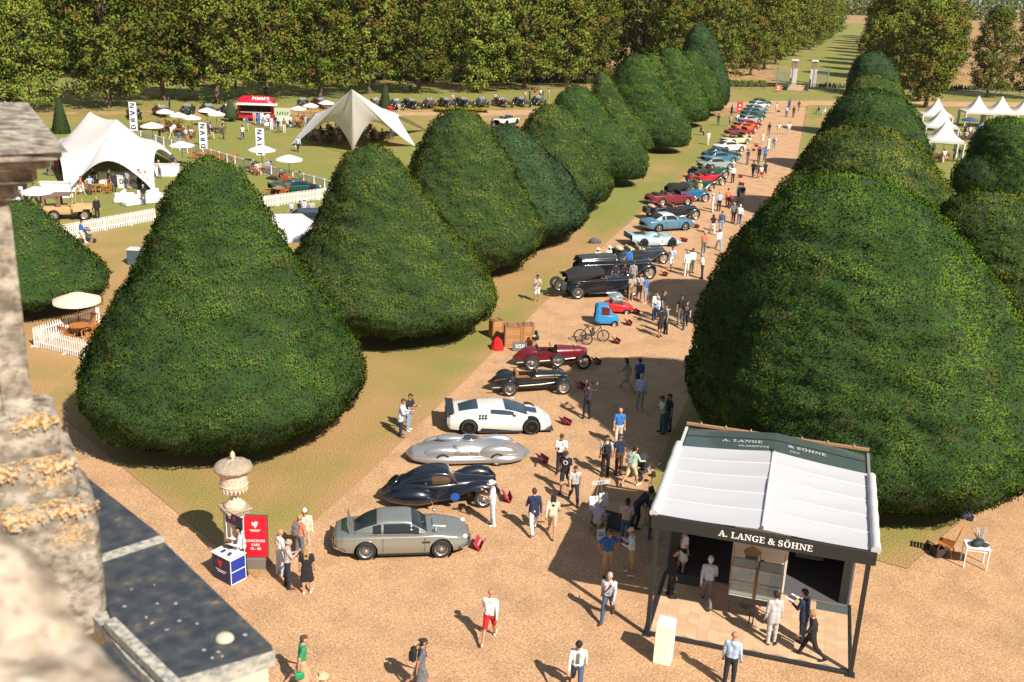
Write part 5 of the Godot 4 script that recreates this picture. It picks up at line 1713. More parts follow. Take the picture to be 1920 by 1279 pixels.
func racer(o: Node3D,colour: Material,k: Dictionary)->void:
	var wb: float=k.get("base",2.65)
	var r: float=k.get("wheel",0.37)
	var xf:=wb/2
	var xr:=-wb/2
	var bw: float=k.get("body",0.42)
	var tail: float=k.get("tail",0.95)
	var hy: float=k.get("bonnet",1.0)
	for x in [xr,xf]:
		for s in [-1.0,1.0]:
			wheel(o,Vector3(x,r,s*0.66),r,0.17,k.get("rims","wire"))
	var open_:=[xr+0.28,-0.02]
	shell("body",[[xr-tail,0.04,0.52,0.54,0.56,2,0.9],[xr-tail*0.7,bw*0.45,0.4,0.6,0.78,2,0.95],[xr-0.15,bw*0.9,0.32,0.74,hy-0.06,2.2,0.96],[xr+0.35,bw*1.05,0.3,0.78,hy-0.02,2.6,0.96],[0.0,bw*1.02,0.3,0.76,hy+0.02,2.4,0.96],[0.5,bw*0.92,0.32,0.74,hy,2.3,0.95],[xf-0.05,bw*0.66,0.36,0.72,hy-0.07,2.3,0.95],[xf+0.24,bw*0.5,0.40,0.70,hy-0.14,2.3,0.95]],44,colour,o,[],func(p: Vector3,j: int)->bool: return not (p.x>open_[0] and p.x<open_[1] and j>=13))
	var g:=Geo.new()
	g.box(Vector3((open_[0]+open_[1])/2,0.62,0),Vector3(open_[1]-open_[0]-0.02,0.05,bw*1.7))
	part(o,"cockpit_floor",k.get("leather",mat(0.16,0.07,0.03,0.6)),g)
	g=Geo.new()
	g.box(Vector3(open_[0]+0.1,0.86,0),Vector3(0.16,0.42,bw*1.6),rot(0,0,-10),0.06)
	part(o,"seat",k.get("leather",mat(0.16,0.07,0.03,0.6)),g)
	g=Geo.new()
	g.box(Vector3(xf+0.27,0.66,0),Vector3(0.04,0.46,bw*0.92),Basis(),0.02)
	part(o,"grille",k.get("grille",mat(0.3,0.3,0.3,0.3,0.8)),g)
	g=Geo.new()
	g.tube(range(13).map(func(i: int)->Vector3: return Vector3(open_[1]-0.28,hy+0.02,0.1)+rot(0,0,18)*Vector3(0,cos(TAU*i/12.0)*0.2,sin(TAU*i/12.0)*0.2)),[0.014],5,false)
	part(o,"steering_wheel",mat(0.05,0.03,0.02,0.5),g)
	g=Geo.new()
	g.box(Vector3(open_[1]+0.06,hy+0.1,0.08),Vector3(0.012,0.17,0.4),rot(0,0,25))
	part(o,"windscreen",mat(0.4,0.46,0.52,0.05),g)
	for x in [xr,xf]:
		g=Geo.new()
		g.rod(Vector3(x,r,-0.66),Vector3(x,r,0.66),0.045,8)
		part(o,"axle",mat(0.25,0.25,0.25,0.35,0.8),g)
	g=Geo.new()
	g.tube([Vector3(xf-0.4,0.55,bw+0.03),Vector3(0.2,0.5,bw+0.1),Vector3(xr-0.3,0.42,bw+0.12),Vector3(xr-tail*0.9,0.4,bw+0.1)],[0.04,0.045,0.045,0.045],8)
	part(o,"exhaust",mat(0.3,0.28,0.26,0.35,0.8),g)
	if k.get("cycle_wings",false):
		both(o,"rear_wing",colour,func(q: Geo,s: float)->void:
			q.tube(range(7).map(func(i: int)->Vector3: return Vector3(xr+cos(0.3+i*0.4)*r*1.22,r+sin(0.3+i*0.4)*r*1.22,s*0.66)),[0.12],8,true,0.2))
		both(o,"front_wing",colour,func(q: Geo,s: float)->void:
			q.tube(range(6).map(func(i: int)->Vector3: return Vector3(xf+cos(0.8+i*0.36)*r*1.2,r+sin(0.8+i*0.36)*r*1.2,s*0.66)),[0.1],8,true,0.2))
	for q in k.get("straps",[0.35,0.95]):
		g=Geo.new()
		g.tube(range(11).map(func(i: int)->Vector3: return Vector3(q,0.72+sin(PI*i/10.0)*(hy-0.72)*1.0-0.005,cos(PI*i/10.0)*bw*0.87)),[0.014],4,false)
		part(o,"bonnet_strap",mat(0.12,0.05,0.02,0.7),g)
	if k.get("spare",false):
		wheel(o,Vector3(0.0,0.5,0.62),r*0.92,0.15,"wire")
	if k.has("pinstripe"):
		both(o,"pinstripe",k.pinstripe,func(q: Geo,s: float)->void:
			q.tube([Vector3(xf-0.2,0.74,s*bw*0.72),Vector3(0.4,0.78,s*bw*0.955),Vector3(-0.2,0.79,s*bw*1.04)],[0.012],4)
			q.tube([Vector3(xr+0.2,0.8,s*bw*1.03),Vector3(xr-0.3,0.76,s*bw*0.86),Vector3(xr-tail*0.75,0.62,s*bw*0.5)],[0.012],4))
func car(called: String,label: String,rear: Vector3,front: Vector3,group:="cars parked along the west side of the drive")->Node3D:
	var d:=(front-rear).normalized()
	var mid:=(rear+front)*0.5+Vector3(d.z,0,-d.x)*0.72
	return thing(called,label,"car",mid,atan2(-d.z,d.x),group)
func cars()->void:
	var o: Node3D
	var g: Geo
	var white:=paint(0.62,0.62,0.60)
	o=car("grand_tourer","silver beige grand tourer with wire wheels and a raised plate behind the rear window",Vector3(-4.63,0,-31.07),Vector3(-2.14,0,-31.42))
	var silver:=paint(0.33,0.345,0.315,0.6)
	saloon(o,silver,{"length": 4.55,"width": 1.68,"belt": 0.86,"height": 1.34,"hood": 0.93,"nose": 0.68,"boot": 0.90,"tail": 0.74,"rims": "wire","wheel": 0.335,"glass": [-0.76,-0.34,0.10,0.40],"front_axle": 0.57,"rear_axle": 0.535})
	g=Geo.new()
	g.box(Vector3(-1.78,1.06,0),Vector3(0.05,0.40,1.1),rot(0,0,12),0.02)
	part(o,"raised_plate",mat(0.14,0.16,0.15,0.35),g)
	g=Geo.new()
	g.rod(Vector3(-1.55,0.9,0.62),Vector3(-1.62,1.55,0.66),0.012)
	part(o,"aerial",mat(0.05,0.05,0.05,0.5),g)
	g=Geo.new()
	g.box(Vector3(1.25,0.92,0),Vector3(0.5,0.07,0.55),rot(0,0,-4),0.03)
	part(o,"bonnet_scoop",silver,g)
	both(o,"side_vent",mat(0.03,0.03,0.03,0.6),func(q: Geo,s: float)->void: q.box(Vector3(0.78,0.64,s*0.835),Vector3(0.28,0.07,0.02),Basis(),0.005))
	both(o,"wing_mirror",chrome(),func(q: Geo,s: float)->void:
		q.rod(Vector3(1.15,0.9,s*0.66),Vector3(1.13,1.02,s*0.68),0.012)
		q.ell(Vector3(1.11,1.05,s*0.68),Vector3(0.06,0.07,0.06),Basis(),8))
	both(o,"window_trim",chrome(),func(q: Geo,s: float)->void: q.tube([Vector3(-1.3,0.885,s*0.71),Vector3(-0.3,0.885,s*0.73),Vector3(0.72,0.885,s*0.71)],[0.012],5))
	g=Geo.new()
	g.box(Vector3(2.27,0.52,0),Vector3(0.03,0.14,0.9),Basis(),0.01)
	part(o,"number_plate",mat(0.02,0.02,0.02,0.4),g)
	o=car("streamlined_coupe","gleaming midnight blue coupe with teardrop wings, split rear spine and wire front wheels",Vector3(-3.5,0,-34.6),Vector3(-0.83,0,-35.04))
	var navy:=paint(0.004,0.007,0.016)
	shell("body",[[-2.35,0.1,0.5,0.56,0.6,2,0.9],[-2.0,0.34,0.34,0.62,0.86,2,0.93],[-1.3,0.55,0.28,0.72,1.04,2.2,0.95],[-0.6,0.66,0.26,0.78,1.0,3,0.96],[0.1,0.60,0.28,0.80,1.0,3.2,0.96],[0.6,0.48,0.34,0.78,1.02,2.6,0.95],[1.3,0.36,0.38,0.74,0.98,2.4,0.95],[1.85,0.26,0.42,0.66,0.9,2.4,0.95]],48,navy,o)
	cabin([[-1.7,0.25,0.9,0.93,0.97,2.2,0.9],[-1.2,0.44,0.9,1.08,1.22,2.4,0.88],[-0.7,0.55,0.9,1.22,1.39,2.8,0.86],[-0.25,0.57,0.9,1.26,1.42,3,0.86],[0.1,0.55,0.9,1.2,1.36,3,0.88],[0.3,0.52,0.9,1.02,1.12,3,0.92],[0.42,0.5,0.9,0.92,0.95,3,0.94]],o,navy,[0.1,0.41,13],[],[[-0.52,0.14]],mat(0.09,0.05,0.03,0.06))
	both(o,"front_wing",navy,func(q: Geo,s: float)->void:
		q.tube([Vector3(1.98,0.42,s*0.62),Vector3(1.92,0.62,s*0.64),Vector3(1.66,0.84,s*0.66),Vector3(1.3,0.92,s*0.66),Vector3(0.9,0.86,s*0.66),Vector3(0.4,0.66,s*0.64),Vector3(-0.1,0.44,s*0.6),Vector3(-0.5,0.34,s*0.55)],[0.05,0.15,0.21,0.22,0.21,0.19,0.14,0.05],14,true,0.62))
	both(o,"rear_wing",navy,func(q: Geo,s: float)->void:
		q.tube([Vector3(-0.35,0.36,s*0.6),Vector3(-0.6,0.48,s*0.66),Vector3(-1.0,0.56,s*0.68),Vector3(-1.5,0.52,s*0.62),Vector3(-2.0,0.44,s*0.46),Vector3(-2.3,0.4,s*0.3)],[0.08,0.24,0.33,0.30,0.2,0.06],14,true,1.05))
	for s in [-1.0,1.0]:
		wheel(o,Vector3(1.38,0.36,s*0.66),0.36,0.15,"wire")
		wheel(o,Vector3(-1.15,0.34,s*0.6),0.34,0.15,"wire")
	g=Geo.new()
	g.tube([Vector3(1.86,0.94,0),Vector3(1.1,1.03,0),Vector3(0.42,1.05,0)],[0.012],5)
	g.tube([Vector3(0.1,1.38,0),Vector3(-0.4,1.44,0),Vector3(-1.1,1.3,0),Vector3(-1.8,1.0,0),Vector3(-2.3,0.62,0)],[0.014],5)
	part(o,"spine",navy,g)
	g=Geo.new()
	g.ell(Vector3(1.88,0.64,0),Vector3(0.06,0.26,0.24),Basis(),14)
	part(o,"grille",chrome(),g)
	both(o,"headlamp",chrome(),func(q: Geo,s: float)->void: q.ell(Vector3(1.8,0.72,s*0.36),Vector3(0.13,0.10,0.10),Basis(),10))
	both(o,"bonnet_louvre",mat(0.05,0.06,0.07,0.25,0.6),func(q: Geo,s: float)->void:
		for i in 3:
			q.box(Vector3(0.62+i*0.36,0.78,s*(0.485-i*0.052)),Vector3(0.27,0.22,0.015),Basis(Vector3.UP,s*0.14),0.005))
	both(o,"stone_guard",chrome(),func(q: Geo,s: float)->void: q.tube([Vector3(-0.5,0.30,s*0.86),Vector3(-0.56,0.45,s*0.92),Vector3(-0.66,0.60,s*0.93)],[0.06,0.08,0.05],8,true,0.3))
	g=Geo.new()
	for i in 6:
		g.box(Vector3(-1.28-i*0.075,1.135-i*0.045,0.0),Vector3(0.03,0.02,0.62),rot(0,0,30),0.006)
	part(o,"rear_louvre",chrome(),g)
	g=Geo.new()
	g.lathe([Vector2(0.30,0.0),Vector2(0.3,0.05),Vector2(0.24,0.07),Vector2(0.22,0.04),Vector2(0.0,0.05)],20,Transform3D(rot(0,0,42),Vector3(-1.92,0.86,0)))
	part(o,"spare_wheel_cover",navy,g)
	g=Geo.new()
	g.lathe([Vector2(0.17,0),Vector2(0.16,0.006),Vector2(0,0.01)],18,Transform3D(rot(90),Vector3(0.3,0.56,0.855)))
	part(o,"roundel",mat(0.012,0.07,0.32,0.5),g)
	o=car("record_car","low silver streamlined record car with faired wheels and a small cockpit",Vector3(-2.61,0,-38.37),Vector3(-0.35,0,-38.66))
	var alu:=paint(0.36,0.37,0.38,0.55)
	shell("body",[[-2.55,0.08,0.3,0.36,0.42,2,0.9],[-2.3,0.48,0.2,0.38,0.56,2,0.92],[-1.7,0.74,0.16,0.42,0.70,2,0.9],[-1.1,0.82,0.15,0.46,0.86,1.9,0.88],[-0.4,0.80,0.14,0.46,0.98,1.8,0.86],[0.2,0.76,0.14,0.44,0.96,1.75,0.84],[0.7,0.76,0.14,0.44,0.86,1.8,0.86],[1.2,0.82,0.15,0.47,0.80,2.0,0.9],[1.7,0.78,0.17,0.44,0.68,2.1,0.9],[2.2,0.52,0.2,0.36,0.5,2,0.92],[2.5,0.08,0.28,0.33,0.36,2,0.9]],60,alu,o)
	both(o,"wheel_bulge",alu,func(q: Geo,s: float)->void:
		q.ell(Vector3(1.12,0.52,s*0.55),Vector3(0.78,0.32,0.2),Basis(),18)
		q.ell(Vector3(-1.05,0.52,s*0.55),Vector3(0.8,0.30,0.2),Basis(),18))
	for x in [-1.1,1.1]:
		for s in [-1.0,1.0]:
			wheel(o,Vector3(x,0.3,s*0.68),0.3,0.13,"disc")
	g=Geo.new()
	g.ell(Vector3(-0.02,0.95,0),Vector3(0.34,0.10,0.26),Basis(),16)
	part(o,"cockpit",mat(0.04,0.05,0.06,0.1),g)
	g=Geo.new()
	g.tube(range(15).map(func(i: int)->Vector3: return Vector3(-0.02+cos(TAU*i/14.0)*0.42,0.955,sin(TAU*i/14.0)*0.3)),[0.03],6,false)
	part(o,"cockpit_rim",alu,g)
	g=Geo.new()
	g.ell(Vector3(-0.75,0.97,0),Vector3(0.6,0.14,0.24),Basis(),16)
	part(o,"head_fairing",alu,g)
	g=Geo.new()
	g.box(Vector3(-0.62,0.8,0.555),Vector3(0.14,0.14,0.02),rot(-38),0.02)
	part(o,"fuel_cap",mat(0.02,0.02,0.02,0.4),g)
	letters("Grand Prix",0.2,mat(0.28,0.09,0.08,0.5),o,Transform3D(rot(-28),Vector3(-0.1,0.64,0.735)),"Droid Sans",true)
	g=Geo.new()
	for q in [[1.55,0.22],[1.72,0.12],[1.88,0.2]]:
		g.lathe([Vector2(0.07,0),Vector2(0.06,0.008),Vector2(0,0.01)],10,Transform3D(rot(18,0,-18),Vector3(q[0],0.72-(q[0]-1.5)*0.28,q[1]+0.12)))
	part(o,"badge",mat(0.45,0.2,0.06,0.5),g)
	o=car("hypercar","white hypercar with a tall black rear wing and black wheels",Vector3(-1.72,0,-41.84),Vector3(0.95,0,-42.17))
	var arches:=[[-1.36,0.35,0.41,0.98],[1.36,0.35,0.40,0.98]]
	shell("body",[[-2.28,0.80,0.34,0.70,0.76,4,0.96],[-2.15,0.93,0.26,0.78,0.88,4,0.96],[-1.5,1.0,0.2,0.82,0.93,3.4,0.95],[-0.7,0.98,0.16,0.80,0.95,3,0.93],[0,0.95,0.14,0.74,0.9,3,0.93],[0.7,0.96,0.14,0.70,0.84,3,0.94],[1.4,0.98,0.16,0.68,0.76,2.8,0.95],[1.95,0.88,0.16,0.52,0.58,2.6,0.95],[2.28,0.5,0.18,0.36,0.40,2.4,0.95]],64,white,o,arches)
	cabin([[-1.9,0.5,0.85,0.88,0.9,3,0.9],[-1.1,0.66,0.85,1.0,1.10,3,0.88],[-0.4,0.74,0.82,1.04,1.17,2.6,0.82],[0.1,0.76,0.8,1.02,1.16,2.6,0.8],[0.6,0.76,0.78,0.94,1.04,3,0.84],[1.25,0.68,0.74,0.77,0.80,3,0.9]],o,white,[0.18,1.2,13],[-1.75,-0.95,14],[[-0.45,0.62]],mat(0.03,0.055,0.085,0.04))
	for x in [-1.36,1.36]:
		for s in [-1.0,1.0]:
			wheel(o,Vector3(x,0.35,s*0.87),0.35,0.26,"modern")
	var carbon:=mat(0.018,0.022,0.03,0.25)
	g=Geo.new()
	g.box(Vector3(-2.14,0.99,0),Vector3(0.34,0.03,1.72),rot(0,0,-6),0.012)
	part(o,"rear_wing",carbon,g)
	both(o,"wing_strut",carbon,func(q: Geo,s: float)->void:
		q.tube([Vector3(-2.1,0.98,s*0.84),Vector3(-2.2,0.9,s*0.83),Vector3(-2.12,0.74,s*0.82)],[0.06,0.06,0.08],8,true,0.3))
	g=Geo.new()
	g.box(Vector3(-2.24,0.5,0),Vector3(0.12,0.36,1.6),Basis(),0.04)
	part(o,"diffuser",carbon,g)
	g=Geo.new()
	g.box(Vector3(2.12,0.15,0),Vector3(0.46,0.04,1.7),Basis(),0.015)
	part(o,"splitter",carbon,g)
	both(o,"side_skirt",carbon,func(q: Geo,s: float)->void:
		q.box(Vector3(0.0,0.15,s*0.95),Vector3(1.9,0.07,0.1),Basis(),0.02)
		q.prism(PackedVector2Array([Vector2(-0.85,0.2),Vector2(0.55,0.2),Vector2(-0.8,0.32)]),0.015,Transform3D(Basis(),Vector3(0,0,s*0.95-0.0075))))
	both(o,"air_intake",carbon,func(q: Geo,s: float)->void:
		for i in 3:
			for k in 2:
				q.lathe([Vector2(0.05,0),Vector2(0.045,0.012),Vector2(0,0.014)],10,Transform3D(rot(75*s),Vector3(-0.62-i*0.13,0.78+k*0.11,s*(0.955-k*0.03)))))
	both(o,"headlight",mat(0.4,0.42,0.45,0.1),func(q: Geo,s: float)->void: q.box(Vector3(2.0,0.53,s*0.62),Vector3(0.3,0.02,0.10),rot(0,-20*s,-22),0.008))
	both(o,"mirror",white,func(q: Geo,s: float)->void: q.ell(Vector3(0.7,0.96,s*0.93),Vector3(0.1,0.05,0.07),Basis(),8))
	g=Geo.new()
	g.box(Vector3(1.42,0.79,0),Vector3(0.5,0.02,0.5),rot(0,0,-9),0.008)
	part(o,"bonnet_panel",mat(0.03,0.04,0.11,0.25),g)
	o=car("racing_car","black pre-war racing car with orange pinstripes, tan cockpit and pale wire wheels",Vector3(-0.02,0,-46.24),Vector3(2.56,0,-46.76))
	racer(o,paint(0.008,0.010,0.012),{"base": 2.6,"wheel": 0.37,"body": 0.44,"cycle_wings": true,"leather": mat(0.30,0.14,0.06,0.6),"pinstripe": mat(0.5,0.2,0.03,0.5),"tail": 0.9})
	o=car("racing_car","dark red pre-war racing car with fat tyres and a spare wheel strapped to its flank",Vector3(1.05,0,-49.86),Vector3(3.69,0,-50.39))
	racer(o,paint(0.13,0.006,0.016),{"base": 2.68,"wheel": 0.40,"body": 0.46,"tail": 0.85,"spare": true,"leather": mat(0.03,0.025,0.022,0.7),"bonnet": 1.06})
	o=thing("microcar","tiny bright blue three wheeled microcar beside the red bubble car","car",Vector3(5.35,0,-58.19),0.05,"cars parked along the west side of the drive")
	var azure:=paint(0.02,0.24,0.52)
	shell("body",[[-0.66,0.42,0.2,0.5,0.56,4,0.96],[-0.5,0.5,0.16,0.56,0.66,4,0.96],[0.1,0.5,0.15,0.56,0.66,4,0.96],[0.5,0.46,0.17,0.5,0.58,3,0.95],[0.72,0.34,0.24,0.42,0.46,2.5,0.95]],26,azure,o,[[0.46,0.13,0.2,0.5]])
	cabin([[-0.62,0.42,0.55,1.0,1.08,4,0.88],[-0.5,0.46,0.55,1.1,1.19,4.5,0.88],[0.0,0.46,0.55,1.1,1.2,4.5,0.88],[0.18,0.45,0.55,0.98,1.08,4,0.9],[0.42,0.42,0.53,0.58,0.62,3,0.94]],o,azure,[0.08,0.40,13],[],[[-0.32,0.16]],mat(0.12,0.02,0.025,0.1))
	for q in [Vector3(0.46,0.13,0.42),Vector3(0.46,0.13,-0.42),Vector3(-0.45,0.13,0.0)]:
		wheel(o,q,0.15,0.09,"disc")
	o=thing("microcar","tiny red bubble car with its clear canopy tipped open","car",Vector3(6.23,0,-60.61),0.05,"cars parked along the west side of the drive")
	var red:=paint(0.52,0.015,0.02)
	shell("body",[[-0.85,0.3,0.25,0.5,0.55,3,0.95],[-0.65,0.48,0.18,0.54,0.64,3,0.96],[0.1,0.52,0.15,0.5,0.6,3.4,0.96],[0.7,0.46,0.17,0.42,0.5,3,0.95],[0.92,0.26,0.24,0.34,0.38,2.5,0.95]],26,red,o,[[0.5,0.14,0.21,0.52]])
	g=Geo.new()
	g.box(Vector3(-0.1,0.60,0),Vector3(0.8,0.05,0.8),Basis(),0.02)
	part(o,"cockpit",mat(0.05,0.04,0.04,0.8),g)
	g=Geo.new()
	g.box(Vector3(-0.4,0.74,0),Vector3(0.14,0.3,0.8),rot(0,0,-12),0.05)
	part(o,"seat",mat(0.10,0.02,0.02,0.7),g)
	g=Geo.new()
	g.ell(Vector3(-0.15,0.85,-0.15),Vector3(0.5,0.34,0.38),rot(35),16,0.05)
	var bubble:=StandardMaterial3D.new()
	bubble.albedo_color=Color(0.7,0.8,0.85,0.3)
	bubble.roughness=0.05
	bubble.transparency=BaseMaterial3D.TRANSPARENCY_ALPHA
	part(o,"canopy",bubble,g)
	for q in [Vector3(0.5,0.14,0.44),Vector3(0.5,0.14,-0.44),Vector3(-0.6,0.14,0.0)]:
		wheel(o,q,0.16,0.09,"disc")
	o=thing("motorcycle","antique black motorcycle with a wicker free trailer wheel leaning on its stand","motorcycle",Vector3(4.33,0,-54.9),0.12)
	o.set_meta("label","antique black motorcycle with thin spoked wheels and an extra side wheel")
	var black:=mat(0.012,0.012,0.013,0.4)
	for q in [[0.66,0.32,0.0],[-0.62,0.34,0.0],[-0.35,0.30,0.55]]:
		var n:=Node3D.new()
		place("wheel",n,o)
		n.position=Vector3(q[0],q[1],q[2])
		g=Geo.new()
		g.tube(range(25).map(func(i: int)->Vector3: return Vector3(cos(TAU*i/24.0),sin(TAU*i/24.0),0)*q[1]),[0.035],6,false)
		obj("tyre",g,mat(0.02,0.02,0.02,0.8),n)
		g=Geo.new()
		for i in 16:
			g.rod(Vector3.ZERO,Vector3(cos(TAU*i/16.0),sin(TAU*i/16.0),0.0)*q[1],0.006,4)
		obj("spokes",g,mat(0.12,0.12,0.12,0.4,0.5),n)
	g=Geo.new()
	for q in [[Vector3(0.66,0.32,0),Vector3(0.42,1.0,0)],[Vector3(0.44,0.92,0),Vector3(-0.25,0.86,0)],[Vector3(0.46,0.8,0),Vector3(0.1,0.32,0)],[Vector3(0.1,0.32,0),Vector3(-0.62,0.34,0)],[Vector3(-0.25,0.86,0),Vector3(-0.62,0.34,0)],[Vector3(-0.25,0.86,0),Vector3(0.05,0.32,0)],[Vector3(-0.4,0.4,0),Vector3(-0.35,0.3,0.55)]]:
		g.rod(q[0],q[1],0.024)
	part(o,"frame",black,g)
	g=Geo.new()
	g.tube([Vector3(0.2,1.06,0.28),Vector3(0.42,1.02,0.14),Vector3(0.44,1.0,0),Vector3(0.42,1.02,-0.14),Vector3(0.2,1.06,-0.28)],[0.018],6)
	part(o,"handlebar",black,g)
	g=Geo.new()
	g.ell(Vector3(-0.3,0.93,0),Vector3(0.17,0.06,0.11),Basis(),10)
	part(o,"saddle",mat(0.10,0.05,0.025,0.6),g)
	g=Geo.new()
	g.box(Vector3(0.05,0.5,0),Vector3(0.26,0.3,0.18),Basis(),0.04)
	g.tube([Vector3(0.05,0.6,0),Vector3(0.1,0.8,0)],[0.09,0.07],10)
	part(o,"engine",mat(0.12,0.11,0.10,0.4,0.6),g)
	var ink:=paint(0.004,0.007,0.014)
	o=car("vintage_cabriolet","enormous dark blue open vintage car with two spare wheels behind, nearer of two",Vector3(4.33,0,-63.04),Vector3(7.13,0,-63.91))
	prewar(o,ink,{"base": 3.7,"wheel": 0.44,"body": 0.64,"bonnet": 1.18,"hood_cloth": mat(0.015,0.016,0.018,0.9),"hood_up": true,"overhang": 0.75,"trunk": true})
	wheel(o,Vector3(-2.95,0.85,0.34),0.40,0.14,"wire")
	wheel(o,Vector3(-2.95,0.85,-0.34),0.40,0.14,"wire")
	o=car("vintage_limousine","enormous dark blue vintage car with sweeping tail, farther of two, with wire front wheels",Vector3(5.03,0,-67.09),Vector3(9.07,0,-68.36))
	prewar(o,ink,{"base": 4.1,"wheel": 0.46,"body": 0.66,"bonnet": 1.2,"closed": true,"height": 1.62,"overhang": 0.95})
	o=car("vintage_roadster","black and cream open vintage roadster behind the two enormous dark cars",Vector3(7.59,0,-71.93),Vector3(10.46,0,-72.69))
	prewar(o,paint(0.02,0.024,0.03),{"base": 3.0,"body": 0.58,"bonnet": 1.02,"leather": mat(0.5,0.42,0.28,0.6),"hood_cloth": mat(0.48,0.42,0.3,0.9),"bonnet_paint": paint(0.02,0.03,0.045)})
	o=car("endurance_racer","pale blue long tailed endurance racing car with a number 2 on its door",Vector3(9.48,0,-77.61),Vector3(11.78,0,-78.26))
	var pale:=paint(0.34,0.50,0.57)
	arches=[[-1.15,0.32,0.38,0.96],[1.15,0.31,0.37,0.96]]
	shell("body",[[-2.1,0.92,0.5,0.86,0.94,5,0.97],[-1.7,0.96,0.3,0.80,0.90,3.4,0.95],[-1.1,0.97,0.16,0.76,0.88,2.8,0.94],[-0.4,0.93,0.14,0.62,0.72,2.8,0.93],[0.3,0.92,0.13,0.58,0.68,2.8,0.94],[1.1,0.96,0.13,0.66,0.76,2.8,0.95],[1.7,0.88,0.13,0.42,0.50,2.4,0.95],[2.15,0.5,0.14,0.24,0.28,2.2,0.95]],54,pale,o,arches)
	cabin([[-0.8,0.46,0.62,0.66,0.7,2.6,0.9],[-0.4,0.54,0.6,0.78,0.9,2.6,0.86],[0.0,0.56,0.6,0.82,0.95,2.6,0.84],[0.35,0.55,0.6,0.76,0.86,2.6,0.86],[0.9,0.46,0.58,0.61,0.64,2.6,0.9]],o,pale,[0.1,0.86,12],[],[[-0.3,0.3]],mat(0.10,0.14,0.16,0.05))
	for x in [-1.15,1.15]:
		for s in [-1.0,1.0]:
			wheel(o,Vector3(x,0.315,s*0.82),0.315,0.3,"modern")
	both(o,"number_roundel",mat(0.75,0.74,0.7,0.5),func(q: Geo,s: float)->void: q.lathe([Vector2(0.27,0),Vector2(0.26,0.008),Vector2(0,0.01)],18,Transform3D(rot(86*s),Vector3(0.32,0.42,s*0.925))))
	letters("2",0.34,mat(0.01,0.01,0.01,0.5),o,Transform3D(rot(-4),Vector3(0.32,0.42,0.938)),"Droid Sans",true,"race_number")
	g=Geo.new()
	g.box(Vector3(-1.2,0.9,0),Vector3(0.9,0.05,0.8),rot(0,0,3),0.02)
	part(o,"engine_cover",mat(0.02,0.02,0.022,0.5),g)
	o=car("coupe","metallic light blue coupe with a pale roof next to the number 2 racer",Vector3(11.13,0,-82.93),Vector3(13.69,0,-84.01))
	saloon(o,paint(0.10,0.24,0.36,0.4),{"length": 4.5,"width": 1.75,"belt": 0.88,"height": 1.38,"top": paint(0.55,0.6,0.62),"glass": [-0.62,-0.3,0.1,0.34],"hood": 0.95,"boot": 0.93,"rims": "wire"})
	o=car("vintage_tourer","black open vintage tourer with tan seats and tall wire wheels beside the light blue coupe",Vector3(11.56,0,-87.2),Vector3(15.27,0,-88.33))
	prewar(o,paint(0.008,0.009,0.012),{"base": 3.5,"wheel": 0.42,"body": 0.58,"bonnet": 1.08,"leather": mat(0.35,0.12,0.08,0.6),"hood_cloth": mat(0.42,0.30,0.22,0.9),"trunk": true,"overhang": 0.6})
	o=car("convertible","long maroon open car parked in front of a blue vintage one",Vector3(12.69,0,-93.67),Vector3(15.42,0,-94.71))
	saloon(o,paint(0.17,0.012,0.03),{"length": 4.7,"width": 1.8,"open": true,"tonneau": true,"belt": 0.92,"rims": "disc"})
	o=car("convertible","blue vintage convertible with a raised black hood behind the maroon car",Vector3(14.13,0,-95.17),Vector3(17.11,0,-96.13))
	prewar(o,paint(0.012,0.10,0.22),{"base": 3.3,"wheel": 0.42,"body": 0.6,"bonnet": 1.05,"hood_cloth": mat(0.012,0.012,0.014,0.9),"hood_up": true})
	o=car("vintage_sports_car","small dark green vintage sports car with orange seat among guests",Vector3(16.63,0,-100.59),Vector3(18.74,0,-101.86))
	prewar(o,paint(0.01,0.05,0.035),{"base": 2.4,"wheel": 0.38,"body": 0.48,"bonnet": 0.95,"leather": mat(0.4,0.15,0.04,0.6),"seats": 1})
	o=car("vintage_sports_car","bright red vintage sports car with black wings and tall wire wheels",Vector3(17.42,0,-104.11),Vector3(20.6,0,-105.4))
	prewar(o,paint(0.45,0.008,0.02),{"base": 2.9,"wheel": 0.42,"body": 0.5,"bonnet": 1.0,"wings": paint(0.02,0.004,0.006),"leather": mat(0.4,0.02,0.02,0.6)})
	o=car("vintage_tourer","dark green open vintage tourer just beyond the bright red sports car",Vector3(18.25,0,-108.18),Vector3(21.68,0,-109.59))
	prewar(o,paint(0.012,0.055,0.035),{"base": 3.2,"wheel": 0.42,"body": 0.56,"bonnet": 1.05,"hood_cloth": mat(0.03,0.04,0.035,0.9),"spare": true})
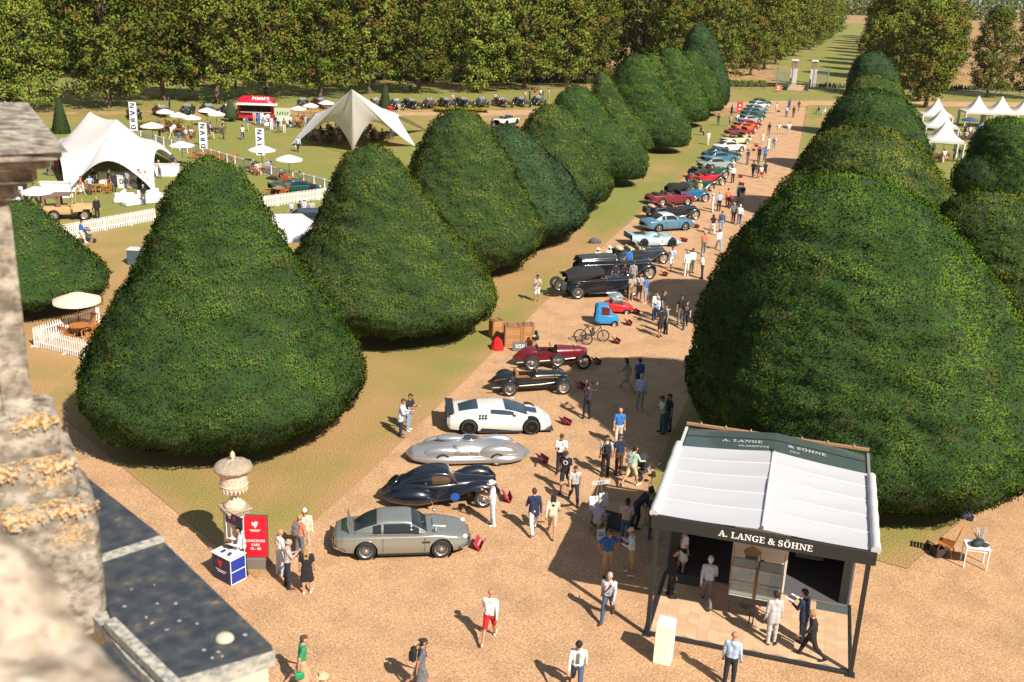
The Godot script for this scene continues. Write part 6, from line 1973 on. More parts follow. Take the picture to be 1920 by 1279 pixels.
	var plain:=[
		["pale grey green classic saloon between the green tourer and the sky blue car","classic_saloon",Vector3(20.32,0,-114.18),Vector3(23.29,0,-115.59),paint(0.22,0.30,0.27),{"length": 4.4}],
		["sky blue fifties coupe with chrome trim, low on the drive","coupe",Vector3(21.41,0,-118.69),Vector3(24.56,0,-120.22),paint(0.05,0.2,0.32,0.3),{"length": 4.6,"height": 1.3}],
		["dark slate streamlined coupe with a long tail beside the white coupe","coupe",Vector3(21.73,0,-121.39),Vector3(25.61,0,-123.15),paint(0.05,0.07,0.09,0.3),{"length": 4.9,"height": 1.4,"glass": [-0.85,-0.3,0.05,0.3]}],
		["white coupe with a race number, nearest of the white cars","coupe",Vector3(24.24,0,-128.06),Vector3(27.4,0,-129.75),paint(0.66,0.65,0.60),{"length": 4.4,"height": 1.3}],
		["cream open racing car with yellow nose just behind the white coupe","roadster",Vector3(26.22,0,-134.77),Vector3(29.57,0,-136.64),paint(0.6,0.55,0.36),{"length": 4.2,"open": true,"belt": 0.8}],
		["yellow and white sports car squeezed between cream and red ones","roadster",Vector3(27.05,0,-137.83),Vector3(30.48,0,-139.79),paint(0.55,0.40,0.10),{"length": 4.2,"open": true,"belt": 0.75}],
		["deep red convertible with a black hood, low and wide","convertible",Vector3(28.21,0,-142.64),Vector3(31.56,0,-144.41),paint(0.30,0.008,0.02),{"length": 4.5,"open": true,"tonneau": true,"belt": 0.85}],
		["orange sports car beyond the deep red convertible","coupe",Vector3(29.95,0,-148.49),Vector3(33.54,0,-150.41),paint(0.55,0.10,0.01),{"length": 4.2,"height": 1.15,"belt": 0.74}],
		["bright red sports car nose showing behind the orange car","coupe",Vector3(31.03,0,-152.21),Vector3(34.8,0,-154.26),paint(0.45,0.012,0.015),{"length": 4.3,"height": 1.15,"belt": 0.74}],
		["silver sports car nearest to the dark green coupe","coupe",Vector3(32.25,0,-157.36),Vector3(36.07,0,-159.52),paint(0.42,0.44,0.45,0.4),{"length": 4.3,"height": 1.2,"belt": 0.78}],
		["dark green coupe with a sloping tail","coupe",Vector3(33.58,0,-162.22),Vector3(37.54,0,-164.5),paint(0.015,0.08,0.06,0.2),{"length": 4.6,"height": 1.3}],
		["teal green saloon between dark green coupe and the silver blue one","classic_saloon",Vector3(34.82,0,-167.31),Vector3(38.92,0,-169.74),paint(0.03,0.13,0.12,0.2),{"length": 4.5}],
		["silver blue saloon near the far end of the line","classic_saloon",Vector3(36.17,0,-172),Vector3(40.31,0,-174.53),paint(0.26,0.34,0.37,0.4),{"length": 4.5}],
		["white saloon second from the far end of the line","classic_saloon",Vector3(37.76,0,-177.78),Vector3(41.86,0,-180.41),paint(0.55,0.56,0.54),{"length": 4.4}],
		["grey green coupe at the very end of the line of cars","coupe",Vector3(39.27,0,-183.07),Vector3(43.32,0,-185.78),paint(0.05,0.12,0.10,0.2),{"length": 4.3}],
	]
	for q in plain:
		o=car(q[1],q[0],q[2],q[3])
		saloon(o,q[4],q[5])
	var lawn_group:="cars shown on the west lawn"
	o=car("hypercar","dark teal hypercar on the lawn inside the mesh fence corner",Vector3(-20.86,0,-92.02),Vector3(-18.29,0,-93.58),lawn_group)
	saloon(o,paint(0.006,0.06,0.065,0.2),{"length": 4.6,"width": 2.0,"belt": 0.72,"height": 1.15,"hood": 0.74,"nose": 0.45,"boot": 0.86,"tail": 0.82,"rims": "modern","glass": [-0.5,-0.15,0.15,0.55],"bumpers": false,"grille": false})
	o=car("estate_car","dark blue estate car with its tailgate raised, between the two clipped yews",Vector3(-14.52,0,-76.33),Vector3(-16.96,0,-75.72),lawn_group)
	o.position=Vector3(-16.44,0,-79.2)
	var midnight:=paint(0.03,0.06,0.10,0.3)
	saloon(o,midnight,{"length": 4.8,"width": 1.9,"belt": 0.95,"height": 1.5,"rims": "modern","glass": [-0.86,-0.6,0.1,0.4],"bumpers": false})
	g=Geo.new()
	g.box(Vector3(-2.35,1.72,0),Vector3(0.8,0.05,1.3),rot(0,0,-35),0.02)
	part(o,"tailgate",midnight,g)
	o=car("convertible","white convertible with blue windscreen on the far lawn",Vector3(-2.62,0,-144.52),Vector3(-0.19,0,-148.15),lawn_group)
	saloon(o,white,{"length": 4.6,"width": 1.9,"open": true,"belt": 0.82,"rims": "modern","bumpers": false,"seats": mat(0.03,0.04,0.08,0.6)})
	o=car("utility_vehicle","beige open utility vehicle with a brown canvas top and raised bonnet",Vector3(-34.87,0,-78.37),Vector3(-33.32,0,-78.85),lawn_group)
	var beige:=mat(0.50,0.33,0.16,0.6)
	shell("body",[[-1.75,0.74,0.5,0.98,1.0,8,1.0],[-1.7,0.78,0.48,1.02,1.04,8,1.0],[0.35,0.78,0.48,1.02,1.04,8,1.0],[0.5,0.62,0.5,1.04,1.1,6,0.98],[1.6,0.58,0.52,1.0,1.06,6,0.98],[1.7,0.56,0.55,0.96,1.0,6,0.98]],34,beige,o,[[-1.0,0.38,0.46,0.78],[1.15,0.38,0.46,0.7]])
	both(o,"mudguard",beige,func(q: Geo,s: float)->void: q.box(Vector3(1.15,0.88,s*0.72),Vector3(0.95,0.06,0.3),Basis(),0.02))
	for x in [-1.0,1.15]:
		for s in [-1.0,1.0]:
			wheel(o,Vector3(x,0.38,s*0.68),0.38,0.18,"disc")
	var canvas:=mat(0.17,0.105,0.08,0.9)
	g=Geo.new()
	g.box(Vector3(-0.75,1.9,0),Vector3(2.0,0.06,1.5),Basis(),0.02)
	for s in [-1.0,1.0]:
		g.box(Vector3(-1.7,1.45,s*0.72),Vector3(0.1,0.9,0.06))
		g.box(Vector3(-0.62,1.45,s*0.73),Vector3(0.34,0.9,0.03))
		g.box(Vector3(-1.15,1.8,s*0.73),Vector3(1.1,0.2,0.03))
		g.box(Vector3(0.2,1.5,s*0.72),Vector3(0.06,0.9,0.05))
	part(o,"canvas_top",canvas,g)
	g=Geo.new()
	g.box(Vector3(0.62,1.72,0),Vector3(0.06,1.25,1.2),rot(0,0,-8),0.02)
	part(o,"raised_bonnet",beige,g)
	g=Geo.new()
	g.box(Vector3(-1.78,0.85,0.5),Vector3(0.04,0.16,0.2),Basis(),0.01)
	part(o,"rear_lamp",mat(0.05,0.05,0.05,0.4),g)
	both(o,"open_door",beige,func(q: Geo,s: float)->void:
		if s>0:
			q.box(Vector3(0.75,1.05,1.15),Vector3(0.75,0.62,0.05),rot(0,25),0.02)
			for e in [-0.36,0.36]:
				q.box(Vector3(0.75,1.5,1.15)+rot(0,25)*Vector3(e,0,0),Vector3(0.05,0.5,0.05),rot(0,25)))
	var back_group:="vintage tourers parked in front of the limes"
	var proto:=thing("vintage_tourer","dark green open vintage tourer parked before the limes with its nose to the lawn","car",Vector3.ZERO,0.0,back_group)
	prewar(proto,mat(0.012,0.03,0.022,0.25),{"base": 3.2,"wheel": 0.42,"body": 0.56,"bonnet": 1.08,"hood_cloth": mat(0.02,0.02,0.02,0.9),"spare": true,"rims": "wire"})
	var hues:=[mat(0.012,0.03,0.022,0.25),mat(0.012,0.013,0.015,0.25),mat(0.10,0.01,0.012,0.25),mat(0.02,0.035,0.06,0.25)]
	var say:=["dark green open vintage tourer ","black open vintage tourer ","maroon open vintage tourer ","dark blue open vintage tourer "]
	var at:=[[Vector3(-49.67,0,-137.1),0,"half behind the farthest lettered banner"],[Vector3(-47.07,0,-140.27),2,"with guests in red beside it, west part of the row"],[Vector3(-44.57,0,-142.9),0,"second to the left of the red food truck"],[Vector3(-41.9,0,-143.81),3,"standing alone left of the red food truck"],[Vector3(-39.32,0,-144.09),1,"partly hidden by the red food truck"],[Vector3(-31.73,0,-155.78),0,"just right of the red food truck"],[Vector3(-29.19,0,-156.7),2,"between the food truck and the single peaked tent"],[Vector3(-21.51,0,-158.78),2,"left of the slim clipped cone"],[Vector3(-18.48,0,-159.17),3,"first to the right of the slim clipped cone"],[Vector3(-16.33,0,-160.64),1,"second to the right of the slim clipped cone"],[Vector3(-13.84,0,-162.25),2,"third to the right of the slim clipped cone"],[Vector3(-11.37,0,-163.87),1,"above the orange flower bed, left of centre"],[Vector3(-8.86,0,-165.51),1,"above the orange flower bed, right of centre"],[Vector3(-6.1,0,-166.52),3,"just past the orange flower bed"],[Vector3(-2.98,0,-167.66),2,"with a man in white leaning on it"],[Vector3(0.01,0,-169.5),1,"with a crowd standing behind it"],[Vector3(2.72,0,-172.03),1,"last before the clipped yews"]]
	for i in at.size():
		var p: Vector3=at[i][0]
		var face:=-1.15+0.25*sin(i*2.3)
		var c:=copy_of(proto,"vintage_tourer",say[at[i][1]]+at[i][2],p,face,back_group)
		for q in ["body","bonnet","front_wing","front_wing2","rear_wing","rear_wing2"]:
			var n:=c.get_node_or_null(q)
			if n:
				n.material_override=hues[at[i][1]]
	proto.free()
class Flesh:
	var bones: Array=[]
	var cell:=0.022
	func add(a: Vector3,b: Vector3,ra: float,rb: float,zone: int)->void:
		bones.push_back([a,b,ra,rb,zone])
	func build(into: Dictionary,at:=Transform3D(),k:=0.035)->void:
		var lo:=Vector3.ONE*9.0
		var hi:=-lo
		for q in bones:
			for e in 2:
				lo=lo.min(q[e]-Vector3.ONE*(q[2+e]+cell*3.0))
				hi=hi.max(q[e]+Vector3.ONE*(q[2+e]+cell*3.0))
		var n:=Vector3i(((hi-lo)/cell).ceil())+Vector3i.ONE
		var sy:=n.z
		var sx:=n.y*n.z
		var f:=PackedFloat32Array()
		f.resize(n.x*sx)
		f.fill(1.0)
		var raw:=f.duplicate()
		var zone:=PackedByteArray()
		zone.resize(n.x*sx)
		for q in bones:
			var a: Vector3=q[0]
			var b: Vector3=q[1]
			var ra: float=q[2]
			var rb: float=q[3]
			var m:=Vector3.ONE*(maxf(ra,rb)+cell*2.5)
			var i0:=Vector3i((a.min(b)-m-lo)/cell).max(Vector3i.ZERO)
			var i1:=Vector3i((a.max(b)+m-lo)/cell).min(n-Vector3i.ONE)
			var d:=b-a
			var dd:=maxf(d.length_squared(),1e-9)
			for x in range(i0.x,i1.x+1):
				for y in range(i0.y,i1.y+1):
					for z in range(i0.z,i1.z+1):
						var p:=lo+Vector3(x,y,z)*cell
						var t:=clampf((p-a).dot(d)/dd,0.0,1.0)
						var s:=p.distance_to(a+d*t)-lerpf(ra,rb,t)
						var o:=x*sx+y*sy+z
						if s<raw[o]:
							raw[o]=s
							zone[o]=q[4]
						var c:=f[o]
						var h:=maxf(k-absf(c-s),0.0)/k
						f[o]=minf(c,s)-h*h*k*0.25
		var idx:={}
		var vs: Array=[]
		var ns: Array=[]
		var zs: Array=[]
		for x in n.x-1:
			for y in n.y-1:
				var o:=x*sx+y*sy
				for z in n.z-1:
					var c:=f[o+z]
					if absf(c)>cell*1.9:
						continue
					var v: Array=[c,f[o+z+1],f[o+z+sy],f[o+z+sy+1],f[o+z+sx],f[o+z+sx+1],f[o+z+sx+sy],f[o+z+sx+sy+1]]
					var neg:=0
					for w in v:
						neg+=int(w<0.0)
					if neg==0 or neg==8:
						continue
					var sum:=Vector3()
					var cnt:=0
					for e in [[0,1],[2,3],[4,5],[6,7],[0,2],[1,3],[4,6],[5,7],[0,4],[1,5],[2,6],[3,7]]:
						var a: float=v[e[0]]
						var b: float=v[e[1]]
						if (a<0.0) != (b<0.0):
							var t:=a/(a-b)
							sum+=Vector3(e[0] >> 2,(e[0] >> 1) & 1,e[0] & 1).lerp(Vector3(e[1] >> 2,(e[1] >> 1) & 1,e[1] & 1),t)
							cnt+=1
					idx[o+z]=vs.size()
					vs.push_back(at*(lo+(Vector3(x,y,z)+sum/cnt)*cell))
					ns.push_back((at.basis*Vector3(v[4]+v[5]+v[6]+v[7]-v[0]-v[1]-v[2]-v[3],v[2]+v[3]+v[6]+v[7]-v[0]-v[1]-v[4]-v[5],v[1]+v[3]+v[5]+v[7]-v[0]-v[2]-v[4]-v[6])).normalized())
					zs.push_back(zone[o+z])
		for o in idx:
			for ax in 3:
				var st: int=[sx,sy,1][ax]
				var u: int=[sy,1,sx][ax]
				var w: int=[1,sx,sy][ax]
				if (f[o]<0.0)==(f[o+st]<0.0):
					continue
				if not (idx.has(o-u) and idx.has(o-w) and idx.has(o-u-w)):
					continue
				var q: Array=[idx[o],idx[o-u],idx[o-u-w],idx[o-w]]
				var zz: int=zs[q[0]]
				if not into.has(zz):
					into[zz]=Geo.new()
				var g: Geo=into[zz]
				g.tri(vs[q[0]],vs[q[1]],vs[q[2]],ns[q[0]],ns[q[1]],ns[q[2]])
				g.tri(vs[q[0]],vs[q[2]],vs[q[3]],ns[q[0]],ns[q[2]],ns[q[3]])
const POSES:={
	"stand": [2,[4,8,12],[-2,8,14],[3,4],[-3,2]],
	"phone": [6,[28,4,88],[24,4,84],[2,3],[-4,3]],
	"walk": [4,[-22,7,18],[24,6,26],[24,6],[-20,26]],
	"stride": [5,[24,7,24],[-22,7,16],[-18,28],[26,4]],
	"photo": [0,[72,14,96],[66,16,104],[5,3],[-6,4]],
	"hips": [1,[-14,34,78],[-14,34,78],[5,3],[-4,3]],
	"chest": [3,[30,-4,104],[18,2,92],[3,2],[-3,4]],
	"sit": [6,[26,6,54],[24,8,60],[82,84],[78,80]],
	"bend": [42,[34,6,20],[30,6,24],[8,18],[-4,10]],
	"push": [8,[38,3,40],[38,3,40],[22,8],[-20,24]],
}
var kits:={}
var hand_bits:={}
var head_bits:={}
var hair_kinds:={}
func hand_geo()->void:
	var h:=Flesh.new()
	h.cell=0.0075
	h.add(Vector3(0,-0.01,-0.012),Vector3(0,-0.085,-0.02),0.016,0.014,0)
	h.add(Vector3(0,-0.01,0.012),Vector3(0,-0.08,0.022),0.016,0.014,0)
	h.add(Vector3(0,-0.05,-0.018),Vector3(0,-0.05,0.02),0.015,0.014,0)
	for i in 4:
		var z: float=[-0.029,-0.010,0.010,0.028][i]
		var l: float=[0.034,0.040,0.037,0.028][i]
		var a:=Vector3(0.002,-0.088+absf(i-1.4)*0.004,z)
		var b:=a+Vector3(0.010,-l,z*0.10)
		var c:=b+Vector3(0.018,-l*0.55,0)
		h.add(a,b,0.0088,0.0084,0)
		h.add(b,c,0.0084,0.0076,0)
	h.add(Vector3(0.004,-0.03,-0.026),Vector3(0.022,-0.062,-0.046),0.011,0.0095,0)
	h.add(Vector3(0.022,-0.062,-0.046),Vector3(0.032,-0.088,-0.044),0.0095,0.008,0)
	h.build(hand_bits,Transform3D(),0.006)
	var s:=Flesh.new()
	s.cell=0.0125
	s.add(Vector3(-0.022,0.035,0),Vector3(0.018,0.03,0),0.082,0.080,0)
	s.add(Vector3(0.03,-0.02,0.018),Vector3(0.045,-0.075,0.012),0.055,0.036,0)
	s.add(Vector3(0.03,-0.02,-0.018),Vector3(0.045,-0.075,-0.012),0.055,0.036,0)
	s.add(Vector3(0.062,-0.086,0),Vector3(0.066,-0.092,0),0.026,0.024,0)
	s.add(Vector3(0.088,0.01,0),Vector3(0.108,-0.028,0),0.012,0.017,0)
	s.add(Vector3(0.082,0.032,-0.035),Vector3(0.082,0.032,0.035),0.014,0.014,0)
	s.add(Vector3(0.084,-0.056,-0.018),Vector3(0.084,-0.056,0.018),0.010,0.010,0)
	for q in [-1.0,1.0]:
		s.add(Vector3(-0.006,0.015,q*0.085),Vector3(-0.002,-0.03,q*0.082),0.016,0.013,0)
		s.add(Vector3(0.086,0.006,q*0.032),Vector3(0.087,0.006,q*0.036),0.0135,0.0135,4)
	s.build(head_bits,Transform3D(),0.022)
	for kind in ["short","long","bun","cap","panama","fringe"]:
		var g:=Geo.new()
		if kind in ["short","long","bun"]:
			var c:=Flesh.new()
			c.cell=0.016
			c.add(Vector3(-0.03,0.045,0),Vector3(0.03,0.055,0),0.088,0.074,0)
			c.add(Vector3(-0.045,0.0,0.02),Vector3(-0.05,-0.045,0.015),0.068,0.045,0)
			c.add(Vector3(-0.045,0.0,-0.02),Vector3(-0.05,-0.045,-0.015),0.068,0.045,0)
			if kind=="long":
				for q in [-1.0,0.0,1.0]:
					c.add(Vector3(-0.05,0.0,q*0.055),Vector3(-0.10,-0.32,q*0.05),0.055,0.035,0)
			if kind=="bun":
				c.add(Vector3(-0.10,0.08,0),Vector3(-0.12,0.085,0),0.045,0.042,0)
			var bits:={}
			c.build(bits,Transform3D(),0.02)
			g=bits[0]
		elif kind=="fringe":
			for q in [-1.0,1.0]:
				g.tube([Vector3(0.03,0.02,q*0.084),Vector3(-0.04,0.0,q*0.084),Vector3(-0.095,-0.01,q*0.04),Vector3(-0.102,-0.01,0)],[0.014,0.026,0.026,0.026],8)
		elif kind=="cap":
			g.ell(Vector3(-0.004,0.055,0),Vector3(0.103,0.078,0.094),Basis(),14,-0.1)
			g.tube([Vector3(0.08,0.052,0),Vector3(0.13,0.046,0),Vector3(0.165,0.035,0)],[0.078,0.074,0.05],10,true,0.12)
		else:
			g.lathe([Vector2(0.175,0.052),Vector2(0.165,0.066),Vector2(0.104,0.062),Vector2(0.098,0.125),Vector2(0.085,0.148),Vector2(0.0,0.142)],20)
		hair_kinds[kind]=g
func kit(pose: String,outfit: String)->Dictionary:
	var key:=pose+"/"+outfit
	if kits.has(key):
		return kits[key]
	if head_bits.is_empty():
		hand_geo()
	var p: Array=POSES[pose]
	var short_sleeve:=outfit.contains("tee")
	var f:=Flesh.new()
	var spine:=Vector3(sin(deg_to_rad(p[0])),cos(deg_to_rad(p[0])),0)
	var fwd:=Vector3(spine.y,-spine.x,0)
	var legs: Array=[]
	var low:=9.0
	for s in 2:
		var side:=1.0 if s==0 else -1.0
		var q: Array=p[3+s]
		var hip:=Vector3(0,0,side*0.085)
		var t:=deg_to_rad(q[0])
		var knee:=hip+Vector3(sin(t),-cos(t),side*0.05)*0.43
		var u:=deg_to_rad(q[0]-q[1])
		var ankle:=knee+Vector3(sin(u),-cos(u),side*0.01)*0.43
		var pitch:=deg_to_rad((q[0]-q[1])*(0.6 if pose != "sit" else 0.0))
		var toe:=ankle+Vector3(cos(pitch)*0.16,sin(pitch)*0.16-0.03,side*0.03)
		legs.push_back([hip,knee,ankle,toe])
		low=minf(low,minf(ankle.y-0.075,toe.y-0.036))
	var up:=Vector3(0,-low,0)
	if pose=="sit":
		up=Vector3(0,0.56,0)
	for s in 2:
		var l: Array=legs[s]
		for i in 4:
			l[i]+=up
		var wide:=outfit.contains("shorts")
		var bare:=wide or outfit.contains("dress") or outfit.contains("skirt")
		var mid: Vector3=l[0].lerp(l[1],0.86)
		f.add(l[0],mid,0.1,0.084 if wide else 0.07,2)
		if bare:
			f.add(mid.lerp(l[1],-0.2),l[1],0.06,0.054,0)
		else:
			f.add(mid,l[1],0.072,0.064,2)
		f.add(l[1],l[2],0.056 if bare else 0.066,0.036 if bare else 0.055,0 if bare else 2)
		f.add(l[1].lerp(l[2],0.3),l[1].lerp(l[2],0.35),0.058 if bare else 0.066,0.058 if bare else 0.066,0 if bare else 2)
		var heel: Vector3=l[2]+Vector3(-0.03,-0.04,0)
		f.add(l[2],heel,0.036,0.034,0 if bare else 3)
		f.add(heel,l[3],0.038,0.034,3)
	var pel:=up
	var at:=func(h: float,side: float,front:=0.0)->Vector3: return pel+spine*h+fwd*front+Vector3(0,0,side)
	f.add(at.call(0.0,-0.06),at.call(0.0,0.06),0.112,0.112,2)
	for s in [-1.0,1.0]:
		f.add(at.call(0.08,s*0.05),at.call(0.24,s*0.06),0.108,0.102,1)
		f.add(at.call(0.24,s*0.06),at.call(0.42,s*0.10,0.01),0.102,0.104,1)
	f.add(at.call(0.485,-0.15),at.call(0.485,0.15),0.056,0.056,1)
	f.add(at.call(0.49,0.0,-0.02),at.call(0.52,0.0),0.085,0.06,1)
	if outfit.contains("jacket"):
		for s in [-1.0,1.0]:
			f.add(at.call(0.1,s*0.06),at.call(-0.14,s*0.075),0.118,0.118,1)
	if outfit.contains("dress") or outfit.contains("skirt"):
		var z:=1 if outfit.contains("dress") else 2
		var hem:=0.98 if outfit.contains("long") else 0.5
		if pose != "sit":
			for s in [-1.0,0.0,1.0]:
				for e in [-1.0,1.0]:
					f.add(pel+Vector3(0,-0.02,s*0.04),pel+Vector3(e*0.06*hem+0.02,-hem*0.78,s*0.12),0.11,0.10+0.02*hem,z)
	f.add(at.call(0.52,0.0),at.call(0.62,0.0,0.015),0.056,0.052,0)
	var bits:={}
	var wrists: Array=[]
	for s in 2:
		var side:=1.0 if s==0 else -1.0
		var q: Array=p[1+s]
		var sh: Vector3=at.call(0.475,side*0.185)
		var t:=deg_to_rad(q[0])
		var o:=deg_to_rad(q[1])
		var down:=-spine*cos(t)+fwd*sin(t)
		var d:=(down*cos(o)+Vector3(0,0,side*sin(o))).normalized()
		var el:=sh+d*0.285
		var axis:=Vector3(0,0,1)
		var bend:=deg_to_rad(q[2])
		var inward:=-0.28*side*sin(minf(bend,1.6))
		if pose=="hips":
			inward=-0.9*side
			bend=deg_to_rad(20)
		var e:=d.rotated(axis,bend)
		e=(e+Vector3(0,0,inward)).normalized()
		var wr:=el+e*0.255
		f.add(sh,sh.lerp(el,0.62),0.058,0.054 if not short_sleeve else 0.06,1)
		f.add(sh.lerp(el,0.62),el,0.044 if short_sleeve else 0.05,0.042 if short_sleeve else 0.046,0 if short_sleeve else 1)
		f.add(el,wr,0.041 if short_sleeve else 0.046,0.027 if short_sleeve else 0.036,0 if short_sleeve else 1)
		var y:=-e
		var x:=(fwd-y*fwd.dot(y))
		x=x.normalized() if x.length()>0.2 else Vector3(0,1,0).slide(y).normalized()
		wrists.push_back(Transform3D(Basis(x,y,x.cross(y)).scaled_local(Vector3(1,1,1)),wr))
	f.build(bits)
	var merge:=func(part_: Dictionary,t: Transform3D)->void:
		for z in part_:
			if not bits.has(z):
				bits[z]=Geo.new()
			var src: Geo=part_[z]
			var g: Geo=bits[z]
			for i in range(0,src.v.size(),3):
				g.tri(t*src.v[i],t*src.v[i+1],t*src.v[i+2],t.basis*src.n[i],t.basis*src.n[i+1],t.basis*src.n[i+2])
	var head:=Transform3D(rot(0,0,-p[0]*0.55-(14.0 if pose in ["phone","chest"] else 0.0)),at.call(0.70,0.0,0.03))
	merge.call(head_bits,head)
	for s in 2:
		var t: Transform3D=wrists[s]
		if s==0:
			t.basis=t.basis*Basis(Vector3(1,0,0),Vector3(0,1,0),Vector3(0,0,1))
		else:
			t.basis=t.basis*Basis(Vector3(1,0,0),Vector3(0,1,0),Vector3(0,0,-1))
		merge.call(hand_bits,t)
	var m:=ArrayMesh.new()
	var zones: Array=[]
	for z in [0,1,2,3,4]:
		if bits.has(z):
			var g: Geo=bits[z]
			var arr: Array=[]
			arr.resize(Mesh.ARRAY_MAX)
			arr[Mesh.ARRAY_VERTEX]=g.v
			arr[Mesh.ARRAY_NORMAL]=g.n
			m.add_surface_from_arrays(Mesh.PRIMITIVE_TRIANGLES,arr)
			zones.push_back(z)
	kits[key]={"mesh": m,"zones": zones,"head": head,"back": Transform3D(rot(0,0,-p[0]),at.call(0.33,0.0,-0.17)),"hand": wrists[0],"hand2": wrists[1],"chest": Transform3D(rot(0,0,-p[0]),at.call(0.38,0.0,0.128))}
	return kits[key]
const DYES:={
	"white": [0.70,0.69,0.67],"cream": [0.60,0.53,0.42],"beige": [0.46,0.36,0.25],"khaki": [0.34,0.25,0.14],"tan": [0.42,0.25,0.13],"grey": [0.28,0.28,0.29],"silver": [0.44,0.43,0.43],"ash": [0.13,0.13,0.14],"black": [0.014,0.014,0.016],"navy": [0.014,0.024,0.065],"ink": [0.018,0.022,0.034],"blue": [0.02,0.10,0.34],"royal": [0.025,0.16,0.50],"sky": [0.36,0.46,0.62],"pale": [0.50,0.55,0.64],"jeans": [0.055,0.085,0.15],"wash": [0.22,0.31,0.43],"teal": [0.02,0.13,0.16],
	"red": [0.48,0.012,0.022],"wine": [0.14,0.015,0.03],"pink": [0.60,0.30,0.32],"coral": [0.56,0.17,0.11],"orange": [0.55,0.15,0.03],"green": [0.02,0.26,0.10],"mint": [0.42,0.60,0.48],"olive": [0.10,0.11,0.04],"forest": [0.02,0.07,0.04],"lemon": [0.58,0.50,0.24],"lilac": [0.36,0.33,0.48],"plum": [0.045,0.03,0.05],"brown": [0.09,0.045,0.022],"rose": [0.44,0.33,0.30],
}
func dye(called: String)->StandardMaterial3D:
	if DYES.has(called):
		return cloth(DYES[called][0],DYES[called][1],DYES[called][2])
	if not mats.has("dye "+called):
		var m:=mat(1,1,1,0.9).duplicate()
		var look: Array={"floral": [0.09,[[0.0,0.02,0.025,0.05],[0.5,0.03,0.035,0.06],[0.54,0.5,0.5,0.5],[0.62,0.6,0.6,0.58],[0.68,0.04,0.05,0.06],[1.0,0.03,0.04,0.06]]],"print": [0.08,[[0.0,0.03,0.03,0.035],[0.42,0.1,0.1,0.11],[0.48,0.62,0.61,0.6],[1.0,0.7,0.69,0.68]]],"stripe": [0.12,[[0.0,0.16,0.18,0.26],[0.45,0.2,0.22,0.3],[0.5,0.66,0.66,0.66],[1.0,0.7,0.7,0.7]]],"leaves": [0.07,[[0.0,0.10,0.08,0.05],[0.45,0.2,0.16,0.1],[0.5,0.52,0.48,0.4],[1.0,0.6,0.55,0.5]]],"pleat": [0.02,[[0.0,0.40,0.24,0.13],[1.0,0.56,0.38,0.24]]]}[called]
		m.albedo_texture=noise_map(256,noise(look[0],300+called.length()*7,2),look[1])
		m.uv1_triplanar=true
		m.uv1_scale=Vector3.ONE*1.7 if called != "stripe" else Vector3(2.0,0.4,2.0)
		mats["dye "+called]=m
	return mats["dye "+called]
func skin(tone: int)->StandardMaterial3D:
	return mat([0.50,0.42,0.30,0.075][tone],[0.27,0.20,0.14,0.032][tone],[0.18,0.125,0.075,0.016][tone],0.6)
const HAIR:={"d": [0.02,0.013,0.009],"b": [0.07,0.035,0.016],"g": [0.34,0.33,0.32],"w": [0.6,0.58,0.54],"y": [0.36,0.22,0.08],"n": [0.02,0.03,0.06],"s": [0.55,0.42,0.24],"k": [0.012,0.012,0.012],"v": [0.62,0.6,0.56]}
func hair_piece(called: String,kind: String,m: Material,o: Node3D,t: Transform3D)->void:
	var key:="hair %s %d" % [kind,m.get_instance_id()]
	if not mats.has(key):
		mats[key]=(hair_kinds[kind] as Geo).mesh(m)
	var mi:=MeshInstance3D.new()
	mi.mesh=mats[key]
	mi.transform=t
	place(called,mi,o)
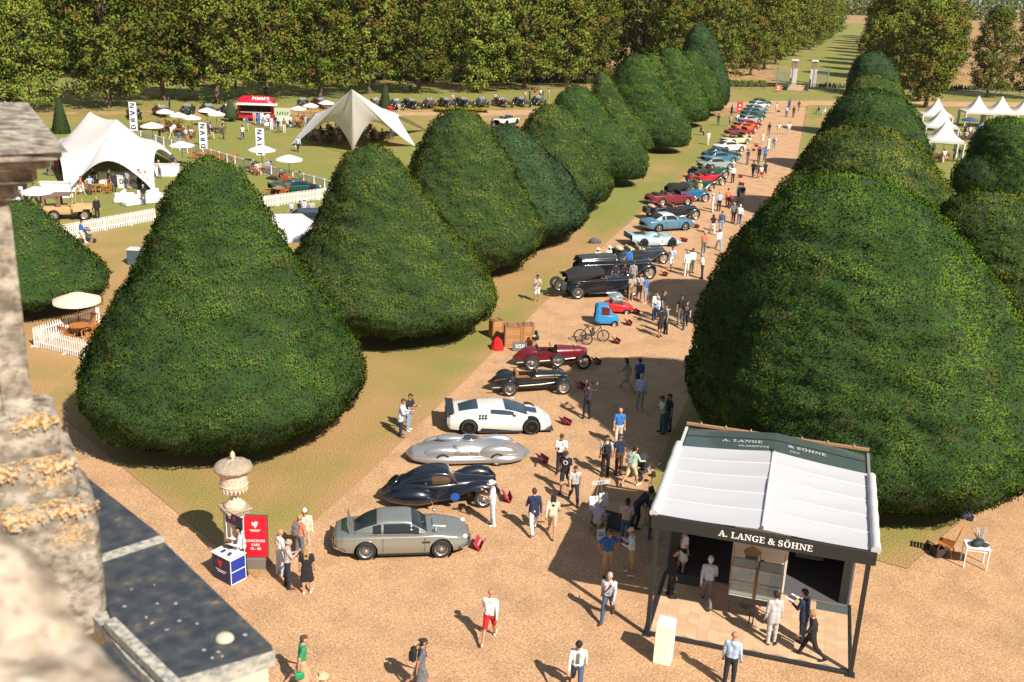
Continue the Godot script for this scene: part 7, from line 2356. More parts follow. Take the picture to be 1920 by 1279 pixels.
func person(at: Vector3,face: float,look: String,label: String,extras:="",size:=1.0,group:="visitors at the car show")->void:
	var w:=look.split(" ")
	var k:=kit(w[0],w[1])
	var o:=MeshInstance3D.new()
	o.mesh=k.mesh
	var tone:=int(w[6]) if w.size()>6 else 0
	for i in k.zones.size():
		o.set_surface_override_material(i,[skin(tone),dye(w[2]),dye(w[3]),dye(w[4]),mat(0.02,0.015,0.012,0.3)][k.zones[i]])
	place("person",o)
	o.position=at
	o.rotation.y=deg_to_rad(face)
	o.scale=Vector3.ONE*size
	tag(o,label,"person",group)
	var h:=w[5].split(":")
	if h[0] != "bald":
		var c: Array=HAIR[h[1]]
		var tint:=mat(c[0],c[1],c[2],0.8)
		if h[0] in ["cap","panama"]:
			hair_piece("hat",h[0],tint,o,k.head)
			hair_piece("hair","fringe",mat(0.12,0.08,0.05,0.7),o,k.head)
		else:
			hair_piece("hair",h[0],tint,o,k.head)
	for e in extras.split(" ",false):
		var q:=e.split(":")
		var m:=dye(q[1]) if q.size()>1 else dye("black")
		var g:=Geo.new()
		match q[0]:
			"backpack":
				g.box(Vector3(-0.06,0.0,0),Vector3(0.17,0.42,0.29),Basis(),0.06)
				g.box(Vector3(-0.15,-0.07,0),Vector3(0.06,0.22,0.22),Basis(),0.025)
				for s in [-1.0,1.0]:
					g.tube([Vector3(-0.02,0.17,s*0.09),Vector3(0.1,0.245,s*0.11),Vector3(0.275,0.12,s*0.11),Vector3(0.28,0.0,s*0.12)],[0.02],6)
				obj("backpack",g,m,o).transform=k.back
			"bag":
				g.box(Vector3(0.02,-0.28,0.02),Vector3(0.28,0.22,0.1),Basis(),0.04)
				g.tube([Vector3(-0.09,-0.18,0.02),Vector3(0.0,-0.05,0.0),Vector3(0.11,-0.18,0.02)],[0.01],5)
				obj("bag",g,m,o).position=k.hand.origin
			"strap":
				g.tube([Vector3(-0.30,0.16,-0.12),Vector3(-0.12,0.165,-0.13),Vector3(0.0,0.03,-0.06),Vector3(0.0,-0.15,0.05),Vector3(-0.10,-0.3,0.17)],[0.016],5)
				obj("strap",g,m,o).transform=k.chest
			"tie":
				g.prism(PackedVector2Array([Vector2(-0.02,0.13),Vector2(0.02,0.13),Vector2(0.037,-0.2),Vector2(0,-0.25),Vector2(-0.037,-0.2)]),0.014,Transform3D(rot(0,90),Vector3(-0.004,0,0)))
				obj("tie",g,m,o).transform=k.chest
			"shirt":
				g.prism(PackedVector2Array([Vector2(-0.05,0.14),Vector2(0.05,0.14),Vector2(0,-0.14)]),0.01,Transform3D(rot(0,90),Vector3(-0.003,0,0)))
				obj("shirt_front",g,m,o).transform=k.chest
			"logo":
				g.lathe([Vector2(0.10,0),Vector2(0.095,0.006),Vector2(0.055,0.007)],14,Transform3D(rot(0,0,-90),Vector3(-0.012,0,0)))
				obj("print",g,m,o).transform=k.chest
			"phone":
				g.box(k.hand.origin+Vector3(0.05,0.04,-0.06),Vector3(0.012,0.14,0.07),rot(0,0,-35),0.003)
				obj("phone",g,m,o)
			"camera":
				g.box(k.hand.origin.lerp(k.hand2.origin,0.5)+Vector3(0.02,0.06,0),Vector3(0.1,0.10,0.16),Basis(),0.02)
				g.tube([k.hand.origin.lerp(k.hand2.origin,0.5)+Vector3(0.05,0.06,0),k.hand.origin.lerp(k.hand2.origin,0.5)+Vector3(0.3,0.07,0)],[0.05,0.055],10)
				obj("camera",g,m,o)
			"tray":
				g.box(k.hand.origin.lerp(k.hand2.origin,0.5)+Vector3(0.12,0.05,0),Vector3(0.28,0.025,0.38),Basis(),0.008)
				obj("tray",g,m,o)
			"belt":
				g.lathe([Vector2(0.124,0.06),Vector2(0.126,0.095)],16,Transform3D(Basis().scaled(Vector3(0.98,1,1.42)),Vector3(0,0.93-0.02,0)))
				obj("belt",g,m,o)
			"glasses":
				g.tube([Vector3(0.0,0.012,0.088),Vector3(0.095,0.008,0.06),Vector3(0.105,0.008,0.0),Vector3(0.095,0.008,-0.06),Vector3(0.0,0.012,-0.088)],[0.008,0.02,0.014,0.02,0.008],6)
				obj("glasses",g,mat(0.01,0.01,0.01,0.15),o).transform=k.head
func people()->void:
	person(Vector3(-5.35,0,-24.27),20,"walk tee,skirt-long green pleat tan short:b 0","woman in a bright green top and pleated tan skirt by the lead roof","bag:green",0.96)
	person(Vector3(-4.51,0,-22.57),-10,"stand long,trousers white navy brown panama:s 0","person in a straw hat at the very bottom edge below the green topped woman","",0.98)
	person(Vector3(-2.12,0,-24.31),10,"walk tee,dress-long floral floral black bun:d 1","woman with dark tied hair in a dark floral dress carrying a black backpack","backpack:black glasses",0.98)
	person(Vector3(2.16,0,-24.56),-95,"stride long,trousers white jeans tan cap:k 0","man in a white shirt, dark tie and flat cap striding towards the palace","tie:ash belt:brown")
	person(Vector3(6.47,0,-25.05),70,"stand long,trousers sky ink brown bald 1","bald man in a light blue shirt standing in front of the pavilion","belt:black")
	person(Vector3(-0.32,0,-26.77),80,"walk long,shorts white red white bald 1","bald man in white shirt and bright red shorts walking away")
	person(Vector3(3.27,0,-28.1),-105,"walk long,trousers stripe jeans brown short:g 0","grey haired man in a patterned white shirt at the pavilion's shadow edge","strap:black belt:brown")
	person(Vector3(-10.81,0,-28.99),-20,"stand tee,trousers tan beige brown short:d 0","dark haired man whose head just shows above the leaded roof")
	person(Vector3(-17.73,0,-37.34),-30,"stand tee,trousers navy ink black short:d 0","dark haired person in navy showing behind the stone pier base")
	person(Vector3(-8.37,0,-29.88),190,"phone long,trousers white black black short:d 0","attendant in a white shirt and black trousers at the blue counter")
	person(Vector3(-6.64,0,-31.23),-80,"stand long,trousers cream beige white short:w 0","white haired man in a pale jacket facing the group at the silver car's tail","glasses")
	person(Vector3(-6.77,0,-30.94),60,"stand tee,trousers coral ash white short:y 0","woman in a salmon top with a grey bag on her back","backpack:ash",0.93)
	person(Vector3(-7.2,0,-29.93),40,"stand tee,trousers white pale white short:y 0","short fair haired person in white half hidden by the man in a printed shirt","",0.93)
	person(Vector3(-6.79,0,-29.14),15,"chest tee,trousers print ink brown fringe:g 0","balding man in a black and white printed shirt with his hand at his chin")
	person(Vector3(-6.13,0,-28.91),95,"stand tee,dress black black white long:y 0","woman with long fair hair in a black sleeveless dress","",0.95)
	person(Vector3(-4.3,0,-41.81),-30,"phone tee,trousers ink wash white short:b 0","young man in a dark shirt and pale jeans on the grass verge","phone")
	person(Vector3(-4.55,0,-41.16),-10,"phone long,jacket,trousers pale navy brown short:b 0","man in a pale blue blazer and navy trousers on the grass verge","phone")
	person(Vector3(-0.44,0,-33.77),175,"chest tee,trousers white pale white panama:v 0","man all in white with a panama hat beside the midnight blue coupe","camera")
	person(Vector3(1.02,0,-33.39),100,"walk long,jacket,trousers navy white brown short:b 0","man in a navy blazer and white trousers walking beside a woman in beige","")
	person(Vector3(1.68,0,-33.21),85,"stride long,shorts cream beige tan long:d 1","woman with long dark hair in a beige blouse and shorts","",0.95)
	person(Vector3(2.13,0,-38.23),-95,"phone tee,trousers white ink black short:b 1","man in a white polo shirt looking at his phone behind a man in black","phone")
	person(Vector3(2.25,0,-36.74),-100,"walk tee,shorts black black black cap:n 0","man in a black printed t-shirt, shorts and dark cap","logo:pale")
	person(Vector3(2.56,0,-35.71),-85,"stride tee,trousers silver ink brown short:b 0","woman in a light grey t-shirt and dark jeans walking towards the palace","",0.95)
	person(Vector3(3.91,0,-38.15),95,"stand tee,trousers print black black cap:k 0","man with a black backpack over a checked shirt, seen from behind","backpack:black")
	person(Vector3(4.46,0,-38.35),110,"stand tee,trousers navy brown black cap:n 1","man in a navy polo shirt and cap next to the man with a black backpack")
	person(Vector3(4.86,0,-37.34),40,"push long,shorts mint lemon white short:d 0","man in a mint shirt and yellow shorts pushing a pushchair","backpack:grey")
	person(Vector3(4.72,0,-34),10,"bend tee,trousers ink ink black short:d 2","man in dark clothes leaning forward in the pavilion's shadow")
	person(Vector3(4.23,0,-32.82),80,"stand tee,trousers rose jeans brown short:k 3","man in a dusty pink t-shirt and blue jeans in the pavilion's shadow")
	person(Vector3(3.44,0,-30.65),-75,"hips tee,shorts blue khaki black short:b 1","man in a blue polo shirt and khaki shorts with hands on hips","glasses")
	person(Vector3(4.23,0,-30.78),175,"chest long,shorts pale khaki white cap:s 1","man in a pale shirt, beige cap and khaki shorts in the shade")
	person(Vector3(5.26,0,-33.28),70,"stand tee,trousers navy jeans brown short:d 0","person in jeans half hidden by the pavilion's left front post")
	person(Vector3(3.29,0,-33.34),60,"sit long,trousers lilac beige brown short:g 0","artist in a lilac shirt seated at a white easel")
	person(Vector3(5.38,0.09,-29.4),0,"stand long,jacket,trousers black black black short:d 0","man in a black suit at the left edge of the pavilion floor","shirt:white")
	person(Vector3(5.93,0.09,-30.96),20,"stand tee,dress white black black long:y 0","fair haired woman in white in the dark left room of the pavilion","",0.96)
	person(Vector3(6.48,0.09,-29.05),80,"stride long,trousers pale ash black short:w 1","white haired man in a pale shirt walking into the pavilion")
	person(Vector3(8.09,0.09,-27.08),95,"stand long,jacket,trousers silver silver black short:d 0","man in a pale grey suit looking at the glass display cases")
	person(Vector3(9.04,0.09,-27.23),130,"phone long,jacket,trousers navy ink black short:d 1","waiter in a navy suit carrying a white tray","tray:white")
	person(Vector3(9.07,0.09,-26.41),165,"walk long,jacket,trousers black black black short:y 0","fair haired woman in a black suit walking past the waiter","shirt:white",0.95)
	person(Vector3(8.07,0.09,-29.08),-90,"stand tee,dress rose rose tan long:b 1","woman in a dusty pink dress behind the glass display cases","",0.94)
	person(Vector3(3.5,0,-43.97),60,"photo long,trousers plum black black short:d 2","photographer in a dark plum shirt aiming a camera","camera")
	person(Vector3(4.67,0,-41.14),-80,"stand tee,trousers royal cream brown bald 0","bald man in a bright blue t-shirt and cream trousers")
	person(Vector3(6.72,0,-42.69),190,"phone tee,trousers mint teal black short:d 1","man in a mint t-shirt in the shade of the huge rounded yew")
	person(Vector3(7.03,0,-42.96),200,"stand tee,trousers ink jeans black short:d 1","man in dark clothes beside the man in the mint t-shirt")
	person(Vector3(5.6,0,-47.83),150,"walk tee,dress leaves leaves tan long:d 1","woman in a brown patterned dress walking past the maroon racer","",0.95)
	person(Vector3(6.16,0,-47.4),110,"stand tee,trousers blue ink black short:d 1","man in a plain blue t-shirt at the edge of the yew shadow")
	person(Vector3(6,0,-45.3),70,"stand long,trousers sky grey white short:g 0","man in a light blue shirt and grey trousers at the edge of the yew shadow")
	person(Vector3(8.77,0,-48.98),95,"stand tee,trousers black black white short:d 1","man in black against the huge rounded yew","strap:white")
	person(Vector3(8.29,0,-59.3),-60,"stand long,trousers white navy black short:d 0","man in white at the back of the group by the bubble cars")
	person(Vector3(8.39,0,-58.29),160,"phone long,trousers sky navy black short:g 1","man in a light blue shirt in the group by the bubble cars")
	person(Vector3(8.63,0,-56.76),190,"stand long,trousers grey ink black cap:k 0","man in a grey waistcoat with a white pouch by the bubble cars","strap:white")
	person(Vector3(8.25,0,-56.14),120,"stand tee,shorts black ink black short:d 1","man in black t-shirt and shorts nearest the blue microcar")
	person(Vector3(8.79,0,-59.58),-30,"stand tee,trousers ink jeans black short:b 0","man in dark blue at the far side of the group by the bubble cars")
	person(Vector3(9.72,0,-58.77),-85,"stand tee,trousers black ash black short:d 1","person in black walking close behind a man with a printed black t-shirt")
	person(Vector3(9.91,0,-57.9),-95,"walk tee,trousers black ink black long:d 0","person in a black printed t-shirt with long dark hair on the drive","logo:grey")
	person(Vector3(12.12,0,-61.97),80,"stand long,trousers lilac ink black short:d 0","man in a lilac blue shirt by the edge of the yew","")
	person(Vector3(7.25,0,-62.99),-80,"phone tee,shorts leaves khaki white short:b 1","man in patterned shirt and shorts at the bonnet of the dark cabriolet")
	person(Vector3(7.78,0,-63.3),-100,"stand tee,shorts print ash white short:d 1","man in a grey print shirt at the bonnet of the dark cabriolet")
	person(Vector3(8.11,0,-62.65),150,"stand tee,shorts royal wash white short:d 0","person in vivid blue with a red bag by the dark cabriolet","bag:red")
	person(Vector3(6.47,0,-65.77),100,"stand tee,trousers ink jeans black short:d 0","man in a navy polo between the two enormous dark cars")
	person(Vector3(7.03,0,-65.85),-90,"chest tee,trousers black beige black short:d 1","man in black between the two enormous dark cars")
	person(Vector3(7.65,0,-66.2),80,"stand tee,trousers grey grey black short:b 0","man in grey between the two enormous dark cars")
	person(Vector3(7.69,0,-69.65),90,"stand tee,trousers royal ink black short:d 0","man in bright blue behind the enormous dark cars")
	person(Vector3(5.53,0,-69.46),-60,"stand long,trousers cream beige brown panama:v 0","man in a white sun hat at the tail of the enormous dark cars")
	person(Vector3(6.34,0,-70.14),-60,"stand long,trousers white beige brown panama:v 0","second person in a white sun hat behind the enormous dark cars")
	person(Vector3(10.82,0,-71.13),-80,"walk tee,shorts sky white brown short:b 0","man in a sky blue polo and white shorts near the cream roadster")
	person(Vector3(11.66,0,-69.71),95,"stand long,trousers white white white short:g 0","man dressed all in white with his back turned on the drive")
	person(Vector3(12.13,0,-70.49),-70,"stand long,trousers white olive black short:d 0","man in white shirt and olive trousers beside the man all in white")
	person(Vector3(12.61,0,-69.04),160,"phone tee,trousers white ink black short:g 0","grey haired man in a white polo and dark trousers, arm outstretched")
	person(Vector3(13.82,0,-76.03),-80,"stand tee,trousers coral ash white cap:s 1","man in a coral t-shirt on the drive")
	person(Vector3(15.23,0,-77.58),100,"stride long,trousers white wash white short:b 0","woman in a white blouse on the drive beyond the coral t-shirt","bag:ash",0.95)
	person(Vector3(15.87,0,-74.79),85,"stand long,trousers beige beige brown short:d 0","man in beige by the edge of the huge rounded yew")
	person(Vector3(15.65,0,-82.99),95,"stride tee,trousers black white black long:d 0","woman in black top and white trousers beside a man in denim","",0.95)
	person(Vector3(16.46,0,-83.7),85,"stand long,trousers jeans wash white cap:k 0","man in a denim shirt and dark cap")
	person(Vector3(18.13,0,-87.4),100,"stand long,trousers ash black black short:g 0","man in charcoal next to a man in white shirt and jeans")
	person(Vector3(18.56,0,-87.07),80,"walk long,trousers white jeans brown short:w 0","man in a white shirt and jeans next to the man in charcoal")
	person(Vector3(19.74,0,-85.87),-85,"walk tee,shorts forest cream white short:b 0","woman in a dark green t-shirt and cream shorts alone on the drive","",0.96)
	person(Vector3(17.11,0,-91.76),160,"stand long,trousers pale white brown panama:v 0","woman in a white hat by the blue vintage convertible","",0.95)
	person(Vector3(17.77,0,-92.35),95,"stand long,trousers sky black black short:g 0","man in a light blue shirt and black trousers by the blue vintage convertible")
	person(Vector3(18.86,0,-94.2),95,"stand tee,trousers coral wine black short:b 1","person in coral and dark red holding a pushchair")
	person(Vector3(20.39,0,-96.96),110,"stand tee,shorts teal ink black short:d 0","man in teal with a partner in navy near the small green sports car")
	person(Vector3(20.6,0,-96.5),-90,"stand tee,shorts navy mint white short:d 0","man in navy with pale shorts near the small green sports car")
	person(Vector3(16.82,0,-97.48),60,"stand tee,trousers lemon beige brown panama:s 0","man in pale yellow leaning by the small green sports car")
	person(Vector3(21.73,0,-107.14),95,"stand long,trousers white ink black short:g 0","man in a white shirt at the nose of the red sports car")
	person(Vector3(24.62,0,-111.23),95,"walk tee,trousers ink ink black short:d 0","man in dark clothes in the line walking past the green tourer")
	person(Vector3(24.95,0,-110.67),85,"walk tee,shorts forest ash black short:d 0","man in dark green in the line walking past the green tourer")
	person(Vector3(25.29,0,-110.43),90,"walk tee,shorts white red white short:b 0","child in red shorts in the line walking past the green tourer","",0.8)
	person(Vector3(25.85,0,-111.19),95,"stride tee,shorts black black white short:d 1","man in black shorts in the line walking past the green tourer")
	person(Vector3(25.67,0,-119.39),120,"stand tee,trousers navy ash black short:d 0","man in navy close to the sky blue coupe")
	person(Vector3(27.5,0,-122.09),95,"stand tee,trousers black ink black short:d 1","man in black beside a man in royal blue, hands behind his head")
	person(Vector3(28.13,0,-121.87),90,"hips tee,trousers royal jeans white short:d 0","man in royal blue with elbows out on the drive")
	person(Vector3(30.74,0,-131.96),-90,"stand tee,dress-long mint mint tan long:y 0","woman in a long pale green dress","",0.95)
	person(Vector3(31.44,0,-132.15),85,"walk tee,trousers white grey white short:g 0","man in white and grey walking beside the pale green dress","backpack:ash")
	person(Vector3(30.99,0,-136.57),100,"stand tee,dress cream cream tan long:y 0","woman in cream by the deep red convertible","",0.94)
	person(Vector3(33.82,0,-145.86),90,"stand tee,trousers black ash black short:d 0","man in black by the orange sports car")
	person(Vector3(35.49,0,-147.43),-85,"walk tee,trousers white beige brown short:b 0","woman in a white top far down the drive","",0.95)
	person(Vector3(36.85,0,-147.3),95,"hips tee,trousers white silver white short:b 0","man in white with his hands on his hips far down the drive")
	person(Vector3(41.07,0,-173.7),120,"stand tee,shorts silver pink white short:b 0","person in grey and pink at the far end of the car line")
	person(Vector3(41.59,0,-168.9),80,"stand long,trousers sky jeans black short:d 0","man in light blue at the far end of the drive")
	person(Vector3(44.88,0,-181.1),80,"stand tee,trousers blue ink black short:d 0","man in blue near the bridge")
	person(Vector3(42.78,0,-169.3),95,"stand tee,trousers black brown black short:d 0","man in black at the far end of the drive")
	person(Vector3(46.03,0,-179.17),95,"walk tee,trousers plum ash black short:d 0","person in plum walking alone towards the bridge")
	person(Vector3(48.44,0,-175.5),180,"sit long,trousers ink ash black short:d 0","person in dark clothes seated at the end of the east yew row")
	person(Vector3(49.06,0,-174.26),180,"sit long,trousers white silver black short:g 0","person in white seated at the end of the east yew row")
	person(Vector3(23.6,0,-134.04),-60,"stand tee,trousers white cream white short:g 0","man in white standing on the grass behind the white coupe")
	person(Vector3(24.05,0,-142.97),0,"sit tee,trousers black ink black short:d 0","person in black crouching under the west yews")
	person(Vector3(32.66,0,-167.27),30,"stand tee,trousers blue ink black short:d 1","person in blue by the small red banner")
	person(Vector3(29.92,0,-153.61),40,"stand tee,shorts pale coral white short:y 0","person in pale blue among the far cars")
	person(Vector3(31.5,0,-157.12),40,"bend tee,trousers white grey white short:b 0","person in white bending over a far car")
	person(Vector3(28.36,0,-154.31),90,"stand tee,trousers black olive black short:d 0","person in black under the last west yews")
	person(Vector3(1.4,0,-62.04),-85,"phone tee,shorts leaves white tan short:d 1","man in a patterned shirt and white shorts alone on the grass verge","phone")
	var lawn_folk:="visitors on the west lawn"
	person(Vector3(-32.21,0,-79.45),-60,"stand long,jacket,trousers black black black bald 0","bald man in black at the open door of the beige vehicle","",1.0,lawn_folk)
	person(Vector3(-30.42,0,-71.87),30,"push tee,trousers royal white white short:d 0","person in bright blue pushing a pushchair along the white fence","",0.97,lawn_folk)
	person(Vector3(-17.7,0,-79.71),70,"sit tee,trousers pink beige white short:y 0","child in pink crouching by the dark blue estate car","",0.85,lawn_folk)
	person(Vector3(-17.98,0,-82.77),-90,"stand tee,trousers pale jeans white cap:v 0","child in pale blue at the white fence behind the estate car","",0.75,lawn_folk)
	person(Vector3(-17.24,0,-82.31),60,"stand tee,trousers ink ink black short:d 0","person in navy at the white fence behind the estate car","",0.85,lawn_folk)
	person(Vector3(-16.84,0,-82.19),80,"stand tee,trousers pale pale white panama:v 0","person in pale blue with a white hat behind the estate car","",0.95,lawn_folk)
	person(Vector3(-16.15,0,-81.73),-80,"stand tee,trousers silver beige white short:g 0","tall man in grey and beige behind the estate car","",1.0,lawn_folk)
	person(Vector3(-39.02,0,-83.82),20,"walk tee,trousers white black black short:d 0","man in white and black walking near the dark loudspeaker tower","",1.0,lawn_folk)
	person(Vector3(-38.68,0,-84.33),180,"stand tee,trousers black black black short:y 0","fair haired woman in black next to the loudspeaker tower","",0.96,lawn_folk)
	person(Vector3(-24.18,0,-115.54),-60,"walk long,trousers sky ink brown short:g 0","man walking past the tip of the single peaked tent","bag:white",1.0,lawn_folk)
	person(Vector3(-35.5,0,-117.57),0,"stand tee,dress-long green green tan long:d 0","woman in a long green dress beside the middle lettered banner","",0.95,lawn_folk)
	person(Vector3(-37.17,0,-115.51),90,"stand tee,trousers jeans wash white short:d 0","person in denim leaning on the mesh fence","",1.0,lawn_folk)
	person(Vector3(-31.04,0,-130.46),-90,"sit long,trousers white ash white panama:v 0","person in a white hat crouching alone on the lawn","",1.0,lawn_folk)
	person(Vector3(-28.77,0,-129.69),120,"stand tee,trousers olive cream white short:b 0","man in olive and cream near the green and white stall sign","",1.0,lawn_folk)
	var i:=0
	for q in [[Vector3(-34,0,-136.19),"pink pink","pink dress"],[Vector3(-33.14,0,-134.87),"royal royal","bright blue"],[Vector3(-33.12,0,-136.47),"white white","white at the counter"],[Vector3(-32.16,0,-134.14),"pale grey","pale blue and grey"],[Vector3(-32.01,0,-135.23),"white jeans","white and jeans"],[Vector3(-30.76,0,-131.53),"silver white","white trousers with a grey top"],[Vector3(-30.64,0,-133.07),"black ash","black"]]:
		person(q[0],80+i*7,["stand","stand","walk","hips"][i % 4]+" tee,trousers "+q[1]+" black short:"+["d","y","b"][i % 3]+" 0","person in "+q[2]+" queueing at the red food truck","",0.97,"people queueing at the red food truck")
		i+=1
	person(Vector3(-66.13,0,-137.24),90,"stand tee,shorts pale ink white short:d 0","person in pale blue strolling under the limes at the left edge","",1.0,lawn_folk)
	person(Vector3(-65.08,0,-136.44),90,"stand tee,shorts black black white short:d 0","person in black strolling under the limes at the left edge","",1.0,lawn_folk)
	person(Vector3(-59.95,0,-129.42),-60,"walk tee,dress-long white white white long:b 0","woman in a long white dress near the stone cornice","",0.95,lawn_folk)
	i=0
	for p in [Vector3(-68.42,0,-161.8),Vector3(-67.73,0,-162.08),Vector3(-66.27,0,-160.28),Vector3(-59.84,0,-156.7),Vector3(-59.16,0,-158.47),Vector3(-48.31,0,-176.15),Vector3(-47.4,0,-178.37),Vector3(-20.39,0,-184.17),Vector3(-19.51,0,-183.61),Vector3(-19.17,0,-185.61),Vector3(0.58,0,-177.63),Vector3(1.29,0,-178.73),Vector3(2.19,0,-180.77),Vector3(3.1,0,-181.98),Vector3(3.53,0,-180.44),Vector3(4.45,0,-181.65),Vector3(-4.27,0,-171.77),Vector3(-10.74,0,-167.81),Vector3(-48.55,0,-147.74)]:
		person(p,40+i*47,["stand","walk","chest"][i % 3]+" tee,trousers "+["ink jeans","white beige","sky ash","pink ash","black black","red beige","cream ink"][i % 7]+" black short:"+["d","b","g"][i % 3]+" "+str(i % 2),"person in "+["navy and jeans","white and beige","sky blue","pink","black","red","cream"][i % 7]+" standing "+["in the shade under the far limes","behind the row of vintage tourers"][int(i>9)],"",1.0,"people among the vintage tourers and limes")
		i+=1
	var east:="guests at the pagoda marquees"
	i=0
	for q in [[Vector3(51.38,0,-132.68),"white red tan","person in white and red at the mouth of the nearest pagoda"],[Vector3(50.48,0,-126.72),"white cream tan","woman in white standing before the nearest pagoda"],[Vector3(52.33,0,-128.37),"black black black","waiter in black at the corner of the nearest pagoda"],[Vector3(53.28,0,-129.02),"teal jeans black","person in teal walking by the nearest pagoda"],[Vector3(63.57,0,-153.56),"navy ink black","guest in navy at the tables before the far pagodas"],[Vector3(63.61,0,-151.93),"white ash black","guest in white at the tables before the far pagodas"],[Vector3(63.65,0,-150.34),"ash black black","guest in charcoal at the tables before the far pagodas"],[Vector3(66,0,-154.83),"royal jeans white","guest in bright blue at the tables before the far pagodas"],[Vector3(68.02,0,-158.28),"sky beige white","guest in sky blue at the tables before the far pagodas"],[Vector3(69.95,0,-161.23),"white jeans white","guest in white and jeans near the right hand pagoda"],[Vector3(56.57,0,-133.18),"white pale white","person in white on the grass beside the small red sign"]]:
		person(q[0],30+53*i,["stand","walk","stand","stride","chest"][i % 5]+" tee,trousers "+q[1]+" short:"+["d","b","y"][i % 3]+" "+str(i % 2),q[2],"",1.0,east)
		i+=1
	person(Vector3(44.09,0,-102.11),160,"sit long,trousers pale pale white short:d 1","person in pale blue sitting on the grass in the shade of the right hand yews","",1.0,east)
	person(Vector3(46.43,0,-107),170,"sit long,trousers black ink black short:d 1","person in black sitting in the shade of the right hand yews","",1.0,east)
func reception()->void:
	var navy:=mat(0.012,0.016,0.06,0.5)
	var blue:=mat(0.010,0.035,0.30,0.5)
	var white:=mat(0.7,0.7,0.7,0.5)
	var red:=mat(0.5,0.012,0.02,0.5)
	var o:=thing("reception_counter","blue and navy reception counter with leaflets on its white top and a header board","counter",Vector3(-8.77,0,-29.62),-0.62)
	var g:=Geo.new()
	g.box(Vector3(0,0.45,0),Vector3(0.86,0.9,0.62),Basis(),0.01)
	obj("cabinet",g,navy,o)
	g=Geo.new()
	g.box(Vector3(0,0.92,0),Vector3(0.94,0.04,0.68),Basis(),0.01)
	obj("top",g,white,o)
	for y in [0.235,0.665]:
		g=Geo.new()
		g.box(Vector3(0.434,y,0),Vector3(0.012,0.39,0.54),Basis(),0.004)
		obj("end_panel",g,blue,o)
	g=Geo.new()
	for q in [[0.45,0.03,0.58],[0.02,0.03,0.58],[0.88,0.03,0.58]]:
		g.box(Vector3(0.441,q[0],0),Vector3(0.014,q[1],q[2]))
	for z in [-0.295,0.295]:
		g.box(Vector3(0.441,0.45,z),Vector3(0.014,0.83,0.025))
	obj("frame",g,white,o)
	g=Geo.new()
	g.prism(PackedVector2Array([Vector2(-0.10,0.14),Vector2(-0.03,0.10),Vector2(0.03,0.15),Vector2(0.10,0.11),Vector2(0.08,-0.02),Vector2(0.02,-0.14),Vector2(-0.04,-0.05),Vector2(-0.09,-0.02)]),0.008,Transform3D(Basis(),Vector3(-0.05,0.62,0.312)))
	obj("crest",g,red,o)
	g=Geo.new()
	for i in 2:
		g.box(Vector3(-0.02,0.4-i*0.06,0.3135),Vector3(0.5-i*0.16,0.022,0.006))
	obj("small_print",g,white,o)
	for q in 5:
		g=Geo.new()
		g.box(Vector3(-0.3+q*0.15,0.948,0.05*(q % 2)+0.03),Vector3(0.11,0.014,0.2),rot(0,8*q),0.002)
		obj("leaflet",g,mat(0.03,0.04,0.08,0.5) if q % 2 else mat(0.5,0.52,0.55,0.5),o)
	g=Geo.new()
	g.box(Vector3(-0.24,1.0,-0.18),Vector3(0.34,0.12,0.18),Basis(),0.01)
	obj("till",g,mat(0.03,0.035,0.04,0.4),o)
	for x in [-0.42,0.42]:
		g=Geo.new()
		g.rod(Vector3(x,0.9,-0.3),Vector3(x,2.12,-0.3),0.018)
		obj("pole",g,white,o)
	g=Geo.new()
	g.box(Vector3(0,1.95,-0.3),Vector3(0.86,0.38,0.03),Basis(),0.004)
	obj("header_board",g,navy,o)
	g=Geo.new()
	g.prism(PackedVector2Array([Vector2(-0.05,0.07),Vector2(0.05,0.07),Vector2(0.04,-0.02),Vector2(0,-0.07),Vector2(-0.04,-0.02)]),0.006,Transform3D(Basis(),Vector3(0,1.99,-0.285)))
	obj("header_crest",g,red,o)
	var s:=thing("red_sign","tall red sign with white lettering and crest beside the urn pedestal","sign",Vector3(-8.07,0,-30.36),0.06)
	g=Geo.new()
	g.box(Vector3(0,0.2,0),Vector3(0.62,0.4,0.42),Basis(),0.02)
	obj("base_block",g,mat(0.16,0.14,0.12,0.9),s)
	g=Geo.new()
	g.box(Vector3(0,1.15,0.05),Vector3(0.82,1.5,0.04),rot(-4),0.006)
	obj("frame",g,mat(0.06,0.05,0.06,0.5),s)
	g=Geo.new()
	g.box(Vector3(0,1.15,0.075),Vector3(0.76,1.44,0.014),rot(-4),0.003)
	obj("panel",g,mat(0.56,0.006,0.022,0.45),s)
	var t:=func(y: float)->Transform3D: return Transform3D(rot(-4),Vector3(0,y,0.086-(y-1.15)*0.07))
	letters("CONCOURS",0.115,white,s,t.call(1.0),"Droid Sans")
	letters("CARS",0.115,white,s,t.call(0.86),"Droid Sans")
	letters("10 - 50",0.115,white,s,t.call(0.72),"Droid Sans")
	g=Geo.new()
	g.prism(PackedVector2Array([Vector2(-0.10,0.10),Vector2(-0.03,0.07),Vector2(0.02,0.13),Vector2(0.10,0.09),Vector2(0.07,-0.02),Vector2(0.0,-0.12),Vector2(-0.03,-0.02),Vector2(-0.09,-0.02)]),0.006,t.call(1.56))
	g.box((t.call(1.38) as Transform3D).origin,Vector3(0.34,0.022,0.006),rot(-4))
	g.box((t.call(1.34) as Transform3D).origin,Vector3(0.26,0.016,0.006),rot(-4))
	obj("crest",g,white,s)
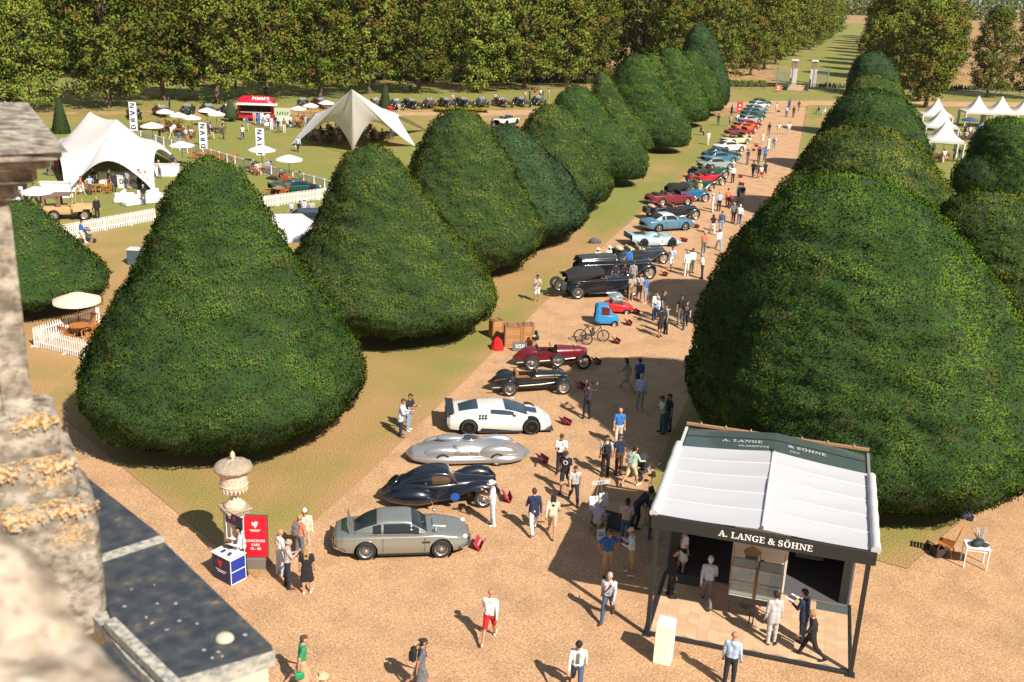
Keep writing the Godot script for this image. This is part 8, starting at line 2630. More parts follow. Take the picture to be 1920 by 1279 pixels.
func boards()->void:
	var red:=mat(0.42,0.02,0.03,0.5)
	var proto:=thing("car_plaque","x","plaque",Vector3.ZERO,0.0,"red plaques on the gravel in front of the cars")
	var g:=Geo.new()
	g.box(Vector3(0.02,0.17,0),Vector3(0.04,0.34,0.62),rot(0,0,42),0.004)
	obj("panel",g,red,proto)
	g=Geo.new()
	g.box(Vector3(0.045,0.2,0),Vector3(0.012,0.05,0.4),rot(0,0,42))
	g.box(Vector3(-0.01,0.13,0),Vector3(0.07,0.02,0.3),rot(0,0,42))
	obj("print",g,mat(0.6,0.4,0.4,0.5),proto)
	g=Geo.new()
	g.box(Vector3(0.16,0.13,0),Vector3(0.025,0.26,0.56),rot(0,0,-18))
	obj("leg",g,mat(0.08,0.01,0.015,0.6),proto)
	var spots:=[[Vector3(-0.89,0,-32.18),"silver grand tourer with the raised plate"],[Vector3(0,0,-35.75),"midnight blue coupe"],[Vector3(1.38,0,-39.24),"silver record car"],[Vector3(2.47,0,-43.2),"white hypercar"],[Vector3(3.34,0,-47.72),"black racing car"],[Vector3(4.34,0,-51.31),"dark red racing car"],[Vector3(5.64,0,-54.8),"antique motorcycle"],[Vector3(6.61,0,-58.16),"blue microcar"],[Vector3(7.26,0,-60.43),"red bubble car"],[Vector3(10.1,0,-69.47),"enormous limousine"],[Vector3(12.91,0,-79.94),"number 2 racer"],[Vector3(14.65,0,-85.13),"light blue coupe with a pale roof"],[Vector3(22.4,0,-106.09),"bright red sports car"],[Vector3(23.14,0,-110.56),"green tourer"],[Vector3(28.59,0,-130.5),"white coupe"],[Vector3(29.71,0,-134.36),"cream racing car"],[Vector3(41.99,0,-176.24),"silver blue saloon"]]
	for q in spots:
		copy_of(proto,"car_plaque","small red plaque on the gravel before the "+q[1],q[0],0.2+fmod(q[0].x,0.5))
	proto.free()
func crate(o: Node3D,w: float,h: float,d: float)->void:
	var a:=mat(0.44,0.22,0.085,0.8)
	var b:=mat(0.37,0.18,0.07,0.8)
	var g:=Geo.new()
	g.box(Vector3(0,h/2,0),Vector3(w-0.05,h-0.05,d-0.05))
	obj("core",g,b,o)
	var n:=int(h/0.16)
	for f in 4:
		var t:=Basis(Vector3.UP,f*PI/2)
		var fw:=w if f % 2==0 else d
		var fd:=d if f % 2==0 else w
		for i in n:
			g=Geo.new()
			g.box(t*Vector3(0,(i+0.5)*h/n,fd/2-0.015),Vector3(fw-0.012,h/n-0.012,0.022),t,0.004)
			obj("plank",g,a if (i+f) % 3 else b,o)
		for x in [-fw/2+0.05,fw/2-0.05]:
			g=Geo.new()
			g.box(t*Vector3(x,h/2,fd/2+0.012),Vector3(0.09,h,0.025),t,0.004)
			obj("batten",g,b,o)
	g=Geo.new()
	g.box(Vector3(0,h+0.012,0),Vector3(w+0.03,0.03,d+0.03),Basis(),0.004)
	obj("lid",g,mat(0.27,0.13,0.075,0.8),o)
	for x in [-w*0.33,w*0.33]:
		g=Geo.new()
		g.box(Vector3(x,h+0.04,0),Vector3(0.1,0.03,d+0.02),Basis(),0.004)
		obj("lid_batten",g,mat(0.2,0.09,0.06,0.8),o)
func crates()->void:
	var o:=thing("wooden_crate","biggest wooden crate, in front, behind the maroon racer","crate",Vector3(0.04,0,-53.74),0.12,"wooden crates behind the maroon racer")
	crate(o,0.92,1.12,0.7)
	o=thing("wooden_crate","narrower wooden crate set against the right side of the biggest one","crate",Vector3(0.84,0,-54.19),0.12,"wooden crates behind the maroon racer")
	crate(o,0.6,1.06,0.66)
	o=thing("wooden_crate","tall slim wooden crate at the back left beside the red cover","crate",Vector3(-0.88,0,-54.88),0.5,"wooden crates behind the maroon racer")
	crate(o,0.66,1.0,0.5)
	var g:=Geo.new()
	var nf:=noise(4.0,401,3)
	var rows: Array=[]
	for i in 12:
		var e:=i/11.0
		var line:=PackedVector3Array()
		for j in 24:
			var w:=TAU*j/24.0
			var p:=Vector3(cos(w),0,sin(w))*lerpf(0.33,0.02,pow(e,2.2))+Vector3(0,0.72*e,0)
			line.push_back(p+Vector3(cos(w),0,sin(w))*0.10*nf.get_noise_3d(cos(w)*0.6,e*0.4,sin(w)*0.6))
		rows.push_back(line)
	g.grid(rows,true)
	var c:=tag(obj("red_cover",g,cloth(0.55,0.006,0.012)),"bright red cloth cover in a heap beside the wooden crates","cover")
	c.position=Vector3(-0.77,0,-52.94)
	o=thing("chalk_board","grey board with white lettering leaning on the wooden crates","board",Vector3(0.42,0,-52.83),0.1)
	g=Geo.new()
	g.box(Vector3(0,0.24,0),Vector3(0.76,0.46,0.05),rot(-14),0.006)
	obj("panel",g,mat(0.10,0.115,0.12,0.8),o)
	letters("USK",0.28,mat(0.6,0.6,0.6,0.8),o,Transform3D(rot(-14),Vector3(0.02,0.27,0.02)),"Droid Sans")
	g=Geo.new()
	g.box(Vector3(0.03,0.1,0.055),Vector3(0.5,0.025,0.006),rot(-14))
	obj("underline",g,mat(0.6,0.6,0.6,0.8),o)
	o=thing("spare_engine","small black engine on a stand at the right end of the crates","engine",Vector3(1.24,0,-53.36),0.2)
	g=Geo.new()
	for s in [Vector3(-0.2,0,-0.15),Vector3(0.2,0,-0.15),Vector3(0,0,0.2)]:
		g.rod(s,Vector3(0,0.5,0),0.018)
	obj("stand",g,mat(0.25,0.25,0.25,0.4,0.6),o)
	g=Geo.new()
	g.box(Vector3(0,0.62,0),Vector3(0.36,0.28,0.3),Basis(),0.05)
	g.tube([Vector3(0.05,0.7,0),Vector3(0.02,0.98,0)],[0.1,0.08],10)
	obj("block",g,mat(0.03,0.035,0.035,0.4,0.4),o)
	g=Geo.new()
	g.box(Vector3(-0.12,0.75,0.16),Vector3(0.2,0.12,0.05),Basis(),0.02)
	obj("casing",g,mat(0.35,0.4,0.38,0.4),o)
func pushchair(at: Vector3,turn: float,m: Material,label: String)->void:
	var o:=thing("pushchair",label,"pushchair",at,turn,"pushchairs")
	var g:=Geo.new()
	for s in [-0.22,0.22]:
		g.rod(Vector3(-0.35,1.0,s),Vector3(0.42,0.16,s),0.016)
		g.rod(Vector3(0.1,0.55,s),Vector3(-0.32,0.16,s),0.016)
	g.rod(Vector3(-0.35,1.0,-0.22),Vector3(-0.35,1.0,0.22),0.02)
	obj("frame",g,mat(0.1,0.1,0.1,0.4,0.5),o)
	g=Geo.new()
	g.box(Vector3(0.08,0.5,0),Vector3(0.4,0.08,0.4),rot(0,0,12),0.03)
	g.box(Vector3(-0.12,0.74,0),Vector3(0.09,0.5,0.4),rot(0,0,20),0.03)
	obj("seat",g,m,o)
	g=Geo.new()
	g.ell(Vector3(-0.05,0.85,0),Vector3(0.3,0.26,0.24),rot(0,0,-15),12,0.15)
	obj("hood",g,m,o)
	g=Geo.new()
	g.box(Vector3(0.0,0.28,0),Vector3(0.4,0.14,0.34),Basis(),0.04)
	obj("basket",g,mat(0.03,0.03,0.03,0.9),o)
	for q in [Vector3(0.42,0.12,0.22),Vector3(0.42,0.12,-0.22),Vector3(-0.32,0.14,0.25),Vector3(-0.32,0.14,-0.25)]:
		g=Geo.new()
		g.tube([q-Vector3(0,0,0.02),q+Vector3(0,0,0.02)],[0.12],14)
		obj("wheel",g,mat(0.02,0.02,0.02,0.7),o)
func odds()->void:
	pushchair(Vector3(5.39,0,-38.19),0.7,mat(0.02,0.025,0.03,0.8),"black pushchair pushed by the man in yellow shorts")
	pushchair(Vector3(19.21,0,-94.04),0.4,mat(0.16,0.02,0.03,0.8),"dark red pushchair near the blue vintage convertible")
	pushchair(Vector3(-30.05,0,-72.1),0.3,mat(0.03,0.06,0.12,0.8),"blue pushchair beside the long white picket fence")
	var white:=mat(0.72,0.72,0.72,0.7)
	var o:=thing("easel","easel with two white sheets and a lettered strip above, by the seated artist","easel",Vector3(3.32,0,-34.09),0.35)
	var g:=Geo.new()
	for q in [Vector3(-0.35,0,0.2),Vector3(0.35,0,0.2),Vector3(0,0,-0.35)]:
		g.rod(q,Vector3(0,1.9,0),0.016)
	obj("tripod",g,mat(0.2,0.12,0.06,0.7),o)
	for k in 2:
		g=Geo.new()
		g.box(Vector3(-0.2+k*0.38,0.98+k*0.08,0.1),Vector3(0.34,0.5,0.02),rot(-12))
		obj("sheet",g,white,o)
	g=Geo.new()
	g.box(Vector3(0.05,1.72,0.02),Vector3(0.72,0.16,0.02))
	obj("name_board",g,mat(0.5,0.48,0.44,0.7),o)
	letters("L'ART",0.11,mat(0.05,0.05,0.06,0.7),o,Transform3D(Basis(),Vector3(0.05,1.72,0.034)))
	o=thing("folding_stool","dark folding stool under the seated artist","stool",Vector3(3.26,0,-33.49),0.5)
	g=Geo.new()
	g.box(Vector3(0,0.43,0),Vector3(0.36,0.03,0.34),Basis(),0.01)
	for s in [-0.15,0.15]:
		g.rod(Vector3(-0.16,0,s),Vector3(0.16,0.42,s),0.012)
		g.rod(Vector3(0.16,0,s),Vector3(-0.16,0.42,s),0.012)
	obj("frame",g,mat(0.03,0.03,0.035,0.7),o)
	o=thing("leaning_board","small white notice propped on the gravel in front of the artist","board",Vector3(3.41,0,-33.05),0.2)
	g=Geo.new()
	g.box(Vector3(0,0.2,0),Vector3(0.3,0.4,0.02),rot(-18),0.004)
	obj("panel",g,white,o)
	g=Geo.new()
	g.box(Vector3(0,0.26,0.0),Vector3(0.16,0.03,0.02),rot(-18))
	g.box(Vector3(0,0.18,0.025),Vector3(0.18,0.03,0.02),rot(-18))
	obj("print",g,mat(0.06,0.08,0.2,0.7),o)
	o=thing("portfolio","black portfolio case with a white edge lying beside the artist","case",Vector3(3.93,0,-33.94),-0.5)
	g=Geo.new()
	g.box(Vector3(0,0.3,0),Vector3(1.0,0.62,0.1),rot(-50),0.02)
	obj("case",g,mat(0.012,0.013,0.014,0.6),o)
	g=Geo.new()
	g.box(Vector3(0.5,0.3,0),Vector3(0.05,0.66,0.12),rot(-50),0.02)
	obj("edge",g,white,o)
	o=thing("white_table","white table with four thin legs standing on the gravel at the right","table",Vector3(16.27,0,-32.32),-0.2)
	g=Geo.new()
	g.box(Vector3(0,0.78,0),Vector3(0.8,0.05,0.6),Basis(),0.008)
	obj("tabletop",g,white,o)
	g=Geo.new()
	g.box(Vector3(0,0.71,0),Vector3(0.72,0.1,0.52))
	obj("apron",g,white,o)
	for q in [Vector2(-0.37,0.27),Vector2(0.37,0.27),Vector2(-0.37,-0.27),Vector2(0.37,-0.27)]:
		g=Geo.new()
		g.box(Vector3(q.x,0.38,q.y),Vector3(0.04,0.76,0.04))
		obj("leg",g,white,o)
	o=thing("dark_bag","dark crumpled bag lying on the white table","bag",Vector3(16.27,0,-32.32)+Vector3(-0.02,0.805,0.05),0.2)
	g=Geo.new()
	g.ell(Vector3(0,0.1,0),Vector3(0.27,0.14,0.17),rot(0,15,6),14,-0.7)
	g.ell(Vector3(0.2,0.07,0.1),Vector3(0.16,0.08,0.1),rot(0,-25),10,-0.8)
	obj("body",g,mat(0.018,0.03,0.03,0.7),o)
	o=thing("wire_sculpture","spiky pale wire ornament rising from the white table","ornament",Vector3(16.27,0,-32.32)+Vector3(0.12,0.805,-0.15),0.2)
	g=Geo.new()
	for i in 16:
		g.rod(Vector3(0,0,0),Vector3(rng.randf_range(-0.22,0.25),rng.randf_range(0.3,0.65),rng.randf_range(-0.2,0.2)),0.014,4)
	obj("wires",g,mat(0.6,0.6,0.58,0.4),o)
	chair(Vector3(15.52,0,-32.98),2.6,mat(0.42,0.14,0.025,0.6),"orange folding wooden chair on the edge of the grass by the white table","",1.15)
	o=thing("equipment_box","small dark open box beside the orange folding chair","box",Vector3(15.23,0,-32.89),0.3)
	g=Geo.new()
	for q in [[Vector3(0,0.17,0.17),Vector3(0.36,0.34,0.02)],[Vector3(0,0.17,-0.17),Vector3(0.36,0.34,0.02)],[Vector3(0.17,0.17,0),Vector3(0.02,0.34,0.32)],[Vector3(-0.17,0.17,0),Vector3(0.02,0.34,0.32)],[Vector3(0,0.02,0),Vector3(0.32,0.03,0.32)]]:
		g.box(q[0],q[1],Basis(),0.004)
	obj("case",g,mat(0.04,0.03,0.025,0.8),o)
	o=thing("boot_scraper","black slatted grid lying on the grass right of the pavilion","grid",Vector3(14.85,0,-33.52),-0.35)
	for i in 6:
		g=Geo.new()
		g.box(Vector3(-0.28+i*0.11,0.03,0),Vector3(0.06,0.05,0.42),Basis(),0.005)
		obj("slat",g,mat(0.012,0.012,0.012,0.6),o)
	for z in [-0.16,0.16]:
		g=Geo.new()
		g.box(Vector3(0,0.012,z),Vector3(0.7,0.02,0.04))
		obj("rail",g,mat(0.012,0.012,0.012,0.6),o)
	o=thing("rucksack","blue grey rucksack dropped at the skirt of the huge rounded yew","rucksack",Vector3(17.32,0,-35.79),0.6)
	g=Geo.new()
	g.ell(Vector3(0,0.2,0),Vector3(0.2,0.24,0.16),Basis(),14,-0.8)
	g.ell(Vector3(0.16,0.12,0.02),Vector3(0.1,0.13,0.13),Basis(),10,-0.9)
	obj("body",g,mat(0.10,0.12,0.2,0.8),o)
	g=Geo.new()
	g.box(Vector3(0.15,0.05,0.18),Vector3(0.4,0.08,0.2),rot(0,25),0.03)
	obj("strap",g,mat(0.02,0.02,0.03,0.8),o)
	o=thing("coat_bundle","bundle of dark coats and bags on the verge near the shaggy yew","bundle",Vector3(5.91,0,-78.19),0.2)
	g=Geo.new()
	g.ell(Vector3(0,0.15,0),Vector3(0.42,0.28,0.3),Basis(),12,-0.5)
	g.ell(Vector3(0.3,0.12,0.1),Vector3(0.25,0.2,0.22),Basis(),10,-0.5)
	obj("cloth",g,mat(0.09,0.085,0.10,0.9),o)
	for i in 3:
		o=thing("ground_spotlight",["black spotlight on a peg at the bed's edge, nearest the pavilion","black spotlight on a peg at the bed's edge, middle of three","black spotlight on a peg at the bed's edge, farthest from the pavilion"][i],"spotlight",[Vector3(5.51,0,-36.58),Vector3(5.72,0,-37.61),Vector3(6.12,0,-38.79)][i],0.3*i,"spotlights along the yew bed")
		g=Geo.new()
		g.rod(Vector3(0,0,0),Vector3(0,0.3,0),0.015)
		obj("peg",g,mat(0.02,0.02,0.02,0.5),o)
		g=Geo.new()
		g.tube([Vector3(-0.05,0.3,0),Vector3(0.13,0.4,0)],[0.05,0.075],10)
		obj("lamp_head",g,mat(0.02,0.02,0.02,0.5),o)
	for q in [[Vector3(34.86,0,-172.28),0.6,1.6,"red banner with white crest at the far end of the west yews"],[Vector3(51.6,0,-122.45),0.9,1.1,"red sign standing on the lawn before the right hand yews"],[Vector3(50.4,0,-213.51),0.8,1.2,"orange sign on the gravel at the bridge"]]:
		o=thing("lawn_sign",q[3],"sign",q[0],0.0,"small signs on the lawns")
		g=Geo.new()
		g.box(Vector3(0,q[2]*0.6,0),Vector3(q[1]*1.5,q[2],0.06),rot(-6),0.01)
		obj("panel",g,mat(0.5,0.03,0.03,0.5) if q[1] != 0.8 else mat(0.45,0.10,0.05,0.6),o)
		g=Geo.new()
		g.box(Vector3(0,q[2]*0.75,0.05),Vector3(q[1]*0.4,q[2]*0.2,0.02),rot(-6))
		g.box(Vector3(0,q[2]*0.4,0.065),Vector3(q[1]*0.8,q[2]*0.08,0.02),rot(-6))
		obj("print",g,white,o)
		g=Geo.new()
		for s in [-0.4,0.4]:
			g.rod(Vector3(q[1]*s,0,-0.06),Vector3(q[1]*s,q[2]*0.6,-0.05),0.025)
		obj("leg",g,mat(0.05,0.05,0.05,0.6),o)
var chair_proto:={}
func chair(at: Vector3,turn: float,m: Material,label: String,group:="wooden garden chairs",size:=1.0)->void:
	var o:=thing("garden_chair",label,"chair",at,turn,group)
	o.scale=Vector3.ONE*size
	if not chair_proto.has(m):
		var list: Array=[]
		var g:=Geo.new()
		g.box(Vector3(0,0.42,0),Vector3(0.46,0.04,0.46),Basis(),0.008)
		list.push_back(["seat",g.mesh(m)])
		g=Geo.new()
		for z in [-0.2,-0.067,0.067,0.2]:
			g.box(Vector3(-0.28,0.7,z),Vector3(0.025,0.56,0.06),rot(0,0,14))
		g.box(Vector3(-0.35,0.98,0),Vector3(0.03,0.07,0.48),rot(0,0,14))
		list.push_back(["backrest",g.mesh(m)])
		for q in [Vector2(0.2,0.2),Vector2(0.2,-0.2),Vector2(-0.2,0.2),Vector2(-0.2,-0.2)]:
			g=Geo.new()
			g.bar(Vector3(q.x*1.2,0,q.y),Vector3(q.x*0.7,0.42,q.y),0.04,0.04)
			list.push_back(["leg",g.mesh(m)])
		chair_proto[m]=list
	for q in chair_proto[m]:
		var mi:=MeshInstance3D.new()
		mi.mesh=q[1]
		place(q[0],mi,o)
func round_table(at: Vector3,r: float,m: Material,label: String,group:="garden tables")->void:
	var o:=thing("garden_table",label,"table",at,0.0,group)
	var g:=Geo.new()
	g.lathe([Vector2(0,0.7),Vector2(r,0.7),Vector2(r,0.7),Vector2(r,0.74),Vector2(r,0.74),Vector2(0,0.74)],18)
	obj("tabletop",g,m,o)
	g=Geo.new()
	for k in 4:
		var w:=TAU*(k+0.5)/4.0
		g.bar(Vector3(cos(w)*r*0.7,0,sin(w)*r*0.7),Vector3(cos(w)*r*0.2,0.7,sin(w)*r*0.2),0.05,0.05)
	obj("legs",g,m,o)
func company(at: Vector3,where: String,seats: int,guests: Array,m: Material,start:=0.3,r:=0.5)->void:
	round_table(at,r,m,"round wooden garden table "+where)
	for k in seats:
		var w:=start+TAU*k/seats
		var p:=at+Vector3(cos(w),0,sin(w))*(r+0.42)
		chair(p,PI-w,m,"wooden garden chair "+where)
		if k<guests.size():
			person(p+Vector3(cos(w),0,sin(w))*0.12,rad_to_deg(PI-w),"sit tee,trousers "+guests[k]+" short:"+["d","b","g","y"][(k+int(at.x)) % 4 if at.x>=0 else (k+int(-at.x)) % 4]+" "+str(k % 2),"guest in "+guests[k].split(" ")[0]+" seated at a table "+where,"",1.0,"guests seated at the garden tables")
func topiary(at: Vector3,tall: float,wide: float,label: String)->void:
	var o:=thing("clipped_cone",label,"topiary",at,0.0,"slim clipped cones on the lawn")
	var g:=Geo.new()
	g.lathe([Vector2(wide*0.45,0.0),Vector2(wide*0.5,0.4),Vector2(wide*0.34,tall*0.45),Vector2(wide*0.16,tall*0.9),Vector2(0.02,tall)],16)
	obj("core",g,mat(0.02,0.034,0.010,0.95),o)
	var lv:=Leaves.new()
	for k in 2600:
		var t:=1.0-sqrt(rng.randf())
		var w:=rng.randf()*TAU
		var q:=lerpf(wide*0.5,0.08,t)
		var nn:=Vector3(cos(w),0.15,sin(w))
		var tang:=Vector3(rng.randf_range(-1,1),rng.randf_range(-1,1),rng.randf_range(-1,1))
		var d:=(nn*0.5+tang).normalized()*0.18
		lv.sprig(Vector3(cos(w)*q,t*tall+0.1,sin(w)*q),d,d.cross(tang+nn).normalized()*0.06,(nn+tang*0.3).normalized(),Color(0.014,0.034,0.009).lerp(Color(0.06,0.095,0.02),rng.randf()))
	var mi:=MeshInstance3D.new()
	mi.mesh=lv.mesh(leaf_mat())
	place("foliage",mi,o)
	mi.set_meta("kind","stuff")
func flower_bed(a: Vector3,b: Vector3,wide: float,high: float,hues: Array,label: String)->void:
	var o:=thing("flower_bed",label,"flower bed",a,0.0,"flower beds on the lawn")
	var d:=b-a
	var side:=Vector3(d.z,0,-d.x).normalized()
	var g:=Geo.new()
	g.quad(side*wide*0.5+Vector3(0,0.05,0),d+side*wide*0.5+Vector3(0,0.05,0),d-side*wide*0.5+Vector3(0,0.05,0),-side*wide*0.5+Vector3(0,0.05,0),Vector3.UP)
	obj("soil",g,mat(0.06,0.04,0.025,0.95),o)
	var lv:=Leaves.new()
	for k in int(d.length()*wide*90):
		var p:=d*rng.randf()+side*wide*rng.randf_range(-0.5,0.5)+Vector3(0,rng.randf()*high,0)
		var tang:=Vector3(rng.randf_range(-1,1),rng.randf_range(0,1),rng.randf_range(-1,1)).normalized()
		lv.sprig(p,tang*0.2,tang.cross(Vector3(rng.randf(),1,rng.randf())).normalized()*0.08,(Vector3.UP+tang).normalized(),hues[rng.randi() % hues.size()] if p.y>high*0.5 else Color(0.04,0.07,0.015))
	var mi:=MeshInstance3D.new()
	mi.mesh=lv.mesh(leaf_mat())
	place("flowers",mi,o)
	mi.set_meta("kind","stuff")
func fair()->void:
	var teak:=mat(0.40,0.145,0.035,0.65)
	var oak:=mat(0.19,0.085,0.035,0.7)
	topiary(Vector3(-52.76,0,-122),4.0,1.9,"slim clipped cone left of the big white star tent")
	topiary(Vector3(-19.18,0,-150.96),4.3,2.0,"slim clipped cone between the single peaked tent and the vintage tourers")
	flower_bed(Vector3(-45.98,0,-127.34),Vector3(-41.19,0,-130.3),1.6,0.9,[Color(0.4,0.27,0.03),Color(0.25,0.2,0.03),Color(0.1,0.12,0.02)],"long yellow flower bed behind the big white star tent")
	flower_bed(Vector3(-12.74,0,-157.77),Vector3(-5.19,0,-159.73),2.2,0.5,[Color(0.6,0.22,0.02),Color(0.55,0.36,0.03),Color(0.07,0.1,0.02)],"orange and yellow flower bed in front of the vintage tourers")
	var o:=thing("post_box","bright red pillar box at the foot of the slim clipped cone","post box",Vector3(-18.31,0,-149.39))
	var g:=Geo.new()
	g.lathe([Vector2(0.0,0.0),Vector2(0.42,0.0),Vector2(0.42,0.0),Vector2(0.42,0.2),Vector2(0.36,0.22),Vector2(0.36,1.2),Vector2(0.45,1.24),Vector2(0.45,1.32),Vector2(0.3,1.45),Vector2(0,1.5)],16)
	obj("body",g,mat(0.55,0.01,0.015,0.4),o)
	g=Geo.new()
	g.box(Vector3(0.05,1.05,0.35),Vector3(0.3,0.06,0.04))
	obj("slot",g,mat(0.02,0.02,0.02,0.6),o)
	o=thing("food_truck","rounded red food truck with a raised hatch and white roof lettering","food truck",Vector3(-34.55,0,-139.85),0.08)
	var red:=mat(0.55,0.008,0.022,0.35)
	g=Geo.new()
	var rows: Array=[]
	for i in 13:
		var x:=lerpf(-2.3,2.3,i/12.0)
		var k:=sqrt(maxf(0.0,1.0-pow(absf(x/2.42),6.0)))
		var line:=PackedVector3Array()
		for j in 15:
			var w:=PI*j/14.0
			line.push_back(Vector3(x,2.2+sin(w)*1.0*k,cos(w)*1.15*(0.55+0.45*k)))
		rows.push_back(line)
	g.grid(rows,false,Vector3.UP)
	obj("roof",g,red,o)
	g=Geo.new()
	g.box(Vector3(0,0.75,0.0),Vector3(4.5,0.9,2.2),Basis(),0.12)
	g.box(Vector3(0,1.7,-0.5),Vector3(4.5,1.1,1.2),Basis(),0.1)
	for x in [-2.1,2.1]:
		g.box(Vector3(x,1.7,0.4),Vector3(0.35,1.1,1.3),Basis(),0.08)
	obj("body",g,red,o)
	g=Geo.new()
	g.box(Vector3(0.1,1.68,0.35),Vector3(3.7,0.95,0.5))
	obj("hatch_opening",g,mat(0.03,0.02,0.02,0.8),o)
	g=Geo.new()
	g.box(Vector3(0.3,2.28,1.6),Vector3(5.2,0.06,1.1),rot(8),0.02)
	obj("awning",g,mat(0.6,0.56,0.53,0.8),o)
	g=Geo.new()
	g.box(Vector3(0.1,1.22,1.25),Vector3(3.9,0.06,0.4),Basis(),0.01)
	obj("counter",g,mat(0.6,0.58,0.55,0.6),o)
	letters("PIMM'S",0.62,mat(0.75,0.72,0.7,0.6),o,Transform3D(rot(-42),Vector3(0.7,2.93,0.87)),"Droid Sans")
	for q in [Vector3(-1.4,0.34,1.05),Vector3(1.4,0.34,1.05)]:
		wheel(o,q,0.34,0.2,"disc")
	o=thing("stall_sign","pale green and white signboard of the stall beside the red food truck","sign",Vector3(-30.3,0,-135.77),0.1)
	g=Geo.new()
	g.box(Vector3(0,1.5,0),Vector3(2.0,1.5,0.08),Basis(),0.01)
	obj("panel",g,mat(0.42,0.48,0.34,0.7),o)
	g=Geo.new()
	for i in 5:
		g.box(Vector3(-0.6+i*0.32,1.6-0.05*(i % 2),0.06),Vector3(0.14,0.4,0.02),rot(0,0,-15))
	obj("print",g,mat(0.08,0.11,0.04,0.7),o)
	g=Geo.new()
	g.box(Vector3(0,0.45,0.15),Vector3(2.2,0.9,0.5),Basis(),0.02)
	obj("counter",g,mat(0.62,0.6,0.56,0.7),o)
	o=thing("potted_tree","small dark potted conifer left of the red food truck","tree",Vector3(-37.43,0,-137.8))
	g=Geo.new()
	g.lathe([Vector2(0.25,0),Vector2(0.32,0.45),Vector2(0.9,0.5),Vector2(0.7,1.4),Vector2(0.35,2.3),Vector2(0.02,2.9)],12)
	obj("crown",g,mat(0.03,0.045,0.018,0.95),o)
	company(Vector3(-22.57,0,-52.02),"inside the sharp fence corner under the beige parasol",4,[],teak)
	company(Vector3(-35.86,0,-89.29),"in the mouth of the big white star tent",4,[],teak)
	company(Vector3(-32.51,0,-107.92),"at the foot of the middle lettered banner",4,[],teak)
	company(Vector3(-29.72,0,-107.28),"between the middle banner and the mesh fence",4,[],teak)
	company(Vector3(-24.69,0,-101.21),"under the white parasol before the right hand banner",4,["blue black black","white beige tan","navy grey black","sky ash black"],teak)
	company(Vector3(-20.94,0,-96.4),"under the white parasol nearest the green sports car",4,["green beige black","red jeans black","navy ash black"],teak)
	company(Vector3(-20.88,0,-91.04),"left of the dark teal hypercar",3,[],teak,1.0)
	var i:=0
	for p in [Vector3(-24.42,0,-124.96),Vector3(-22.92,0,-123.63),Vector3(-21.33,0,-122.36),Vector3(-20.7,0,-126.03),Vector3(-17.53,0,-126.94),Vector3(-16.56,0,-126.32),Vector3(-19.54,0,-131.98),Vector3(-23.28,0,-129.9)]:
		company(p,"under the single peaked tent",4,[["navy ash black","white beige tan","red jeans black"],["black ink black","pink white tan","cream jeans black","wine black black"],["sky beige brown","navy jeans black"]][i % 3],oak,0.4*i,0.6)
		i+=1
	i=0
	for p in [Vector3(-42.21,0,-126.58),Vector3(-39.83,0,-124.04),Vector3(-37.78,0,-122.41),Vector3(-36.22,0,-126.97),Vector3(-28.08,0,-134.9),Vector3(-27.2,0,-138.36),Vector3(-25.97,0,-142.67)]:
		company(p,["under the westmost pink parasol","under the second pink parasol from the west","under the third pink parasol","right of the middle lettered banner","by the stall sign","behind the stall sign","left of the single peaked tent"][i],4,[["red jeans black","coral ash black","ink beige black"],["red black black","green ink black","white jeans white"],["white beige tan","brown ink black"],["sky navy black","ash beige black","navy jeans black"]][i % 4],oak,0.7*i,0.55)
		i+=1
	i=0
	for p in [Vector3(50.26,0,-127.85),Vector3(62.47,0,-150),Vector3(65.48,0,-154.12),Vector3(68.65,0,-158.47)]:
		company(p,["in the mouth of the nearest pagoda","west of the tables before the far pagodas","amid the guests before the far pagodas","by the right hand pagodas"][i],4,[["red cream tan","black ash black"],["navy jeans black","white ash black","sky beige black"],["royal ink black","cream ash black"],["ash ink black","white jeans white"]][i],oak,0.5*i,0.5)
		i+=1
	var white:=mat(0.72,0.71,0.71,0.7)
	var seats:=[[Vector3(-32.5,0,-85.82),0.2],[Vector3(-31.48,0,-84.92),0.9],[Vector3(-31.39,0,-86.95),-0.4],[Vector3(-30.33,0,-86.04),0.5],[Vector3(-30.55,0,-88.04),1.2],[Vector3(-32.7,0,-87.36),1.7],[Vector3(-46.54,0,-103.68),0.3],[Vector3(-47.25,0,-102.21),0.9],[Vector3(-44.56,0,-101.61),1.4],[Vector3(-37.82,0,-86.52),0.6],[Vector3(-37.98,0,-89.32),0.1]]
	for k in seats.size():
		o=thing("lounge_seat",["low white lounge seat farthest left of the group in front of the star tent","low white lounge seat nearest the viewer, in front of the star tent","low white lounge seat in the middle of the group before the star tent","low white lounge seat by the right front leg of the star tent","low white lounge seat at the very leg of the star tent","low white lounge seat at the rear of the group before the star tent","white sofa on the grass behind the stone cornice","white sofa nearest the stone cornice","white sofa at the far left edge of the star tent","white lounge chair beside the left front leg of the star tent","white lounge chair just inside the left of the star tent"][k],"sofa",seats[k][0],seats[k][1],"white lounge seats around the star tent")
		g=Geo.new()
		g.box(Vector3(0,0.22,0),Vector3(1.5,0.4,0.85),Basis(),0.08)
		obj("seat",g,white,o)
		g=Geo.new()
		g.box(Vector3(0,0.5,-0.36),Vector3(1.5,0.5,0.2),Basis(),0.07)
		obj("backrest",g,white,o)
	var bars:=[[Vector3(-38.89,0,-87.69),2.4,"white bar counter at the left side of the star tent"],[Vector3(-35.61,0,-93.11),3.2,"white bar counter deep inside the star tent"],[Vector3(-32.94,0,-98.39),2.2,"white counter just outside the right tip of the star tent"],[Vector3(-34.26,0,-92.12),1.9,"white cabinet with dark lettering inside the star tent"]]
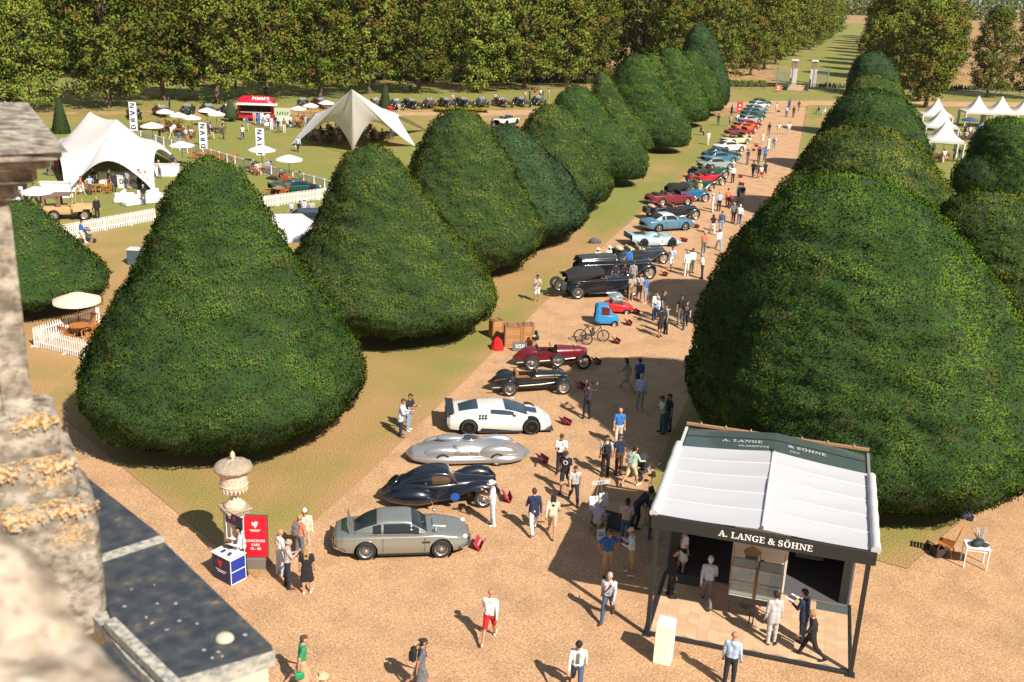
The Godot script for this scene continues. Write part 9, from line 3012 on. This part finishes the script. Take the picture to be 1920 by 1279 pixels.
	for q in bars:
		o=thing("bar_counter",q[2],"counter",q[0],0.15,"white counters of the star tent")
		g=Geo.new()
		g.box(Vector3(0,0.55,0),Vector3(q[1],1.1,0.6),Basis(),0.02)
		obj("cabinet",g,white,o)
		g=Geo.new()
		g.box(Vector3(0,1.12,0),Vector3(q[1]+0.1,0.05,0.7),Basis(),0.01)
		obj("top",g,mat(0.6,0.6,0.6,0.4),o)
	letters("DRVN",0.6,mat(0.03,0.035,0.05,0.7),o,Transform3D(Basis(),Vector3(0,0.6,0.31)))
	o=thing("loudspeaker","black loudspeaker tower on the grass near the cornice","loudspeaker",Vector3(-38.95,0,-81.93),0.2)
	for y in [0.5,1.52]:
		g=Geo.new()
		g.box(Vector3(0,y,0),Vector3(0.6,1.0,0.6),Basis(),0.03)
		obj("cabinet",g,mat(0.012,0.012,0.013,0.7),o)
	i=0
	for q in [[Vector3(-35.65,0,-91.06),"black black"],[Vector3(-34.84,0,-90),"navy ink"],[Vector3(-37.08,0,-91.5),"black ink"],[Vector3(-34.14,0,-91.39),"sky ash"],[Vector3(-33.27,0,-91.83),"ash black"],[Vector3(-32.67,0,-91.46),"white ink"],[Vector3(-43.31,0,-98.27),"red red"],[Vector3(-42.45,0,-97.3),"black ink"],[Vector3(-40.61,0,-94.38),"navy ash"]]:
		person(q[0],40.0+i*67.0,["stand","chest","walk"][i % 3]+" tee,trousers "+q[1]+" black short:"+["d","b","y"][i % 3]+" "+str(i % 2),["person in black by the orange table of the star tent","person in navy by the orange table of the star tent","person in black deep in the star tent","person in sky blue at the lettered cabinet","person in charcoal at the lettered cabinet","person in white at the lettered cabinet","person in red at the left edge of the star tent","person in black at the left edge of the star tent","person in navy at the left edge of the star tent"][i],"",1.0,"guests in the star tent")
		i+=1
	o=thing("litter_bin","teal bin with a white top half behind the big front yew","bin",Vector3(-24.92,0,-66.99))
	g=Geo.new()
	g.box(Vector3(0,0.5,0),Vector3(0.8,1.0,0.8),Basis(),0.03)
	obj("body",g,mat(0.05,0.09,0.11,0.6),o)
	g=Geo.new()
	g.box(Vector3(0,1.03,0),Vector3(0.86,0.08,0.86),Basis(),0.02)
	obj("lid",g,mat(0.5,0.5,0.5,0.6),o)
	var tops:=["navy","white","sky","coral","black","olive","cream","royal"]
	i=0
	for q in [[Vector3(-40.07,0,-117.92),"left of the westmost pink parasol"],[Vector3(-39.6,0,-120.58),"between the first two pink parasols"],[Vector3(-37.33,0,-118.7),"by the mesh fence under the pink parasols"],[Vector3(-35.77,0,-113.95),"at the mesh fence facing the star tent"],[Vector3(-35.34,0,-121.81),"right behind the middle banner"],[Vector3(-34.09,0,-122.17),"near the bench right of the middle banner"],[Vector3(-32.08,0,-122.75),"on the open lawn below the red food truck"],[Vector3(-33.22,0,-129.79),"left of the food truck queue"],[Vector3(-29.34,0,-129.04),"right of the food truck queue"],[Vector3(-28.93,0,-134.12),"in front of the stall sign"],[Vector3(-27.03,0,-133.68),"beside the parasols right of the stall sign"],[Vector3(-25.93,0,-137.15),"between the last pink parasols"],[Vector3(-23.51,0,-135.81),"at the back of the single peaked tent"],[Vector3(-18.97,0,-123.02),"at the front leg of the single peaked tent"],[Vector3(-17.54,0,-122.57),"just inside the single peaked tent"],[Vector3(-15.37,0,-127.56),"at the right side of the single peaked tent"],[Vector3(-33.12,0,-100.71),"beside the white parasol near the big front yew"],[Vector3(-33.16,0,-96.92),"at the right mouth of the star tent"],[Vector3(-36.19,0,-88.26),"before the orange table of the star tent"],[Vector3(-36.94,0,-88.1),"by the left front leg of the star tent"],[Vector3(-30.58,0,-85.11),"among the white lounge seats"],[Vector3(-43.05,0,-96.02),"between the white sofas behind the cornice"],[Vector3(-17.36,0,-152.22),"near the red pillar box"],[Vector3(-6.64,0,-145.5),"on the lawn below the orange flower bed"],[Vector3(-3.74,0,-138.77),"at the tail of the white convertible"]]:
		var top: String=tops[i % 8]
		person(q[0],i*77.0,["stand","walk","chest","hips","stride"][i % 5]+" tee,trousers "+top+" "+["jeans","beige","ash"][i % 3]+" brown short:"+["d","b","g"][i % 3]+" "+str(i % 2),"person in "+top+" "+q[1],"",0.98,"visitors on the west lawn")
		i+=1
